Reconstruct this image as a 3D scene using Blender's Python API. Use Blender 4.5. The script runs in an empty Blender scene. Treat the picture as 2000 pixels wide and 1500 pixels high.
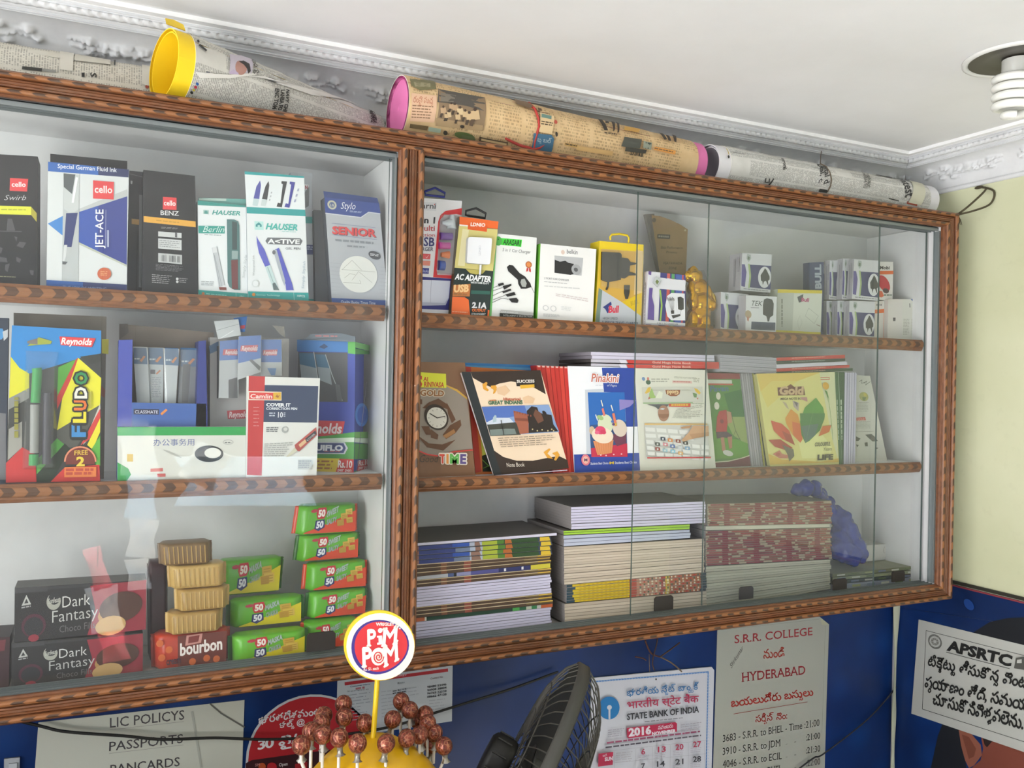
import bpy, bmesh, math, random
from mathutils import Vector as V, Matrix
random.seed(7)
SC = bpy.context.scene
COL = SC.collection
# ------------------------------------------------------------------ camera
FPX, YAW, ROLL, EYE, DIST = 1675.0, math.radians(25.46), math.atan(.0185), 1.6, 1.383
CF = V((math.sin(YAW), math.cos(YAW), 0)); CR = V((math.cos(YAW), -math.sin(YAW), 0)); CU = V((0, 0, 1))
CX = math.cos(ROLL) * CR + math.sin(ROLL) * CU
CY = -math.sin(ROLL) * CR + math.cos(ROLL) * CU
CAM = V((0, -DIST, EYE))
cd = bpy.data.cameras.new('camera'); cd.sensor_width = 36; cd.lens = FPX / 2000 * 36; cd.clip_start = .02
co = bpy.data.objects.new('camera', cd); COL.objects.link(co)
m = Matrix((CX, CY, -CF)).transposed().to_4x4(); m.translation = CAM; co.matrix_world = m
SC.camera = co
# ------------------------------------------------------------------ light and exposure
SC.view_settings.view_transform = 'Standard'; SC.view_settings.look = 'None'
SC.view_settings.exposure = -0.1; SC.view_settings.gamma = 1; SC.view_settings.use_curve_mapping = False
wd = bpy.data.worlds.new('world'); SC.world = wd; wd.use_nodes = True
nt = wd.node_tree; bg = nt.nodes['Background']
tc = nt.nodes.new('ShaderNodeTexCoord'); sx = nt.nodes.new('ShaderNodeSeparateXYZ'); cr = nt.nodes.new('ShaderNodeValToRGB')
mr = nt.nodes.new('ShaderNodeMapRange'); mr.inputs[1].default_value = -1
nt.links.new(tc.outputs['Generated'], sx.inputs[0]); nt.links.new(sx.outputs[2], mr.inputs[0]); nt.links.new(mr.outputs[0], cr.inputs[0])
nt.links.new(cr.outputs[0], bg.inputs[0])
e = cr.color_ramp.elements; e[0].position = .46; e[0].color = (.58, .585, .59, 1); e[1].position = .56; e[1].color = (.92, .96, 1.0, 1)
bg.inputs[1].default_value = .86
def area(name, loc, aim, sx_, sy_, power, col=(1, 1, 1)):
    l = bpy.data.lights.new(name, 'AREA'); l.shape = 'RECTANGLE'; l.size = sx_; l.size_y = sy_; l.energy = power; l.color = col
    o = bpy.data.objects.new(name, l); COL.objects.link(o); o.location = loc
    o.rotation_euler = (V(aim) - V(loc)).to_track_quat('-Z', 'Y').to_euler(); return o
# unseen area lamps: one added to brighten the ceiling, one for daylight from the left
area('ceiling_fill', (-2.1, -2.1, .6), (1.3, -.35, 2.7), 1.5, 1.1, 88, (1, .99, .98))
area('daylight_side', (-2.25, -1.1, 1.6), (1.4, -.15, 1.75), 1.5, 1.0, 46, (.98, .99, 1))
# added spot lamp outside, aimed only at the packets hanging behind the viewer
sl = bpy.data.lights.new('sunbeam', 'SPOT'); sl.energy = 85000; sl.spot_size = math.radians(17); sl.spot_blend = .3; sl.shadow_soft_size = .05; sl.color = (1, .97, .92)
so = bpy.data.objects.new('sunbeam', sl); COL.objects.link(so); so.location = (.1, -6.2, 4.4); so.rotation_euler = (V((.3, -2.4, 1.05)) - V((.1, -6.2, 4.4))).to_track_quat('-Z', 'Y').to_euler()
# ------------------------------------------------------------------ photograph pixel -> point in the room
def ray(px, py): return CF + ((px - 1000) / FPX) * CX + ((750 - py) / FPX) * CY
def on_plane(px, py, o, n):
    d = ray(px, py); return CAM + d * ((o - CAM).dot(n) / d.dot(n))
WIN = dict(A1=(0, 40, 4), A2=(450, 100, 4), A3=(900, 150, 4), A4=(1350, 200, 4), B1=(0, 280, 4.6875), B2=(380, 300, 4.6875), B3=(800, 350, 4.8375),
           B4=(1150, 400, 5), B5=(1500, 420, 5), C1=(0, 600, 3.9475), C2=(380, 600, 3.9475), C3=(800, 670, 5.357), C4=(1100, 670, 5.357),
           C5=(1400, 670, 4.444), D1=(0, 960, 3.41), D2=(380, 960, 3.9475), E1=(790, 930, 4.5444), E2=(1100, 930, 4.8375), E3=(1400, 900, 4),
           F1=(0, 1330, 3.3333), F2=(560, 1180, 4.689), F3=(900, 1200, 3.846), F4=(1360, 1180, 4.6875), F5=(1700, 1120, 3.9467), O=(0, 0, 1))
CW = ['O']
def win(k): CW[0] = k
def q(s):
    x0, y0, k = WIN[CW[0]]
    out = []
    for t in (s.split() if isinstance(s, str) else s):
        a, b = (t.split(',') if isinstance(t, str) else t)
        out.append((x0 + float(a) / k, y0 + float(b) / k))
    return out
# ------------------------------------------------------------------ materials
def lin(h):
    h = h.lstrip('#'); c = [int(h[i:i + 2], 16) / 255 for i in (0, 2, 4)]
    return [x / 12.92 if x <= .04045 else ((x + .055) / 1.055) ** 2.4 for x in c]
MATS = {}
def K(h, rough=.5, metal=0.0, trans=0.0, spec=.5):
    if not isinstance(h, str): return h
    k = (h, rough, metal, trans, spec)
    if k in MATS: return MATS[k]
    m = bpy.data.materials.new('paint_' + h); m.use_nodes = True
    b = m.node_tree.nodes['Principled BSDF']
    b.inputs['Base Color'].default_value = (*lin(h), 1); b.inputs['Roughness'].default_value = rough
    b.inputs['Metallic'].default_value = metal; b.inputs['Specular IOR Level'].default_value = spec
    m.diffuse_color = (*lin(h), 1)
    MATS[k] = m; return m
class NT:
    """small helper to write node trees"""
    def __init__(s, name):
        s.m = bpy.data.materials.new(name); s.m.use_nodes = True; s.t = s.m.node_tree; s.b = s.t.nodes['Principled BSDF']
        s.out = s.t.nodes['Material Output']
    def n(s, kind, **kw):
        nd = s.t.nodes.new('ShaderNode' + kind)
        for k, v in kw.items():
            if k[0] == 'i': s.put(nd.inputs[int(k[1:])], v)
            else: setattr(nd, k, v)
        return nd
    def put(s, sock, v):
        if isinstance(v, bpy.types.NodeSocket): s.t.links.new(v, sock)
        elif isinstance(v, bpy.types.Node): s.t.links.new(v.outputs[0], sock)
        else: sock.default_value = v
    def math(s, op, a, b=0.0, c=0.0):
        nd = s.t.nodes.new('ShaderNodeMath'); nd.operation = op
        s.put(nd.inputs[0], a); s.put(nd.inputs[1], b); s.put(nd.inputs[2], c); return nd.outputs[0]
    def mix(s, f, a, b):
        nd = s.t.nodes.new('ShaderNodeMix'); nd.data_type = 'RGBA'
        s.put(nd.inputs[0], f)
        for i, v in ((6, a), (7, b)): s.put(nd.inputs[i], (*lin(v), 1) if isinstance(v, str) else v)
        return nd.outputs[2]
    def noise(s, vec, scale, detail=3, rough=.55):
        nd = s.n('TexNoise'); nd.inputs['Scale'].default_value = scale; nd.inputs['Detail'].default_value = detail
        nd.inputs['Roughness'].default_value = rough
        if vec is not None: s.put(nd.inputs['Vector'], vec)
        return nd.outputs[0]
    def pos(s): return s.n('NewGeometry').outputs['Position']
    def uv(s): return s.n('TexCoord').outputs['UV']
    def sep(s, v):
        nd = s.n('SeparateXYZ', i0=v); return nd.outputs[0], nd.outputs[1], nd.outputs[2]
    def vec(s, x, y, z=0.0): return s.n('CombineXYZ', i0=x, i1=y, i2=z).outputs[0]
    def step(s, x, lo, hi):
        nd = s.n('MapRange', i0=x, i1=lo, i2=hi); nd.clamp = True; return nd.outputs[0]
    def done(s, col, rough=.5, bump=None, bs=.3, bd=.002):
        s.put(s.b.inputs['Base Color'], (*lin(col), 1) if isinstance(col, str) else col); s.put(s.b.inputs['Roughness'], rough)
        if bump is not None:
            bn = s.n('Bump'); bn.inputs['Strength'].default_value = bs; bn.inputs['Distance'].default_value = bd
            s.put(bn.inputs['Height'], bump); s.t.links.new(bn.outputs[0], s.b.inputs['Normal'])
        return s.m
def mottled(name, a, b, scale=8, rough=.6, lo=.35, hi=.7, bump=False):
    t = NT(name); n = t.noise(t.pos(), scale, 5, .6)
    return t.done(t.mix(t.step(n, lo, hi), a, b), rough, n if bump else None)
def glass_mat(name, tint, dust, spec=.04, rough=0.0, dustcol=(.75, .75, .74, 1)):
    """thin sheet: straight see-through, fresnel mirror, a film of dust"""
    t = NT(name); t.t.nodes.remove(t.b)
    lw = t.n('LayerWeight'); fac = t.math('MULTIPLY_ADD', t.math('POWER', lw.outputs['Facing'], 5.0), .9, spec)
    tr = t.n('BsdfTransparent'); tr.inputs[0].default_value = (*tint, 1)
    gl = t.n('BsdfGlossy'); gl.inputs['Roughness'].default_value = rough
    df = t.n('BsdfDiffuse'); df.inputs[0].default_value = dustcol
    m1 = t.n('MixShader', i0=dust, i1=tr.outputs[0], i2=df.outputs[0])
    m2 = t.n('MixShader', i0=fac, i1=m1.outputs[0], i2=gl.outputs[0])
    t.t.links.new(m2.outputs[0], t.out.inputs[0]); return t.m
# ------------------------------------------------------------------ meshes
class MB:
    def __init__(s): s.v, s.f, s.mi, s.uv, s.mats, s.sm = [], [], [], [], [], []
    def m(s, mat):
        mat = K(mat)
        if mat not in s.mats: s.mats.append(mat)
        return s.mats.index(mat)
    def face(s, pts, mat, uv=None, smooth=False):
        b = len(s.v); s.v += [tuple(p) for p in pts]; s.f.append(tuple(range(b, b + len(pts)))); s.mi.append(s.m(mat)); s.uv.append(uv); s.sm.append(smooth)
    def mesh(s, vs, fs, mat, uvs=None, smooth=False):
        b = len(s.v); s.v += [tuple(p) for p in vs]; k = s.m(mat)
        for f in fs:
            s.f.append(tuple(b + i for i in f)); s.mi.append(k); s.uv.append([uvs[i] for i in f] if uvs else None); s.sm.append(smooth)
    def box(s, lo, hi, mat):
        x, y, z = zip(lo, hi)
        vs = [(x[i], y[j], z[k]) for i in (0, 1) for j in (0, 1) for k in (0, 1)]
        s.mesh(vs, [(0, 1, 3, 2), (4, 6, 7, 5), (0, 4, 5, 1), (2, 3, 7, 6), (0, 2, 6, 4), (1, 5, 7, 3)], mat)
    def prism(s, front, back, mat, side=None, backm=None):
        """front and back: matching loops of points, front seen anticlockwise"""
        n = len(front); s.face(front, mat); s.face(list(reversed(back)), backm or (side if side and not isinstance(side, (list, tuple)) else mat))
        for i in range(n):
            j = (i + 1) % n
            sm = side[i % len(side)] if isinstance(side, (list, tuple)) else (side or mat)
            s.face([front[j], front[i], back[i], back[j]], sm)
    def grid(s, rows, mat, uvs=None, closed=False, smooth=True):
        nr, nc = len(rows), len(rows[0]); vs = [p for r in rows for p in r]; fs = []
        for i in range(nr - 1):
            for j in range(nc if closed else nc - 1):
                k = (j + 1) % nc; fs.append((i * nc + j, i * nc + k, (i + 1) * nc + k, (i + 1) * nc + j))
        s.mesh(vs, fs, mat, [u for r in uvs for u in r] if uvs else None, smooth)
    def tube(s, pts, r, mat, n=8, cap=True, closed=False):
        pts = [V(p) for p in pts]; rows = []; up = None
        N = len(pts)
        for i, p in enumerate(pts):
            a = pts[(i - 1) % N] if closed else pts[max(i - 1, 0)]; b = pts[(i + 1) % N] if closed else pts[min(i + 1, N - 1)]
            d = (b - a).normalized()
            if up is None: up = d.orthogonal().normalized()
            up = (up - d * up.dot(d)).normalized(); w = d.cross(up)
            rr = r[i] if isinstance(r, (list, tuple)) else r
            rows.append([p + (up * math.cos(2 * math.pi * k / n) + w * math.sin(2 * math.pi * k / n)) * rr for k in range(n)])
        if closed: rows.append(rows[0])
        s.grid(rows, mat, closed=True)
        if cap and not closed: s.face(list(reversed(rows[0])), mat); s.face(rows[-1], mat)
    def ball(s, c, r, mat, nu=16, nv=10, rot=None):
        c = V(c); r = r if isinstance(r, (tuple, list)) else (r, r, r); rows = []
        for i in range(nv + 1):
            t = math.pi * i / nv; row = []
            for j in range(nu):
                a = 2 * math.pi * j / nu; p = V((r[0] * math.sin(t) * math.cos(a), r[1] * math.sin(t) * math.sin(a), r[2] * math.cos(t)))
                row.append(c + (rot @ p if rot else p))
            rows.append(row)
        s.grid(list(reversed(rows)), mat, closed=True)
    def build(s, name, parent=None, origin=None, label=None, merge=False):
        me = bpy.data.meshes.new(name)
        if parent is not None: origin = root_loc(parent)
        o = V(origin) if origin is not None else V((0, 0, 0))
        me.from_pydata([V(p) - o for p in s.v], [], s.f)
        for mm in s.mats: me.materials.append(mm)
        me.polygons.foreach_set('material_index', s.mi); me.polygons.foreach_set('use_smooth', s.sm)
        if any(u for u in s.uv):
            ul = me.uv_layers.new(name='UVMap'); i = 0; dat = ul.data
            for f, u in zip(s.f, s.uv):
                for k in range(len(f)):
                    if u: dat[i].uv = u[k][:2]
                    i += 1
        if merge:
            bm = bmesh.new(); bm.from_mesh(me); bmesh.ops.remove_doubles(bm, verts=bm.verts, dist=1e-5); bm.to_mesh(me); bm.free()
        me.update()
        ob = bpy.data.objects.new(name, me); COL.objects.link(ob)
        if parent is not None: ob.parent = parent
        else: ob.location = o
        if label: ob['label'] = label
        return ob
def root_loc(o):
    p = V((0, 0, 0))
    while o is not None: p += o.location; o = o.parent
    return p
def tag(o, label, cat, group=None, kind=None):
    o['label'] = label; o['category'] = cat
    if group: o['group'] = group
    if kind: o['kind'] = kind
    return o
def struct(o, label=None):
    o['kind'] = 'structure'
    if label: o['label'] = label
    return o
def thing(name, label, cat, loc=(0, 0, 0), group=None):
    o = bpy.data.objects.new(name, None); COL.objects.link(o); o.location = loc; o.empty_display_size = .02
    return tag(o, label, cat, group)
def dup(o, loc, label=None, parent=None):
    c = o.copy(); COL.objects.link(c); c.location = loc
    if parent is not None: c.parent = parent
    if label: c['label'] = label
    for ch in list(o.children): dup(ch, ch.location, None, c)
    return c
# ------------------------------------------------------------------ printed faces
TXT = {}
def outline(s, serif=False):
    """letters as unions of their strokes (some scripts draw a letter from overlapping outlines)"""
    c = bpy.data.curves.new('lettering', 'FONT'); c.body = s; c.size = 1
    o = bpy.data.objects.new('lettering', c); COL.objects.link(o); dg = bpy.context.evaluated_depsgraph_get(); cu = o.to_curve(dg, apply_modifiers=False)
    loops = []
    for sp in cu.splines:
        P = sp.bezier_points; L = []; n = len(P)
        for k in range(n):
            p, h1, h2, e = (V(v).to_2d() for v in (P[k].co, P[k].handle_right, P[(k + 1) % n].handle_left, P[(k + 1) % n].co))
            st = (h1 - p).cross(e - p) if (h1 - p).length > 1e-6 else 0; bent = abs((h1 - p).cross(e - p)) + abs((h2 - e).cross(e - p)) > 1e-6
            for q_ in ((0, .33, .67) if bent else (0,)): r = 1 - q_; L.append(p * r ** 3 + h1 * 3 * r * r * q_ + h2 * 3 * r * q_ * q_ + e * q_ ** 3)
        if len(L) > 2: loops.append(L)
    o.to_curve_clear(); bpy.data.objects.remove(o); bpy.data.curves.remove(c)
    area_ = lambda L: sum(L[k].cross(L[(k + 1) % len(L)]) for k in range(len(L))) / 2
    def inside(p, L):
        r = False
        for k in range(len(L)):
            a, b = L[k], L[k - 1]
            if (a.y > p.y) != (b.y > p.y) and p.x < (b.x - a.x) * (p.y - a.y) / (b.y - a.y) + a.x: r = not r
        return r
    if not loops: return [], []
    A = [area_(L) for L in loops]; sg = 1 if A[max(range(len(A)), key=lambda k: abs(A[k]))] > 0 else -1
    outs = [k for k in range(len(A)) if A[k] * sg > 0]; holes = {k: [] for k in outs}
    for k in range(len(A)):
        if k not in holes:
            best = [m for m in outs if inside(loops[k][0], loops[m])]
            if best: holes[min(best, key=lambda m: abs(A[m]))].append(k)
    vs, fs = [], []
    from mathutils.geometry import tessellate_polygon
    for m in outs:
        G = [[p.to_3d() for p in loops[x]] for x in [m] + holes[m]]; flat = [p for g in G for p in g]; b0 = len(vs); vs += [(p.x, p.y) for p in flat]
        for t in tessellate_polygon(G):
            a, b, c_ = (flat[x] for x in t); fs.append(tuple(b0 + x for x in (t if (b - a).cross(c_ - a).z > 0 else t[::-1])))
    if serif:   # little feet on the flat ends of the stems
        for L in loops:
            for k in range(len(L)):
                a, b = L[k - 1], L[k]
                if abs(a.y - b.y) < .004 and .03 < abs(a.x - b.x) < .17 and (abs(a.y) < .02 or a.y > .42):
                    x0, x1 = min(a.x, b.x) - .055, max(a.x, b.x) + .055; y0, y1 = (a.y, a.y + .035) if abs(a.y) < .02 else (a.y - .035, a.y); n0 = len(vs)
                    vs += [(x0, y0), (x1, y0), (x1, y1), (x0, y1)]; fs.append((n0, n0 + 1, n0 + 2, n0 + 3))
    return vs, fs
def telugu(s):
    """syllable by syllable; a second consonant goes small below the first"""
    vs, fs = [], []; cur = 0.0
    def put(part, x, y, k):
        v, f = TXT.setdefault(('raw', part), None) or outline(part); TXT[('raw', part)] = (v, f)
        if not v: return x
        x0 = min(p[0] for p in v); b0 = len(vs); vs.extend(((p[0] - x0) * k + x, p[1] * k + y) for p in v); fs.extend(tuple(b0 + q_ for q_ in g) for g in f); return x + (max(p[0] for p in v) - x0) * k
    i = 0; vowel = lambda ch: 0xc00 <= ord(ch) <= 0xc04 or 0xc3e <= ord(ch) <= 0xc4c
    while i < len(s):
        ch = s[i]; i += 1
        if ch == ' ': cur += .28; continue
        subs, base = [], ch
        while i < len(s):
            if s[i] == chr(0xc4d):
                if i + 1 < len(s) and 0xc15 <= ord(s[i + 1]) <= 0xc39: subs.append(s[i + 1]); i += 2
                else: base += s[i]; i += 1
            elif vowel(s[i]): base += s[i]; i += 1
            else: break
        x = put(base, cur, 0, 1)
        for sb in subs: x = max(x, put(sb, max(cur, x - .26), -.30, .5))
        cur = x + .045
    return vs, fs
def text_mesh(s, bold, fat):
    k = (s, bold)
    if k not in TXT:
        if s[0] == '^': TXT[k] = outline(s[1:], True)
        elif any(0xc00 <= ord(ch) < 0xc80 for ch in s): TXT[k] = telugu(s)
        elif any(ord(ch) > 0x300 for ch in s): TXT[k] = outline(s)
        else:
            c = bpy.data.curves.new('lettering', 'FONT'); c.body = s; c.size = 1; c.resolution_u = 2; c.offset = bold
            o = bpy.data.objects.new('lettering', c); me = bpy.data.meshes.new_from_object(o)
            vs = [(v.co.x, v.co.y) for v in me.vertices]; fs = [tuple(p.vertices) for p in me.polygons]
            bpy.data.objects.remove(o); bpy.data.curves.remove(c); bpy.data.meshes.remove(me)
            TXT[k] = (vs, fs)
    return TXT[k]
class Flat:
    def __init__(s, o, ux, uz): s.o, s.ux, s.uz = V(o), V(ux).normalized(), V(uz).normalized(); s.n = s.ux.cross(s.uz).normalized()
    def l(s, p):
        w = on_plane(p[0], p[1], s.o, s.n) - s.o; return (w.dot(s.ux), w.dot(s.uz))
    def p3(s, a, b, h=0.0): return s.o + s.ux * a + s.uz * b + s.n * h
    curved = False
class Round:
    """side of a cylinder or cone: a runs along the axis, b round it"""
    def __init__(s, A, B, r0, r1):
        s.A, s.B = V(A), V(B); s.L = (s.B - s.A).length; s.d = (s.B - s.A).normalized(); s.r0, s.r1 = r0, r1
        s.e = (V((0, -1, 0)) - s.d * V((0, -1, 0)).dot(s.d)).normalized(); s.g = s.d.cross(s.e).normalized()
        if s.g.z < 0: s.g = -s.g
        s.rm = (r0 + r1) / 2
    def rad(s, a): return s.r0 + (s.r1 - s.r0) * max(0, min(1, a / s.L))
    def l(s, p):
        d = ray(*p); w = CAM - s.A; r = s.rm
        for _ in range(4):
            dp, wp = d - s.d * d.dot(s.d), w - s.d * w.dot(s.d)
            A, B, Cc = dp.dot(dp), 2 * dp.dot(wp), wp.dot(wp) - r * r
            t = (-B - math.sqrt(max(B * B - 4 * A * Cc, 0))) / (2 * A)
            x = w + d * t; a = x.dot(s.d); r = s.rad(a)
        x = x - s.d * a
        return (a, math.atan2(x.dot(s.g), x.dot(s.e)) * s.rm)
    def p3(s, a, b, h=0.0):
        t = b / s.rm; return s.A + s.d * a + (s.e * math.cos(t) + s.g * math.sin(t)) * (s.rad(a) + h)
    curved = True
class Art:
    STEP = 7e-5
    def __init__(s, face, mb=None): s.F, s.mb, s.h = face, mb or MB(), 0.0
    def up(s): s.h += s.STEP; return s.h
    def ab(s, pts): return [s.F.l(p) for p in q(pts)] if isinstance(pts, str) else list(pts)
    def Q(s, *uv):
        """points inside the outline, u 0..1 across, v 0..1 down"""
        P = s.P; return [tuple((P[0][k] * (1 - u) + P[1][k] * u) * (1 - v) + (P[3][k] * (1 - u) + P[2][k] * u) * v for k in (0, 1)) for u, v in zip(uv[::2], uv[1::2])]
    def poly(s, pts, mat, uv=False):
        return s.raw(s.ab(pts), mat, uv)
    def raw(s, ab, mat, uv=False):
        h = s.up()
        if s.F.curved and len(ab) == 4:
            n = max(2, int(max(abs(ab[i][1] - ab[j][1]) for i in range(4) for j in range(4)) / .006)); rows = []
            for i in range(n + 1):
                t = i / n; L = [ab[0][k] * (1 - t) + ab[3][k] * t for k in (0, 1)]; R = [ab[1][k] * (1 - t) + ab[2][k] * t for k in (0, 1)]
                rows.append([s.F.p3(L[0] * (1 - u) + R[0] * u, L[1] * (1 - u) + R[1] * u, h) for u in (0, .5, 1)])
            s.mb.grid(list(reversed(rows)), mat); return
        ar = sum(ab[i][0] * ab[(i + 1) % len(ab)][1] - ab[(i + 1) % len(ab)][0] * ab[i][1] for i in range(len(ab)))
        if ar < 0: ab = ab[::-1]
        if s.F.curved:   # rings about the middle, so that the print follows the curve
            n = len(ab); c = tuple(sum(p[k] for p in ab) / n for k in (0, 1)); E = []
            for i in range(n): E += [ab[i], tuple((ab[i][k] + ab[(i + 1) % n][k]) / 2 for k in (0, 1))]
            s.mb.grid([[s.F.p3(c[0] + (p[0] - c[0]) * f, c[1] + (p[1] - c[1]) * f, h) for p in E] for f in (1, .75, .5, .25, .01)], mat, closed=True); return
        s.mb.face([s.F.p3(a, b, h) for a, b in ab], mat, [(a, b) for a, b in ab] if uv else None)
    def ell(s, pts, mat, n=24, a0=0, a1=360):
        """three points: middle, end of one half axis, end of the other"""
        c, p, r = s.ab(pts); n = max(6, int(n * (a1 - a0) / 360)); L = []
        for i in range(n + (a1 - a0 < 360)):
            t = math.radians(a0 + (a1 - a0) * i / n)
            L.append(tuple(c[k] + (p[k] - c[k]) * math.cos(t) + (r[k] - c[k]) * math.sin(t) for k in (0, 1)))
        s.raw(L, mat)
    def line(s, pts, w, mat):
        """stroke through the points, w in the same pixels"""
        P = s.ab(pts); w = w / 2 if not isinstance(pts, str) else abs(max(w / WIN[CW[0]][2], .4) * (s.F.l((q(pts)[0][0], q(pts)[0][1] + 10))[1] - P[0][1]) / 10) / 2
        for i in range(len(P) - 1):
            dx, dy = P[i + 1][0] - P[i][0], P[i + 1][1] - P[i][1]; L = math.hypot(dx, dy) or 1e-9; nx, ny = -dy / L * w, dx / L * w
            ex, ey = dx / L * w * .5, dy / L * w * .5
            s.raw([(P[i][0] - nx - ex, P[i][1] - ny - ey), (P[i + 1][0] - nx + ex, P[i + 1][1] - ny + ey), (P[i + 1][0] + nx + ex, P[i + 1][1] + ny + ey), (P[i][0] + nx - ex, P[i][1] + ny - ey)], mat)
    def text(s, body, pts, mat, bold=0.0, fat=0.0, shear=0.0):
        """lettering: foot of the first letter, foot of the last, top of the first"""
        P = s.ab(pts); vs, fs = text_mesh(body, bold, 0)
        if not vs: return
        x0, x1 = min(v[0] for v in vs), max(v[0] for v in vs); y1 = max(v[1] for v in vs); h = s.up()
        a = [(P[1][k] - P[0][k]) / (x1 - x0) for k in (0, 1)]; b = [(P[2][k] - P[0][k]) / y1 for k in (0, 1)]
        flip = a[0] * b[1] - a[1] * b[0] < 0
        for dx, dy in ((0, 0), (fat, 0), (-fat, 0), (0, fat), (0, -fat), (fat * .7, fat * .7), (-fat * .7, -fat * .7), (fat * .7, -fat * .7), (-fat * .7, fat * .7))[:9 if fat > .05 else 5 if fat else 1]:
            out = []
            for x, y in vs:
                x, y = x - x0 + shear * y + dx, y + dy
                out.append(s.F.p3(P[0][0] + a[0] * x + b[0] * y, P[0][1] + a[1] * x + b[1] * y, h))
            s.mb.mesh(out, [f[::-1] for f in fs] if flip else fs, mat)
            if fat: h += 1.5e-5; s.h = h
    def rows(s, pts, n, mat, words=9, fill=.5, ragged=.2, seed=1):
        """lines of small print inside a quad (TL TR BR BL)"""
        P = s.ab(pts); rnd = random.Random(seed); h = s.up()
        at = lambda u, v: [(P[0][k] * (1 - u) + P[1][k] * u) * (1 - v) + (P[3][k] * (1 - u) + P[2][k] * u) * v for k in (0, 1)]
        for i in range(n):
            u, end = 0.0, 1 - rnd.random() * ragged
            while u < end:
                w = (.5 + rnd.random()) / words; w = min(w, end - u); v0, v1 = i / n, (i + fill) / n
                s.mb.face([s.F.p3(*at(a, b), h) for a, b in ((u, v1), (u + w * .82, v1), (u + w * .82, v0), (u, v0))], mat); u += w
def slab(face, px, thick, front, side, zb=None, mb=None, back=None):
    """a box whose front outline (TL TR BR BL) is seen at the given photograph pixels; foot set down on height zb"""
    a = Art(face, mb); P = a.ab(px)
    if zb is not None and len(P) == 4:
        b = zb - face.o.z; b /= face.uz.z
        fix = lambda T, B: (T[0] + (B[0] - T[0]) * (b - T[1]) / (B[1] - T[1]), b)
        P[2], P[3] = fix(P[1], P[2]), fix(P[0], P[3])
    ar = sum(P[i][0] * P[(i + 1) % len(P)][1] - P[(i + 1) % len(P)][0] * P[i][1] for i in range(len(P)))
    L = P if ar > 0 else P[::-1]
    f = [face.p3(*p) for p in L]; a.mb.prism(f, [x - face.n * thick for x in f], front, side, back)
    a.P = P; a.foot = face.p3((P[2][0] + P[3][0]) / 2, min(p[1] for p in P), -thick / 2) if len(P) == 4 else f[0]
    return a
def pack(name, label, cat, w, px, y, zb, thick, front, side=None, yaw=0, lean=0, group=None, back=None):
    win(w); F = facing(px.split()[3], y, yaw, lean, zb); a = slab(F, px, thick, front, side, zb, back=back)
    a.name, a.tags = name, (label, cat, group); return a
def done(a, thing_=None):
    if thing_ is not None: return a.mb.build(a.name, thing_)
    o = a.mb.build(a.name, None, a.foot); tag(o, *a.tags)
    if getattr(a, 'leaves', 0):   # the pages behind the cover
        P = a.P; ar = sum(P[i][0] * P[(i + 1) % len(P)][1] - P[(i + 1) % len(P)][0] * P[i][1] for i in range(len(P))); L = P if ar > 0 else P[::-1]
        c = [sum(p[k] for p in L) / len(L) for k in (0, 1)]; ins = lambda p: tuple(p[k] - math.copysign(min(.0015, abs(p[k] - c[k])), p[k] - c[k]) for k in (0, 1))
        up = V((0, 0, getattr(a, 'dz', 0))); b = MB(); b.prism([a.F.p3(*ins(p), -.0013) + up for p in L], [a.F.p3(*ins(p), -a.leaves) + up for p in L], a.leafcol); b.build('page_block', o)
    return o
def card(name, parent, w, px, y, front, thick=.0012, yaw=0, side=None):
    """a thin piece belonging to parent; returns its art, finish with .mb.build"""
    win(w); F = facing(px.split()[-1], y, yaw); a = slab(F, px, thick, front, side); a.name = name; return a
def side_of(a, right=True):
    """printing on the end of a box"""
    F = a.F; p = a.P[2] if right else a.P[3]; o = F.p3(*p)
    return Art(Flat(o, -F.n if right else F.n, F.uz), a.mb)
def facing(px, y, yaw=0.0, lean=0.0, z=None):
    """upright plane through photograph pixel px at depth y, turned by yaw (right edge back), leaning back"""
    px = q(px)[0]; o = on_plane(px[0], px[1], V((0, y, 0)), V((0, 1, 0)))
    yaw, lean = math.radians(yaw), math.radians(lean)
    ux = V((math.cos(yaw), math.sin(yaw), 0)); nn = V((math.sin(yaw), -math.cos(yaw), 0))
    uz = V((0, 0, 1)) * math.cos(lean) - nn * math.sin(lean)
    f = Flat(o, ux, uz)
    if z is not None:   # keep the foot (height z) at depth y
        f.o = f.o - nn * 0 + (V((0, 0, 0)) if lean == 0 else -nn * math.tan(lean) * (o.z - z))
    return f
# ================================================================== the room
XR, YB, ZC = 1.91, .232, 2.2
ceil_m = mottled('ceiling_paint', 'e6e6e6', 'dededd', 3, .75)
plaster = mottled('white_plaster', 'dedfe0', 'cecfd1', 14, .7)
white_edge = mottled('white_edge_paint', 'f4f4f4', 'ececec', 14, .6)
def wall_paint():
    t = NT('yellow_green_wall_paint'); p = t.pos(); n = t.noise(p, 3, 4); n2 = t.noise(p, 40, 3)
    c = t.mix(t.step(n, .3, .75), 'd6d7b8', 'c8caa6')
    return t.done(t.mix(t.math('MULTIPLY', t.step(n2, .6, .8), .12), c, '9a9a78'), .7)
def blue_vinyl():
    t = NT('blue_poster_vinyl'); p = t.pos(); n = t.noise(p, 4, 3); v = t.n('TexVoronoi', i0=p); v.inputs['Scale'].default_value = 9
    c = t.mix(t.step(n, .3, .7), '06214e', '09306e')
    ringm = t.math('MULTIPLY', t.step(v.outputs['Distance'], .45, .1), .35)
    return t.done(t.mix(ringm, c, '184a90'), .35)
blue = blue_vinyl()
dark = K('3a3630', .8)
def boxobj(name, lo, hi, mat, label=None):
    b = MB(); b.box(lo, hi, mat); return struct(b.build(name), label)
boxobj('ceiling', (-2.4, -3.4, ZC), (2.1, .45, ZC + .1), ceil_m, 'white plaster ceiling')
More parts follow.
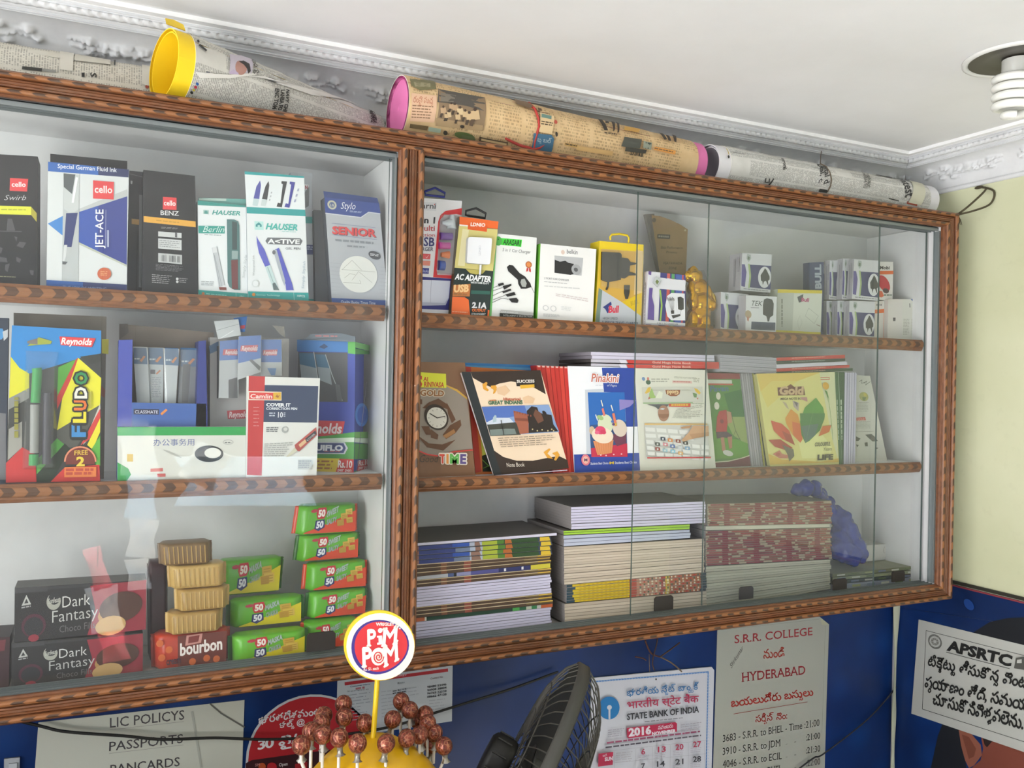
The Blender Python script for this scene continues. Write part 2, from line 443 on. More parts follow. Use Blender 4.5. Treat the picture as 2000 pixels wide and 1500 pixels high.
boxobj('wall_back', (-2.4, YB, 0), (XR + .12, YB + .12, ZC), plaster, 'back wall behind the glass cabinet')
boxobj('wall_right', (XR, -3.4, 0), (XR + .12, YB, ZC), wall_paint(), 'pale yellow green painted wall')
boxobj('wall_left', (-2.52, -3.4, 0), (-2.4, YB + .12, ZC), plaster, 'far side wall')
boxobj('floor', (-2.4, -3.4, -.1), (XR, YB, 0), K('68686a', .8), 'grey floor')
# the shop counter, just below the picture
ct = thing('shop_counter', 'plain wooden shop counter below the wall showcase', 'counter', (0, -.45, 0))
b = MB(); b.box((-1.9, -.72, .0), (.72, -.18, .90), K('7c6a55', .6)); b.build('counter_body', ct)
b = MB(); b.box((-1.92, -.75, .9), (.74, -.15, .93), K('b5aa98', .4)); b.build('counter_top', ct)
# blue printed sheeting glued on the lower walls
b = MB(); b.box((-2.0, YB - .0012, .25), (1.9, YB, 1.128), blue); struct(b.build('trim_3'), 'blue printed sheet over the lower back wall')
b = MB(); b.box((XR - .0012, -1.2, .25), (XR, YB - .002, 1.124), blue)
b.box((XR - .004, -1.2, 1.126), (XR, YB - .002, 1.134), K('2c2a20', .6)); b.box((XR - .003, -1.2, 1.1195), (XR, YB - .002, 1.1235), K('803038', .6))
struct(b.build('trim_4'), 'blue printed sheet with dark edging on the lower yellow green wall')
boxobj('floor.001', (-2.4, -7, -.12), (4, -3.42, -.1), K('a2a3a4', .9), 'sunlit pavement outside')
# ------------------------------------------------------------------ plaster cornice
def leafh(s, t):
    """relief of the acanthus sprays in the hollow; s along (metres), t 0 at the wall .. 1 at the ceiling"""
    h = 0.0; c = (s + .06) % .25
    for x0, y0, L, a0, curl, w in LEAVES:
        for k in range(9):
            f = k / 8; an = a0 + curl * f; x = x0 + L * f * math.cos(a0 + curl * f * .5); y = y0 + L * f * math.sin(a0 + curl * f * .5)
            d2 = (c - x) ** 2 + ((t - y) * .085) ** 2; r = w * (1.05 - .7 * f)
            if d2 < r * r * 4: h = max(h, (1 - .3 * f) * math.exp(-d2 / (r * r) * 1.6) * (.82 + .18 * math.cos(k * 3.1)))
    return h
LEAVES = [(.10, .42, .10, .15, 1.3, .0075), (.10, .42, .085, -.45, -1.3, .007), (.11, .5, .07, .9, 1.8, .0065), (.08, .5, .06, 2.1, 1.8, .0065), (.07, .42, .07, 3.4, -1.3, .007), (.07, .4, .05, 4.1, 1.2, .006),
          (.16, .33, .05, .9, 2.0, .006), (.19, .62, .045, -.9, -2.0, .006), (.14, .62, .05, .5, 2.0, .006), (.13, .3, .05, -.9, -1.8, .006), (.085, .46, .02, 0, 0, .011), (.205, .45, .05, 1.2, 2.2, .006), (.03, .55, .04, 1.5, 2.4, .006), (.03, .35, .04, 4.2, 2.2, .005)]
def cornice(name, lo, hi, place, label, mitre):
    mb = MB(); n = int((hi - lo) / .0032); N = 28
    prof = []
    prof += [(0, -.098), (.009, -.098), (.010, -.090), (.006, -.088)]
    for i in range(N + 1):
        t = i / N; an = t * math.pi / 2 * .92; prof.append((.006 + .058 * (1 - math.cos(an)), -.088 + .060 * math.sin(an)))
    k0 = 4; k1 = k0 + N
    prof += [(.0635, -.031), (.0635, -.0295), (.0595, -.0285), (.0595, -.0272), (.066, -.0282), (.0665, -.0268), (.063, -.0255), (.063, -.0242), (.0705, -.0245), (.0715, -.0225)]
    kr = len(prof)
    for i in range(6): an = math.pi * i / 5; prof.append((.0775 - .0055 * math.cos(an), -.0175 - .006 * math.sin(an) + .0035 * i / 5 - .001))
    prof += [(.0835, -.0155), (.080, -.0125), (.080, -.0112), (.0855, -.0125), (.0865, -.0115), (.0835, -.0085), (.0835, -.0072), (.0895, -.0092), (.0895, -.0085), (.102, -.0075), (.102, 0)]
    rows = []
    for i in range(n + 1):
        s = lo + (hi - lo) * i / n; row = []
        for j, (d, z) in enumerate(prof):
            if k0 < j < k1:
                t = (j - k0) / N; h = .015 * leafh(s, t) if .08 < t < .95 else 0; an = t * math.pi / 2
                d2, z2 = d + h * math.cos(an), z - h * math.sin(an)
            elif kr <= j < kr + 6:
                h = .0034 * (abs(math.sin(s * math.pi / .015 + (j - kr) * .62)) - .5); d2, z2 = d + h * .6, z - h * .8
            else: d2, z2 = d, z
            row.append(place(min(s, hi - (d2 if mitre else 0)) if mitre else s, d2, ZC + z2))
        rows.append(row)
    kf = len(prof) - 4; mb.grid([r[:kf + 1] for r in rows], plaster); mb.grid([r[kf:] for r in rows], white_edge, smooth=False); return struct(mb.build(name), label)
cornice('trim_1', -1.1, XR, lambda s, d, z: (s, YB - d, z), 'white plaster cornice with leaf relief above the cabinet', True)
cornice('trim_2', -.9, YB, lambda s, d, z: (XR - d, s, z), 'white plaster cornice with leaf relief on the yellow green wall', True)
# ================================================================== the showcase
def wood_mat():
    t = NT('inlaid_wood'); u, v, _ = t.sep(t.uv()); p = t.pos()
    g = t.noise(t.vec(t.math('MULTIPLY', u, 14.0), t.math('MULTIPLY', v, 7.0), t.sep(p)[2]), 4, 4, .6)
    base = t.mix(t.step(g, .3, .75), '58341f', '865433')
    def row(vc, ph):
        dv = t.math('ABSOLUTE', t.math('SUBTRACT', v, vc)); inb = t.math('LESS_THAN', dv, .095)
        s = t.math('FRACT', t.math('ADD', t.math('ADD', t.math('DIVIDE', u, .031), t.math('MULTIPLY', dv, -2.2)), ph))
        return inb, t.math('LESS_THAN', s, .5), dv
    c = base
    for vc, ph in ((.19, .13), (.81, .55)):
        inb, dk, dv = row(vc, ph)
        c = t.mix(t.math('MULTIPLY', inb, .8), c, t.mix(t.math('MULTIPLY', dk, t.step(dv, .1, .03)), '95623a', '2a2018'))
    dn = t.noise(p, 22, 4, .65); c = t.mix(t.math('MULTIPLY', t.step(dn, .52, .75), .35), c, '6d6152')
    chips = t.noise(p, 75, 2); c = t.mix(t.step(chips, .765, .78), c, 'cfc4b4')
    return t.done(c, .42, g, .25, .001)
def lip_mat():
    t = NT('inlaid_shelf_edge'); u, v, _ = t.sep(t.uv()); p = t.pos()
    g = t.noise(t.vec(t.math('MULTIPLY', u, 14.0), t.math('MULTIPLY', v, 5.0), t.sep(p)[2]), 4, 4, .6)
    base = t.mix(t.step(g, .3, .75), '643c22', '935f38')
    dv = t.math('ABSOLUTE', t.math('SUBTRACT', v, .55)); inb = t.math('LESS_THAN', dv, .17)
    s = t.math('FRACT', t.math('ADD', t.math('DIVIDE', u, .031), t.math('MULTIPLY', dv, 1.1)))
    c = t.mix(t.math('MULTIPLY', inb, .65), base, t.mix(t.math('LESS_THAN', s, .48), '98643a', '33261b'))
    dn = t.noise(p, 22, 4, .65); c = t.mix(t.math('MULTIPLY', t.step(dn, .5, .75), .4), c, '74695a')
    return t.done(c, .45, g, .25, .001)
WOOD, LIP = wood_mat(), lip_mat()
alum = K('8a9191', .4, .5); lam = mottled('white_laminate', 'dadada', 'cfcfcf', 9, .5)
dustl = mottled('dusty_laminate', 'b9b7b2', 'a39e96', 30, .8)
XL, XD0, XD1, XI, XO = -.75, .439, .484, 1.762, 1.811
Z0, Z1, ZO0, ZO1 = 1.151, 1.985, 1.112, 2.022
CAB = thing('wall_showcase', 'wooden wall showcase with inlaid frame and sliding glass, holding stationery and snacks', 'cabinet', (.5, .1, ZO0))
def part(name, lo, hi, mat, parent=CAB):
    b = MB(); b.box(lo, hi, mat); return b.build(name, parent)
YI = .2165
part('back_panel', (XL, YI, ZO0), (XO, YB - .002, ZO1), lam)
part('top_panel', (XL, .0, Z1 + .006), (XO, YI - .0005, ZO1 - .004), lam)
part('bottom_panel', (XL, .0, ZO0 + .004), (XO, YI - .0005, 1.1395), dustl)
part('side_panel', (XI + .001, .0, 1.140), (XO - .002, YI - .0005, Z1 + .005), lam)
part('divider_panel', (XD0 + .002, .0, 1.140), (XD1 - .002, YI - .0005, Z1 + .005), lam)
def rail(name, A, B, w, side, mat=WOOD, prot=.016, m0=0, m1=0, parent=CAB):
    """moulding from A to B on the front plane; w its width towards side; m0/m1 mitre lengths"""
    A, B = V(A), V(B); d = (B - A).normalized(); sd = V(side); f = V((0, -1, 0)); L = (B - A).length
    P = [(0, 0), (0, .35), (.04, .45)]
    for i in range(7): an = math.pi * i / 6; P.append((.19 - .13 * math.cos(an), .5 + .5 * math.sin(an)))
    P += [(.34, .55), (.36, .68), (.42, .72), (.44, .64), (.46, .72), (.54, .72), (.56, .64), (.58, .72), (.64, .68), (.66, .55)]
    for i in range(7): an = math.pi * i / 6; P.append((.81 - .13 * math.cos(an), .5 + .5 * math.sin(an)))
    P += [(.96, .45), (1, .35), (1, 0)]
    b = MB(); rows = []; uvs = []
    for s in (0, 1):
        mm = m1 if s else m0
        rows.append([A + d * ((L - mm * v) if s else mm * v) + sd * (v * w) + f * (h * prot) for v, h in P]); uvs.append([((L if s else 0) + A.dot(d), v) for v, h in P])
    b.grid(rows, mat, uvs, smooth=False)
    for r, rev in ((rows[0], False), (rows[1], True)): b.face(r if rev else r[::-1], mat)
    return b.build(name, parent)
Wt = ZO1 - Z1
rail('frame_rail', (XL, 0, Z1), (XD1 - .02, 0, Z1), Wt, (0, 0, 1))
rail('frame_rail', (XD1 - .0198, 0, Z1), (XI, 0, Z1), Wt, (0, 0, 1), m1=-(XO - XI))
rail('frame_rail', (XL, 0, ZO0), (XD1 - .02, 0, ZO0), Z0 - ZO0, (0, 0, 1))
rail('frame_rail', (XD1 - .0198, 0, ZO0), (XO, 0, ZO0), Z0 - ZO0, (0, 0, 1), m1=XO - XI)
rail('frame_stile', (XD0, -.0004, Z1 + .004), (XD0, -.0004, Z0 - .004), XD1 - XD0, (1, 0, 0), prot=.019)
rail('frame_stile', (XI, 0, Z1), (XI, 0, Z0), XO - XI, (1, 0, 0), m0=-(ZO1 - Z1), m1=-(Z0 - ZO0))
# aluminium tracks round the openings
for x0, x1 in ((XL, XD0), (XD1, XI)):
    for z, s in ((Z1, -1), (Z0, 1)):
        b = MB()
        for y in (.006, .016, .026, .036): b.box((x0, y, z - .0105 if s > 0 else z - .008), (x1, y + .0015, z + .0008 if s > 0 else z), alum)
        b.box((x0, .006, z - .0108 if s > 0 else z - .0012), (x1, .0375, z - .0095 if s > 0 else z), alum); b.build('glass_track', CAB)
for x, s in ((XD0, -1), (XI, -1)):
    b = MB()
    for y in (.0006, .0145): b.box((x - .005, y, Z0 + .002), (x, y + .0015, Z1 - .009), alum)
    b.box((x - .0012, .0006, Z0 + .002), (x, .016, Z1 - .009), alum); b.build('side_channel', CAB)
# shelves
def shelf(x0, x1, zt, zl, th):
    """board with an inlaid wooden lip; zt top of the board, zl top of the lip"""
    s = part('shelf', (x0 + .001, .0495, zt - .017), (x1 - .001, YI - .001, zt), lam)
    b = MB(); P = [(.0495, zl - th), (.042, zl - th), (.0385, zl - th * .8), (.0385, zl - th * .72), (.0365, zl - th * .6), (.0355, zl - th * .42), (.0365, zl - th * .22), (.0385, zl - th * .12), (.040, zl), (.0495, zl)]
    R = [[(x, y, z) for y, z in P] for x in (x0 + .002, x1 - .006)]
    b.grid(R, LIP, [[(x, i / 9) for i in range(10)] for x in (x0, x1)], smooth=False); b.face(R[1], LIP); b.face(R[0][::-1], LIP)
    b.build('shelf_lip', s)
ZS1L, ZS2L, ZS1R, ZS2R, ZF = 1.729, 1.440, 1.7205, 1.431, 1.140
shelf(XL, XD0, ZS1L, 1.731, .027); shelf(XL, XD0, ZS2L, 1.442, .027)
shelf(XD1, XI, ZS1R, 1.7225, .026); shelf(XD1, XI, ZS2R, 1.432, .024)
# glass
GLASS = glass_mat('window_glass', (.93, .95, .94), .028, .042)
GEDGE = K('4c5a56', .2)
def pane(x0, x1, y, z0, z1, grips=()):
    b = MB(); t = .0045
    lo, hi = (x0, y, z0), (x1, y + t, z1)
    b.face([(x0, y, z0), (x1, y, z0), (x1, y, z1), (x0, y, z1)], GLASS)
    for x, sg in ((x0, 1), (x1, -1)): b.face([(x, y, z0), (x, y + t, z0), (x, y + t, z1), (x, y, z1)], GEDGE)
    g = b.build('glass_pane', CAB)
    for gx0, gx1, gz0, gz1 in grips:
        c = MB(); w = [(gx0, gz0), (gx1, gz0), (gx1, gz1 - .004), (gx1 - .004, gz1), (gx0 + .004, gz1), (gx0, gz1 - .004)]
        c.prism([(x, y - .004, z) for x, z in w], [(x, y - .0003, z) for x, z in w], K('2b2622', .6)); c.build('finger_grip', g)
pane(-.74, .431, .0185, Z0 + .003, Z1 - .003, [(.305, .352, 1.158, 1.188)])
pane(.933, 1.588, .0195, Z0 + .003, Z1 - .003, [(.986, 1.030, 1.158, 1.186), (1.46, 1.50, 1.158, 1.182)])
pane(1.113, 1.754, .0300, Z0 + .003, Z1 - .003, [(1.207, 1.243, 1.158, 1.184), (1.655, 1.695, 1.158, 1.182)])
# ================================================================== upper shelf behind the single pane: pen boxes
WH, WH2, BLK = 'dfe2e4', 'cfd2d2', '1b1b1d'
def logo_square(a, px, tx):
    a.poly(px, 'd83f42'); a.text('cello', tx, 'f4e4e2', .02)
a = pack('pen_box', 'black pen box with a bright yellow band, red logo square and pale script below it', 'pen box', 'B1', '-140,92 345,120 342,1305 -140,1285', .062, ZS1L, .06, BLK, '232326')
a.poly('-140,566 285,580 285,656 -140,645', 'd8d836'); a.poly('285,580 336,640 336,720 285,656', 'a89e30'); a.rows('-60,600 250,604 250,625 -60,620', 1, 'a8a428', 6)
logo_square(a, '92,318 258,326 248,442 88,434', '106,396 236,398 106,352'); a.text('Swirb', '36,520 232,520 36,474', 'c8c8c8', -.012, shear=.35)
for px in ('70,690 110,690 140,800 60,800', '0,800 200,805 200,812 0,808', '180,900 240,910 210,960 150,940', '0,950 25,960 10,1010 0,1005', '150,1040 195,1060 180,1095 150,1080', '50,1110 90,1100 70,1180 45,1160', '0,1040 60,1050 70,1090 0,1085', '130,850 160,860 150,900', '270,1160 310,1165 305,1210 280,1200'): a.poly(px, '4a4a4c')
a.rows('0,1215 150,1222 150,1235 0,1230', 1, '8a8a6a', 6); done(a)
a = pack('pen_box', 'white and blue pen box with a blue wedge, red logo square and orange disc', 'pen box', 'B1', '440,168 1180,240 1160,1350 425,1310', .055, ZS1L, .045, 'd3d6d6', '26272e')
a.poly('440,168 1180,240 1177,312 440,255', '2f62ae'); a.poly('900,213 1180,240 1177,312 900,290', '2c3560'); a.text('Special German Fluid Ink', '528,226 1070,264 528,186', 'e4e8ee', .008)
a.poly('438,735 580,662 580,850', '3f80c4'); a.poly('725,628 1165,485 1160,1112 722,905', '333f88'); a.poly('725,628 900,571 900,990 722,905', '3352a4'); a.poly('725,600 1165,420 1165,485 725,628', 'b9bcbb'); a.poly('722,905 1160,1112 1160,1130 722,925', 'b4b8a8')
a.poly('582,275 726,290 716,1270 566,1258', 'b4b8b8'); a.poly('582,275 726,290 722,600 680,632 630,632 584,600', 'c3c7c6'); a.poly('582,275 690,286 660,465 584,400', '565b5c')
a.poly('606,640 712,636 655,950 584,945', '2f3a6c'); a.poly('588,930 616,930 606,1030 582,1100 574,1100', 'd0d2d2'); a.poly('570,1080 620,1085 600,1110 572,1108', '5b5e60'); a.poly('694,310 716,314 676,545 656,545', 'eef0f0')
logo_square(a, '852,340 1042,355 1040,516 852,506', '866,452 1028,458 866,386'); a.text('JET-ACE', '942,962 946,606 870,962', 'eceef4', .012); a.line('966,960 970,610', 2, 'd8dae4'); a.rows('998,950 978,950 978,640 998,640', 1, 'aab0cc', 3)
a.ell('955,1195 1018,1195 955,1138', 'c0603e'); a.rows('920,1170 990,1172 990,1220 920,1218', 3, 'd89a6c', 2)
a.poly('425,1252 1162,1295 1160,1350 425,1310', '2c5aa0'); a.poly('760,1272 1162,1295 1160,1350 760,1328', '2e3768'); a.text('THE JOY OF WRITING', '575,1330 975,1346 575,1304', '90a4cc')
o = done(a); c = card('lid', o, 'B1', '460,95 1165,162 1165,420 460,420', .103, '242427'); c.mb.build('lid', o)
a = pack('pen_box', 'black pen box with a gold strip, tucked behind the black box with white panels', 'pen box', 'B1', '1185,250 1420,272 1420,1370 1168,1345', .088, ZS1L, .03, '1e1e20', '222225')
a.poly('1205,690 1285,698 1285,748 1205,738', 'b98a38'); a.poly('1275,470 1318,478 1312,1325 1270,1315', '77797a'); a.poly('1196,340 1214,345 1210,375 1196,370', 'c8c8c8'); a.line('1190,280 1310,310', 3, '8a8a8a'); done(a)  # the tall grey bar is a painted highlight along the glossy edge
a = pack('pen_box', 'black pen box with a gold strip across it, red logo square and white panels', 'pen box', 'B1', '1312,242 1785,297 1815,1392 1302,1352', .058, ZS1L, .025, '1f1f21', '262629')
logo_square(a, '1492,490 1616,498 1616,610 1490,604', '1500,566 1608,572 1500,520'); a.text('BENZ', '1470,655 1638,662 1470,614', 'dcdcdc', .01); a.poly('1316,666 1790,714 1792,768 1316,720', 'dca23a'); a.rows('1430,700 1650,722 1650,742 1430,720', 1, 'b98a2c', 5)
a.rows('1475,765 1635,775 1635,792 1475,782', 2, '8a8a88', 4); a.poly('1448,806 1662,822 1662,868 1448,852', 'c4c6c6'); a.poly('1602,818 1622,820 1622,862 1602,860', '55555a')
a.poly('1448,870 1662,886 1662,980 1448,962', 'c6c8c8'); a.rows('1456,884 1655,900 1655,972 1456,954', 4, '8a8c8e', 7, .4); a.poly('1448,1004 1666,1022 1666,1108 1448,1088', 'b9bbbb')
for i in range(17):
    x = 1475 + i * 10.6
    if i not in (5, 6, 13): a.poly(f'{x},{1022 + i * .8} {x + 3 + (i * 7) % 4},{1022 + i * .8} {x + 3 + (i * 7) % 4},{1080 + i * .8} {x},{1080 + i * .8}', '55565a')
a.rows('1425,1105 1680,1125 1680,1185 1425,1168', 5, '707072', 9, .4); a.rows('1390,1200 1580,1215 1560,1300 1390,1285', 5, '9a9a9a', 6, .35); a.rows('1610,1230 1720,1240 1720,1290 1610,1280', 3, '8a8a8a', 5, .4); a.ell('1622,1242 1634,1242 1622,1230', 'c8c8c8', 10); a.ell('1622,1268 1634,1268 1622,1256', 'c8c8c8', 10); done(a)
GR, GR2 = '2f9a92', '4aa89e'
a = pack('pen_box', 'white pen box with a green strip and a window showing a red-tipped pen', 'pen box', 'B2', '28,430 470,478 485,1330 35,1300', .06, ZS1L, .05, WH, 'b9c0c0')
a.poly('28,430 470,478 470,492 30,472', '3a9088'); a.text('HAUSER', '160,556 420,566 166,516', '3f9a90', .03, shear=.12); a.poly('80,515 130,519 130,556 80,552', '9ab8b2'); a.poly('90,530 105,520 120,532 120,552 90,550', '4d8f88')
a.poly('34,660 276,664 276,732 36,730', '2f968a'); a.text('Berlin', '76,718 262,722 80,664', 'dff0ec', -.01, shear=.3); a.rows('90,740 250,746 250,756 90,750', 1, '7a9090', 5)
a.poly('158,862 204,852 276,1205 222,1222', 'bcc0c4'); a.line('166,870 232,1215', 3, '7c8084'); a.line('182,930 250,1215', 3, '8a8e92'); a.line('204,852 276,1205', 3, '8c9094'); a.poly('163,858 200,852 206,905 168,910', 'd4d6d8'); a.poly('222,1222 290,1225 292,1250 228,1248', '82463e')
a.poly('295,602 362,604 398,622 410,660 418,1250 362,1248 318,1222 302,1180', '4f7474'); a.poly('342,620 388,630 388,880 344,880', '3f4f50'); a.poly('340,890 398,892 394,965 340,965', '8ea2a0'); a.poly('334,975 396,972 396,1242 342,1240', '6e3f40')
a.rows('60,1168 180,1172 180,1215 60,1212', 3, 'a8acae', 4); a.text('Simply Style', '455,1140 478,930 432,1140', 'b0b8b8', shear=.2); a.poly('32,1248 484,1282 485,1330 35,1300', GR); a.ell('78,1282 92,1282 78,1268', 'c07a4a', 10); a.rows('105,1280 300,1296 300,1310 105,1294', 1, '8fd0c6', 6); a.line('378,1274 380,1326', 2, 'bfe4de'); a.text('1PC', '412,1316 455,1319 412,1300', 'bfe4de')
o = done(a); c = card('lid', o, 'B2', '38,404 470,416 470,480 30,440', .068, '6aa29a'); c.poly('42,408 290,412 290,436 42,428', 'b4cec4'); c.mb.build('lid', o)
a = pack('pen_box', 'pale grey pen box with a navy label, behind the white box with the raised lid', 'pen box', 'B2', '880,172 1072,180 1092,1372 900,1350', .1, ZS1L, .03, 'b4b8be', '9aa0a8')
a.poly('1000,280 1045,285 1040,335 1005,330', 'dddddd'); a.text('N', '1010,325 1036,325 1012,292', 'a03040', .04); a.poly('1005,360 1050,300 1045,480 1010,500', '77797c'); a.poly('900,575 1082,578 1084,640 900,635', GR); a.poly('900,832 1090,836 1092,925 900,920', '3c4878'); a.rows('1030,850 1085,852 1085,890 1030,888', 2, 'b0b8d0', 2); a.poly('900,1325 1092,1332 1092,1372 900,1350', GR); done(a)
a = pack('pen_box', 'white gel pen box with its lid raised, showing blue pens and a grey pill-shaped title', 'pen box', 'B2', '476,488 1012,514 1045,1352 490,1328', .056, ZS1L, .04, WH, 'b8bec4')
a.poly('476,488 1012,514 1018,574 478,546', '2f9c9c'); a.poly('548,618 630,622 632,700 550,696', 'b4dcd8'); a.poly('560,650 588,628 614,652 614,672 560,670', '3f8f92'); a.poly('578,655 598,656 598,671 578,670', 'b4dcd8'); a.text('HAUSER', '650,692 944,702 658,636', '4ab0a6', .04, shear=.12); a.rows('800,710 935,716 935,726 800,720', 1, '9ac8c4', 5)
a.poly('668,768 968,776 988,800 970,838 668,830 648,800', '686a6e'); a.text('A<TIVE', '666,822 962,828 668,780', 'eef0f0', .03); a.text('GEL PEN', '832,878 968,882 834,856', '74767a', .01)
a.poly('566,752 582,790 640,880 692,1020 645,1036 588,910 570,815', '5c60ba'); a.poly('645,1036 692,1020 772,1250 722,1250', 'c0d4d4'); a.line('668,1040 745,1245', 5, '8aa4a6'); a.poly('712,1190 735,1180 775,1250 722,1250', '5d6a6c'); a.poly('736,876 772,864 892,1190 906,1250 838,1252 832,1200 750,930', '5558b4'); a.poly('718,886 750,878 830,1168 822,1212 800,1160', 'aab0b8'); a.ell('726,905 742,905 726,885', '6a6a70', 12)
a.text('Waterproof Ink', '548,1120 546,930 530,1120', 'a8acae'); a.ell('556,1190 588,1190 556,1155', 'cdd2d2', 16); a.ell('556,1190 580,1190 556,1164', WH, 16); a.text('Simply Stylish', '1000,1240 1012,990 978,1240', '98aab8', shear=.2)
a.poly('488,1262 1041,1276 1045,1352 490,1328', '289a96'); a.text('German Technology', '562,1300 780,1307 564,1284', 'a6dcd8'); a.ell('540,1291 556,1291 540,1275', 'd4842c', 10); a.line('906,1272 910,1345', 2, 'cfecea'); a.text('10PCS.', '938,1312 1012,1316 940,1294', 'e0f0f0', .01)
o = done(a); c = card('lid', o, 'B2', '458,162 1003,208 1012,514 476,487', .0557, 'e4e8ea')
c.poly('458,162 1003,208 1003,224 460,190', '2fa0a2'); c.poly('600,246 608,290 592,416 540,410 566,300', '5558a2'); c.poly('540,410 592,416 576,482 530,474', 'c0d0d2'); c.poly('676,252 684,290 664,422 616,416 648,300', '434346'); c.poly('616,416 664,422 648,482 606,476', 'c8d2d2')
c.poly('796,252 846,256 798,492 750,486 762,450 786,455 808,280 794,275', '3b3b3d'); c.poly('872,256 920,264 868,496 822,488 834,455 858,460 884,285 870,280', '47479a'); c.rows('700,350 712,350 690,450 676,450', 3, 'a0a4a6', 2); c.rows('945,320 960,320 920,470 900,470', 3, 'a0a4c0', 2); c.mb.build('lid', o)
a = pack('pen_box', 'plain dark grey pen box between the raised-lid box and the silver geometry box', 'pen box', 'B2', '1092,515 1235,525 1290,1402 1108,1378', .086, ZS1L, .04, '505256', '44464a')
a.poly('1180,520 1235,525 1250,760 1190,760', '66686c'); done(a)
a = pack('geometry_box', 'silver grey geometry set box with red lettering and a white disc, leaning at the divider', 'box', 'B2', '1190,400 1690,456 1778,1424 1258,1372', .064, ZS1L, .03, 'aeb1b6', '53575f')
a.poly('1190,400 1690,456 1702,546 1592,532 1522,580 1196,540', '35498a'); a.line('1196,546 1522,586 1592,538 1702,552', 5, 'd0d4dc'); a.ell('1258,470 1300,474 1256,428', 'bdbba8', 20); a.ell('1258,470 1284,472 1257,444', '4a5a86', 16); a.text('LG', '1240,482 1276,484 1240,458', 'd8d6c4', .02); a.text('Stylo', '1336,506 1468,512 1342,444', 'e8eaf0', -.005, shear=.2); a.rows('1420,522 1535,532 1535,550 1420,540', 2, 'a8b4d4', 4)
a.line('1254,638 1658,680', 3, '6d7ba0'); a.line('1262,744 1668,788', 3, '6d7ba0'); a.text('SENIOR', '1264,738 1668,768 1264,668', '7a4048', .035); a.text('SENIOR', '1258,732 1660,762 1258,662', 'd4494a', .035); a.rows('1285,782 1650,812 1650,836 1290,806', 1, '888c92', 7, .8); a.rows('1395,838 1565,852 1565,870 1395,856', 1, '888c92', 4, .8)
a.ell('1500,1106 1672,1118 1498,938', 'd9dad4', 32)
for l in ('1350,1062 1440,978 1530,1070', '1345,1062 1650,1084', '1500,1080 1440,1160', '1505,1085 1622,1182', '1370,1140 1420,1100 1470,1110', '1360,1180 1520,1190 1510,1160'): a.line(l, 3, 'a4a69e')
a.ell('1645,932 1700,944 1642,894', '4b4d52', 20); a.rows('1605,915 1690,925 1690,950 1605,940', 2, 'c8cacc', 2); a.poly('1250,1322 1768,1346 1778,1424 1258,1372', '304e8e'); a.text('Quality Begins Times Time', '1336,1370 1652,1382 1338,1344', 'c8d2e6', .01)
for i in range(9): a.line(f'{1222 + i * 3},{1000 + i * 36} {1330 - i * 0},{1008 + i * 36}', 1.5, '9a9da4'); a.line(f'{1690},{1040 + i * 34} {1748 + i * 2},{1045 + i * 34}', 1.5, '9a9da4')
o = done(a); c = card('lid', o, 'B2', '1180,344 1672,406 1690,460 1190,404', .066, '2f4078'); c.mb.build('lid', o)
# ================================================================== middle shelf behind the single pane
CLEAR = glass_mat('clear_plastic', (.97, .97, .97), .06, .05, .08)
FOIL = glass_mat('clear_wrapping', (.96, .97, .97), .16, .07, .15)
a = pack('blister_pack', 'dark blue blister pack cut off by the picture edge on the middle shelf', 'blister pack', 'C1', '-120,80 66,84 48,1335 -120,1335', .07, ZS2L, .012, '2a3344', '1c2028')
a.poly('-120,160 20,165 40,215 10,250 -120,250', '3f8ac4'); a.poly('-120,250 8,246 -120,300', 'b84a50'); a.poly('-120,800 45,820 48,1330 -120,1330', '6e6e72'); a.poly('20,190 62,170 60,230 30,260', 'b9bcc0'); done(a)
a = pack('blister_pack', 'taupe backed blister pack standing behind the bright yellow and blue blister card', 'blister pack', 'C1', '105,42 822,72 800,1340 105,1330', .105, ZS2L, .012, '6f675c', '55504a')
a.poly('786,246 838,246 836,362 786,356', 'cfc73a'); a.poly('780,600 812,640 805,700 780,680', '8a4a34'); done(a)
a = pack('blister_card', 'bright blister card in blue, yellow, red and green with a clear pen bubble', 'blister pack', 'C1', '92,140 780,180 776,1338 44,1352', .062, ZS2L, .0012, '3c3d3a', '8a8a80')
a.poly('92,140 780,180 778,356 640,384 470,440 225,512 150,468 84,384', '2c82c6'); a.poly('84,382 150,468 225,512 225,622 70,702', 'd6cf2c'); a.poly('600,388 780,546 772,752 440,948 482,690', 'e2da2e'); a.poly('586,402 604,388 545,560 440,790 440,690', 'c43830'); a.poly('450,462 586,402 440,690', '58a03c')
a.poly('70,702 225,622 225,700 68,790', '8a8a86'); a.poly('68,940 170,880 170,1080 60,1180', '9a9890'); a.poly('440,948 772,752 772,780 590,1080 500,1080 440,1010', '55554e'); a.poly('640,1062 772,742 774,786 690,1010', 'c4c0b4'); a.poly('620,1066 772,782 774,852 692,1016', 'cc3a34'); a.poly('672,1062 774,852 772,962 714,1098', 'e4d630')
a.poly('700,1102 772,990 772,1222 742,1222', '5aa63a'); a.poly('46,1202 170,1080 270,1130 282,1346 46,1352', 'c03030'); a.poly('440,1010 500,1060 282,1290 282,1180', '4f9a3c'); a.poly('500,1050 540,1090 400,1346 282,1346 282,1290', '22301f'); a.poly('390,1346 500,1234 766,1214 772,1338', 'cc342e'); a.poly('210,300 300,232 402,262 390,285 290,290', '9aa23a'); a.poly('210,262 290,240 290,288 212,280', '77706c'); a.poly('615,382 778,358 778,420 700,440', '32342f')
a.poly('458,226 738,240 708,308 468,292', 'd63a3e'); a.text('Reynolds', '470,284 704,292 474,234', 'f4e6e4', .03, shear=.15)
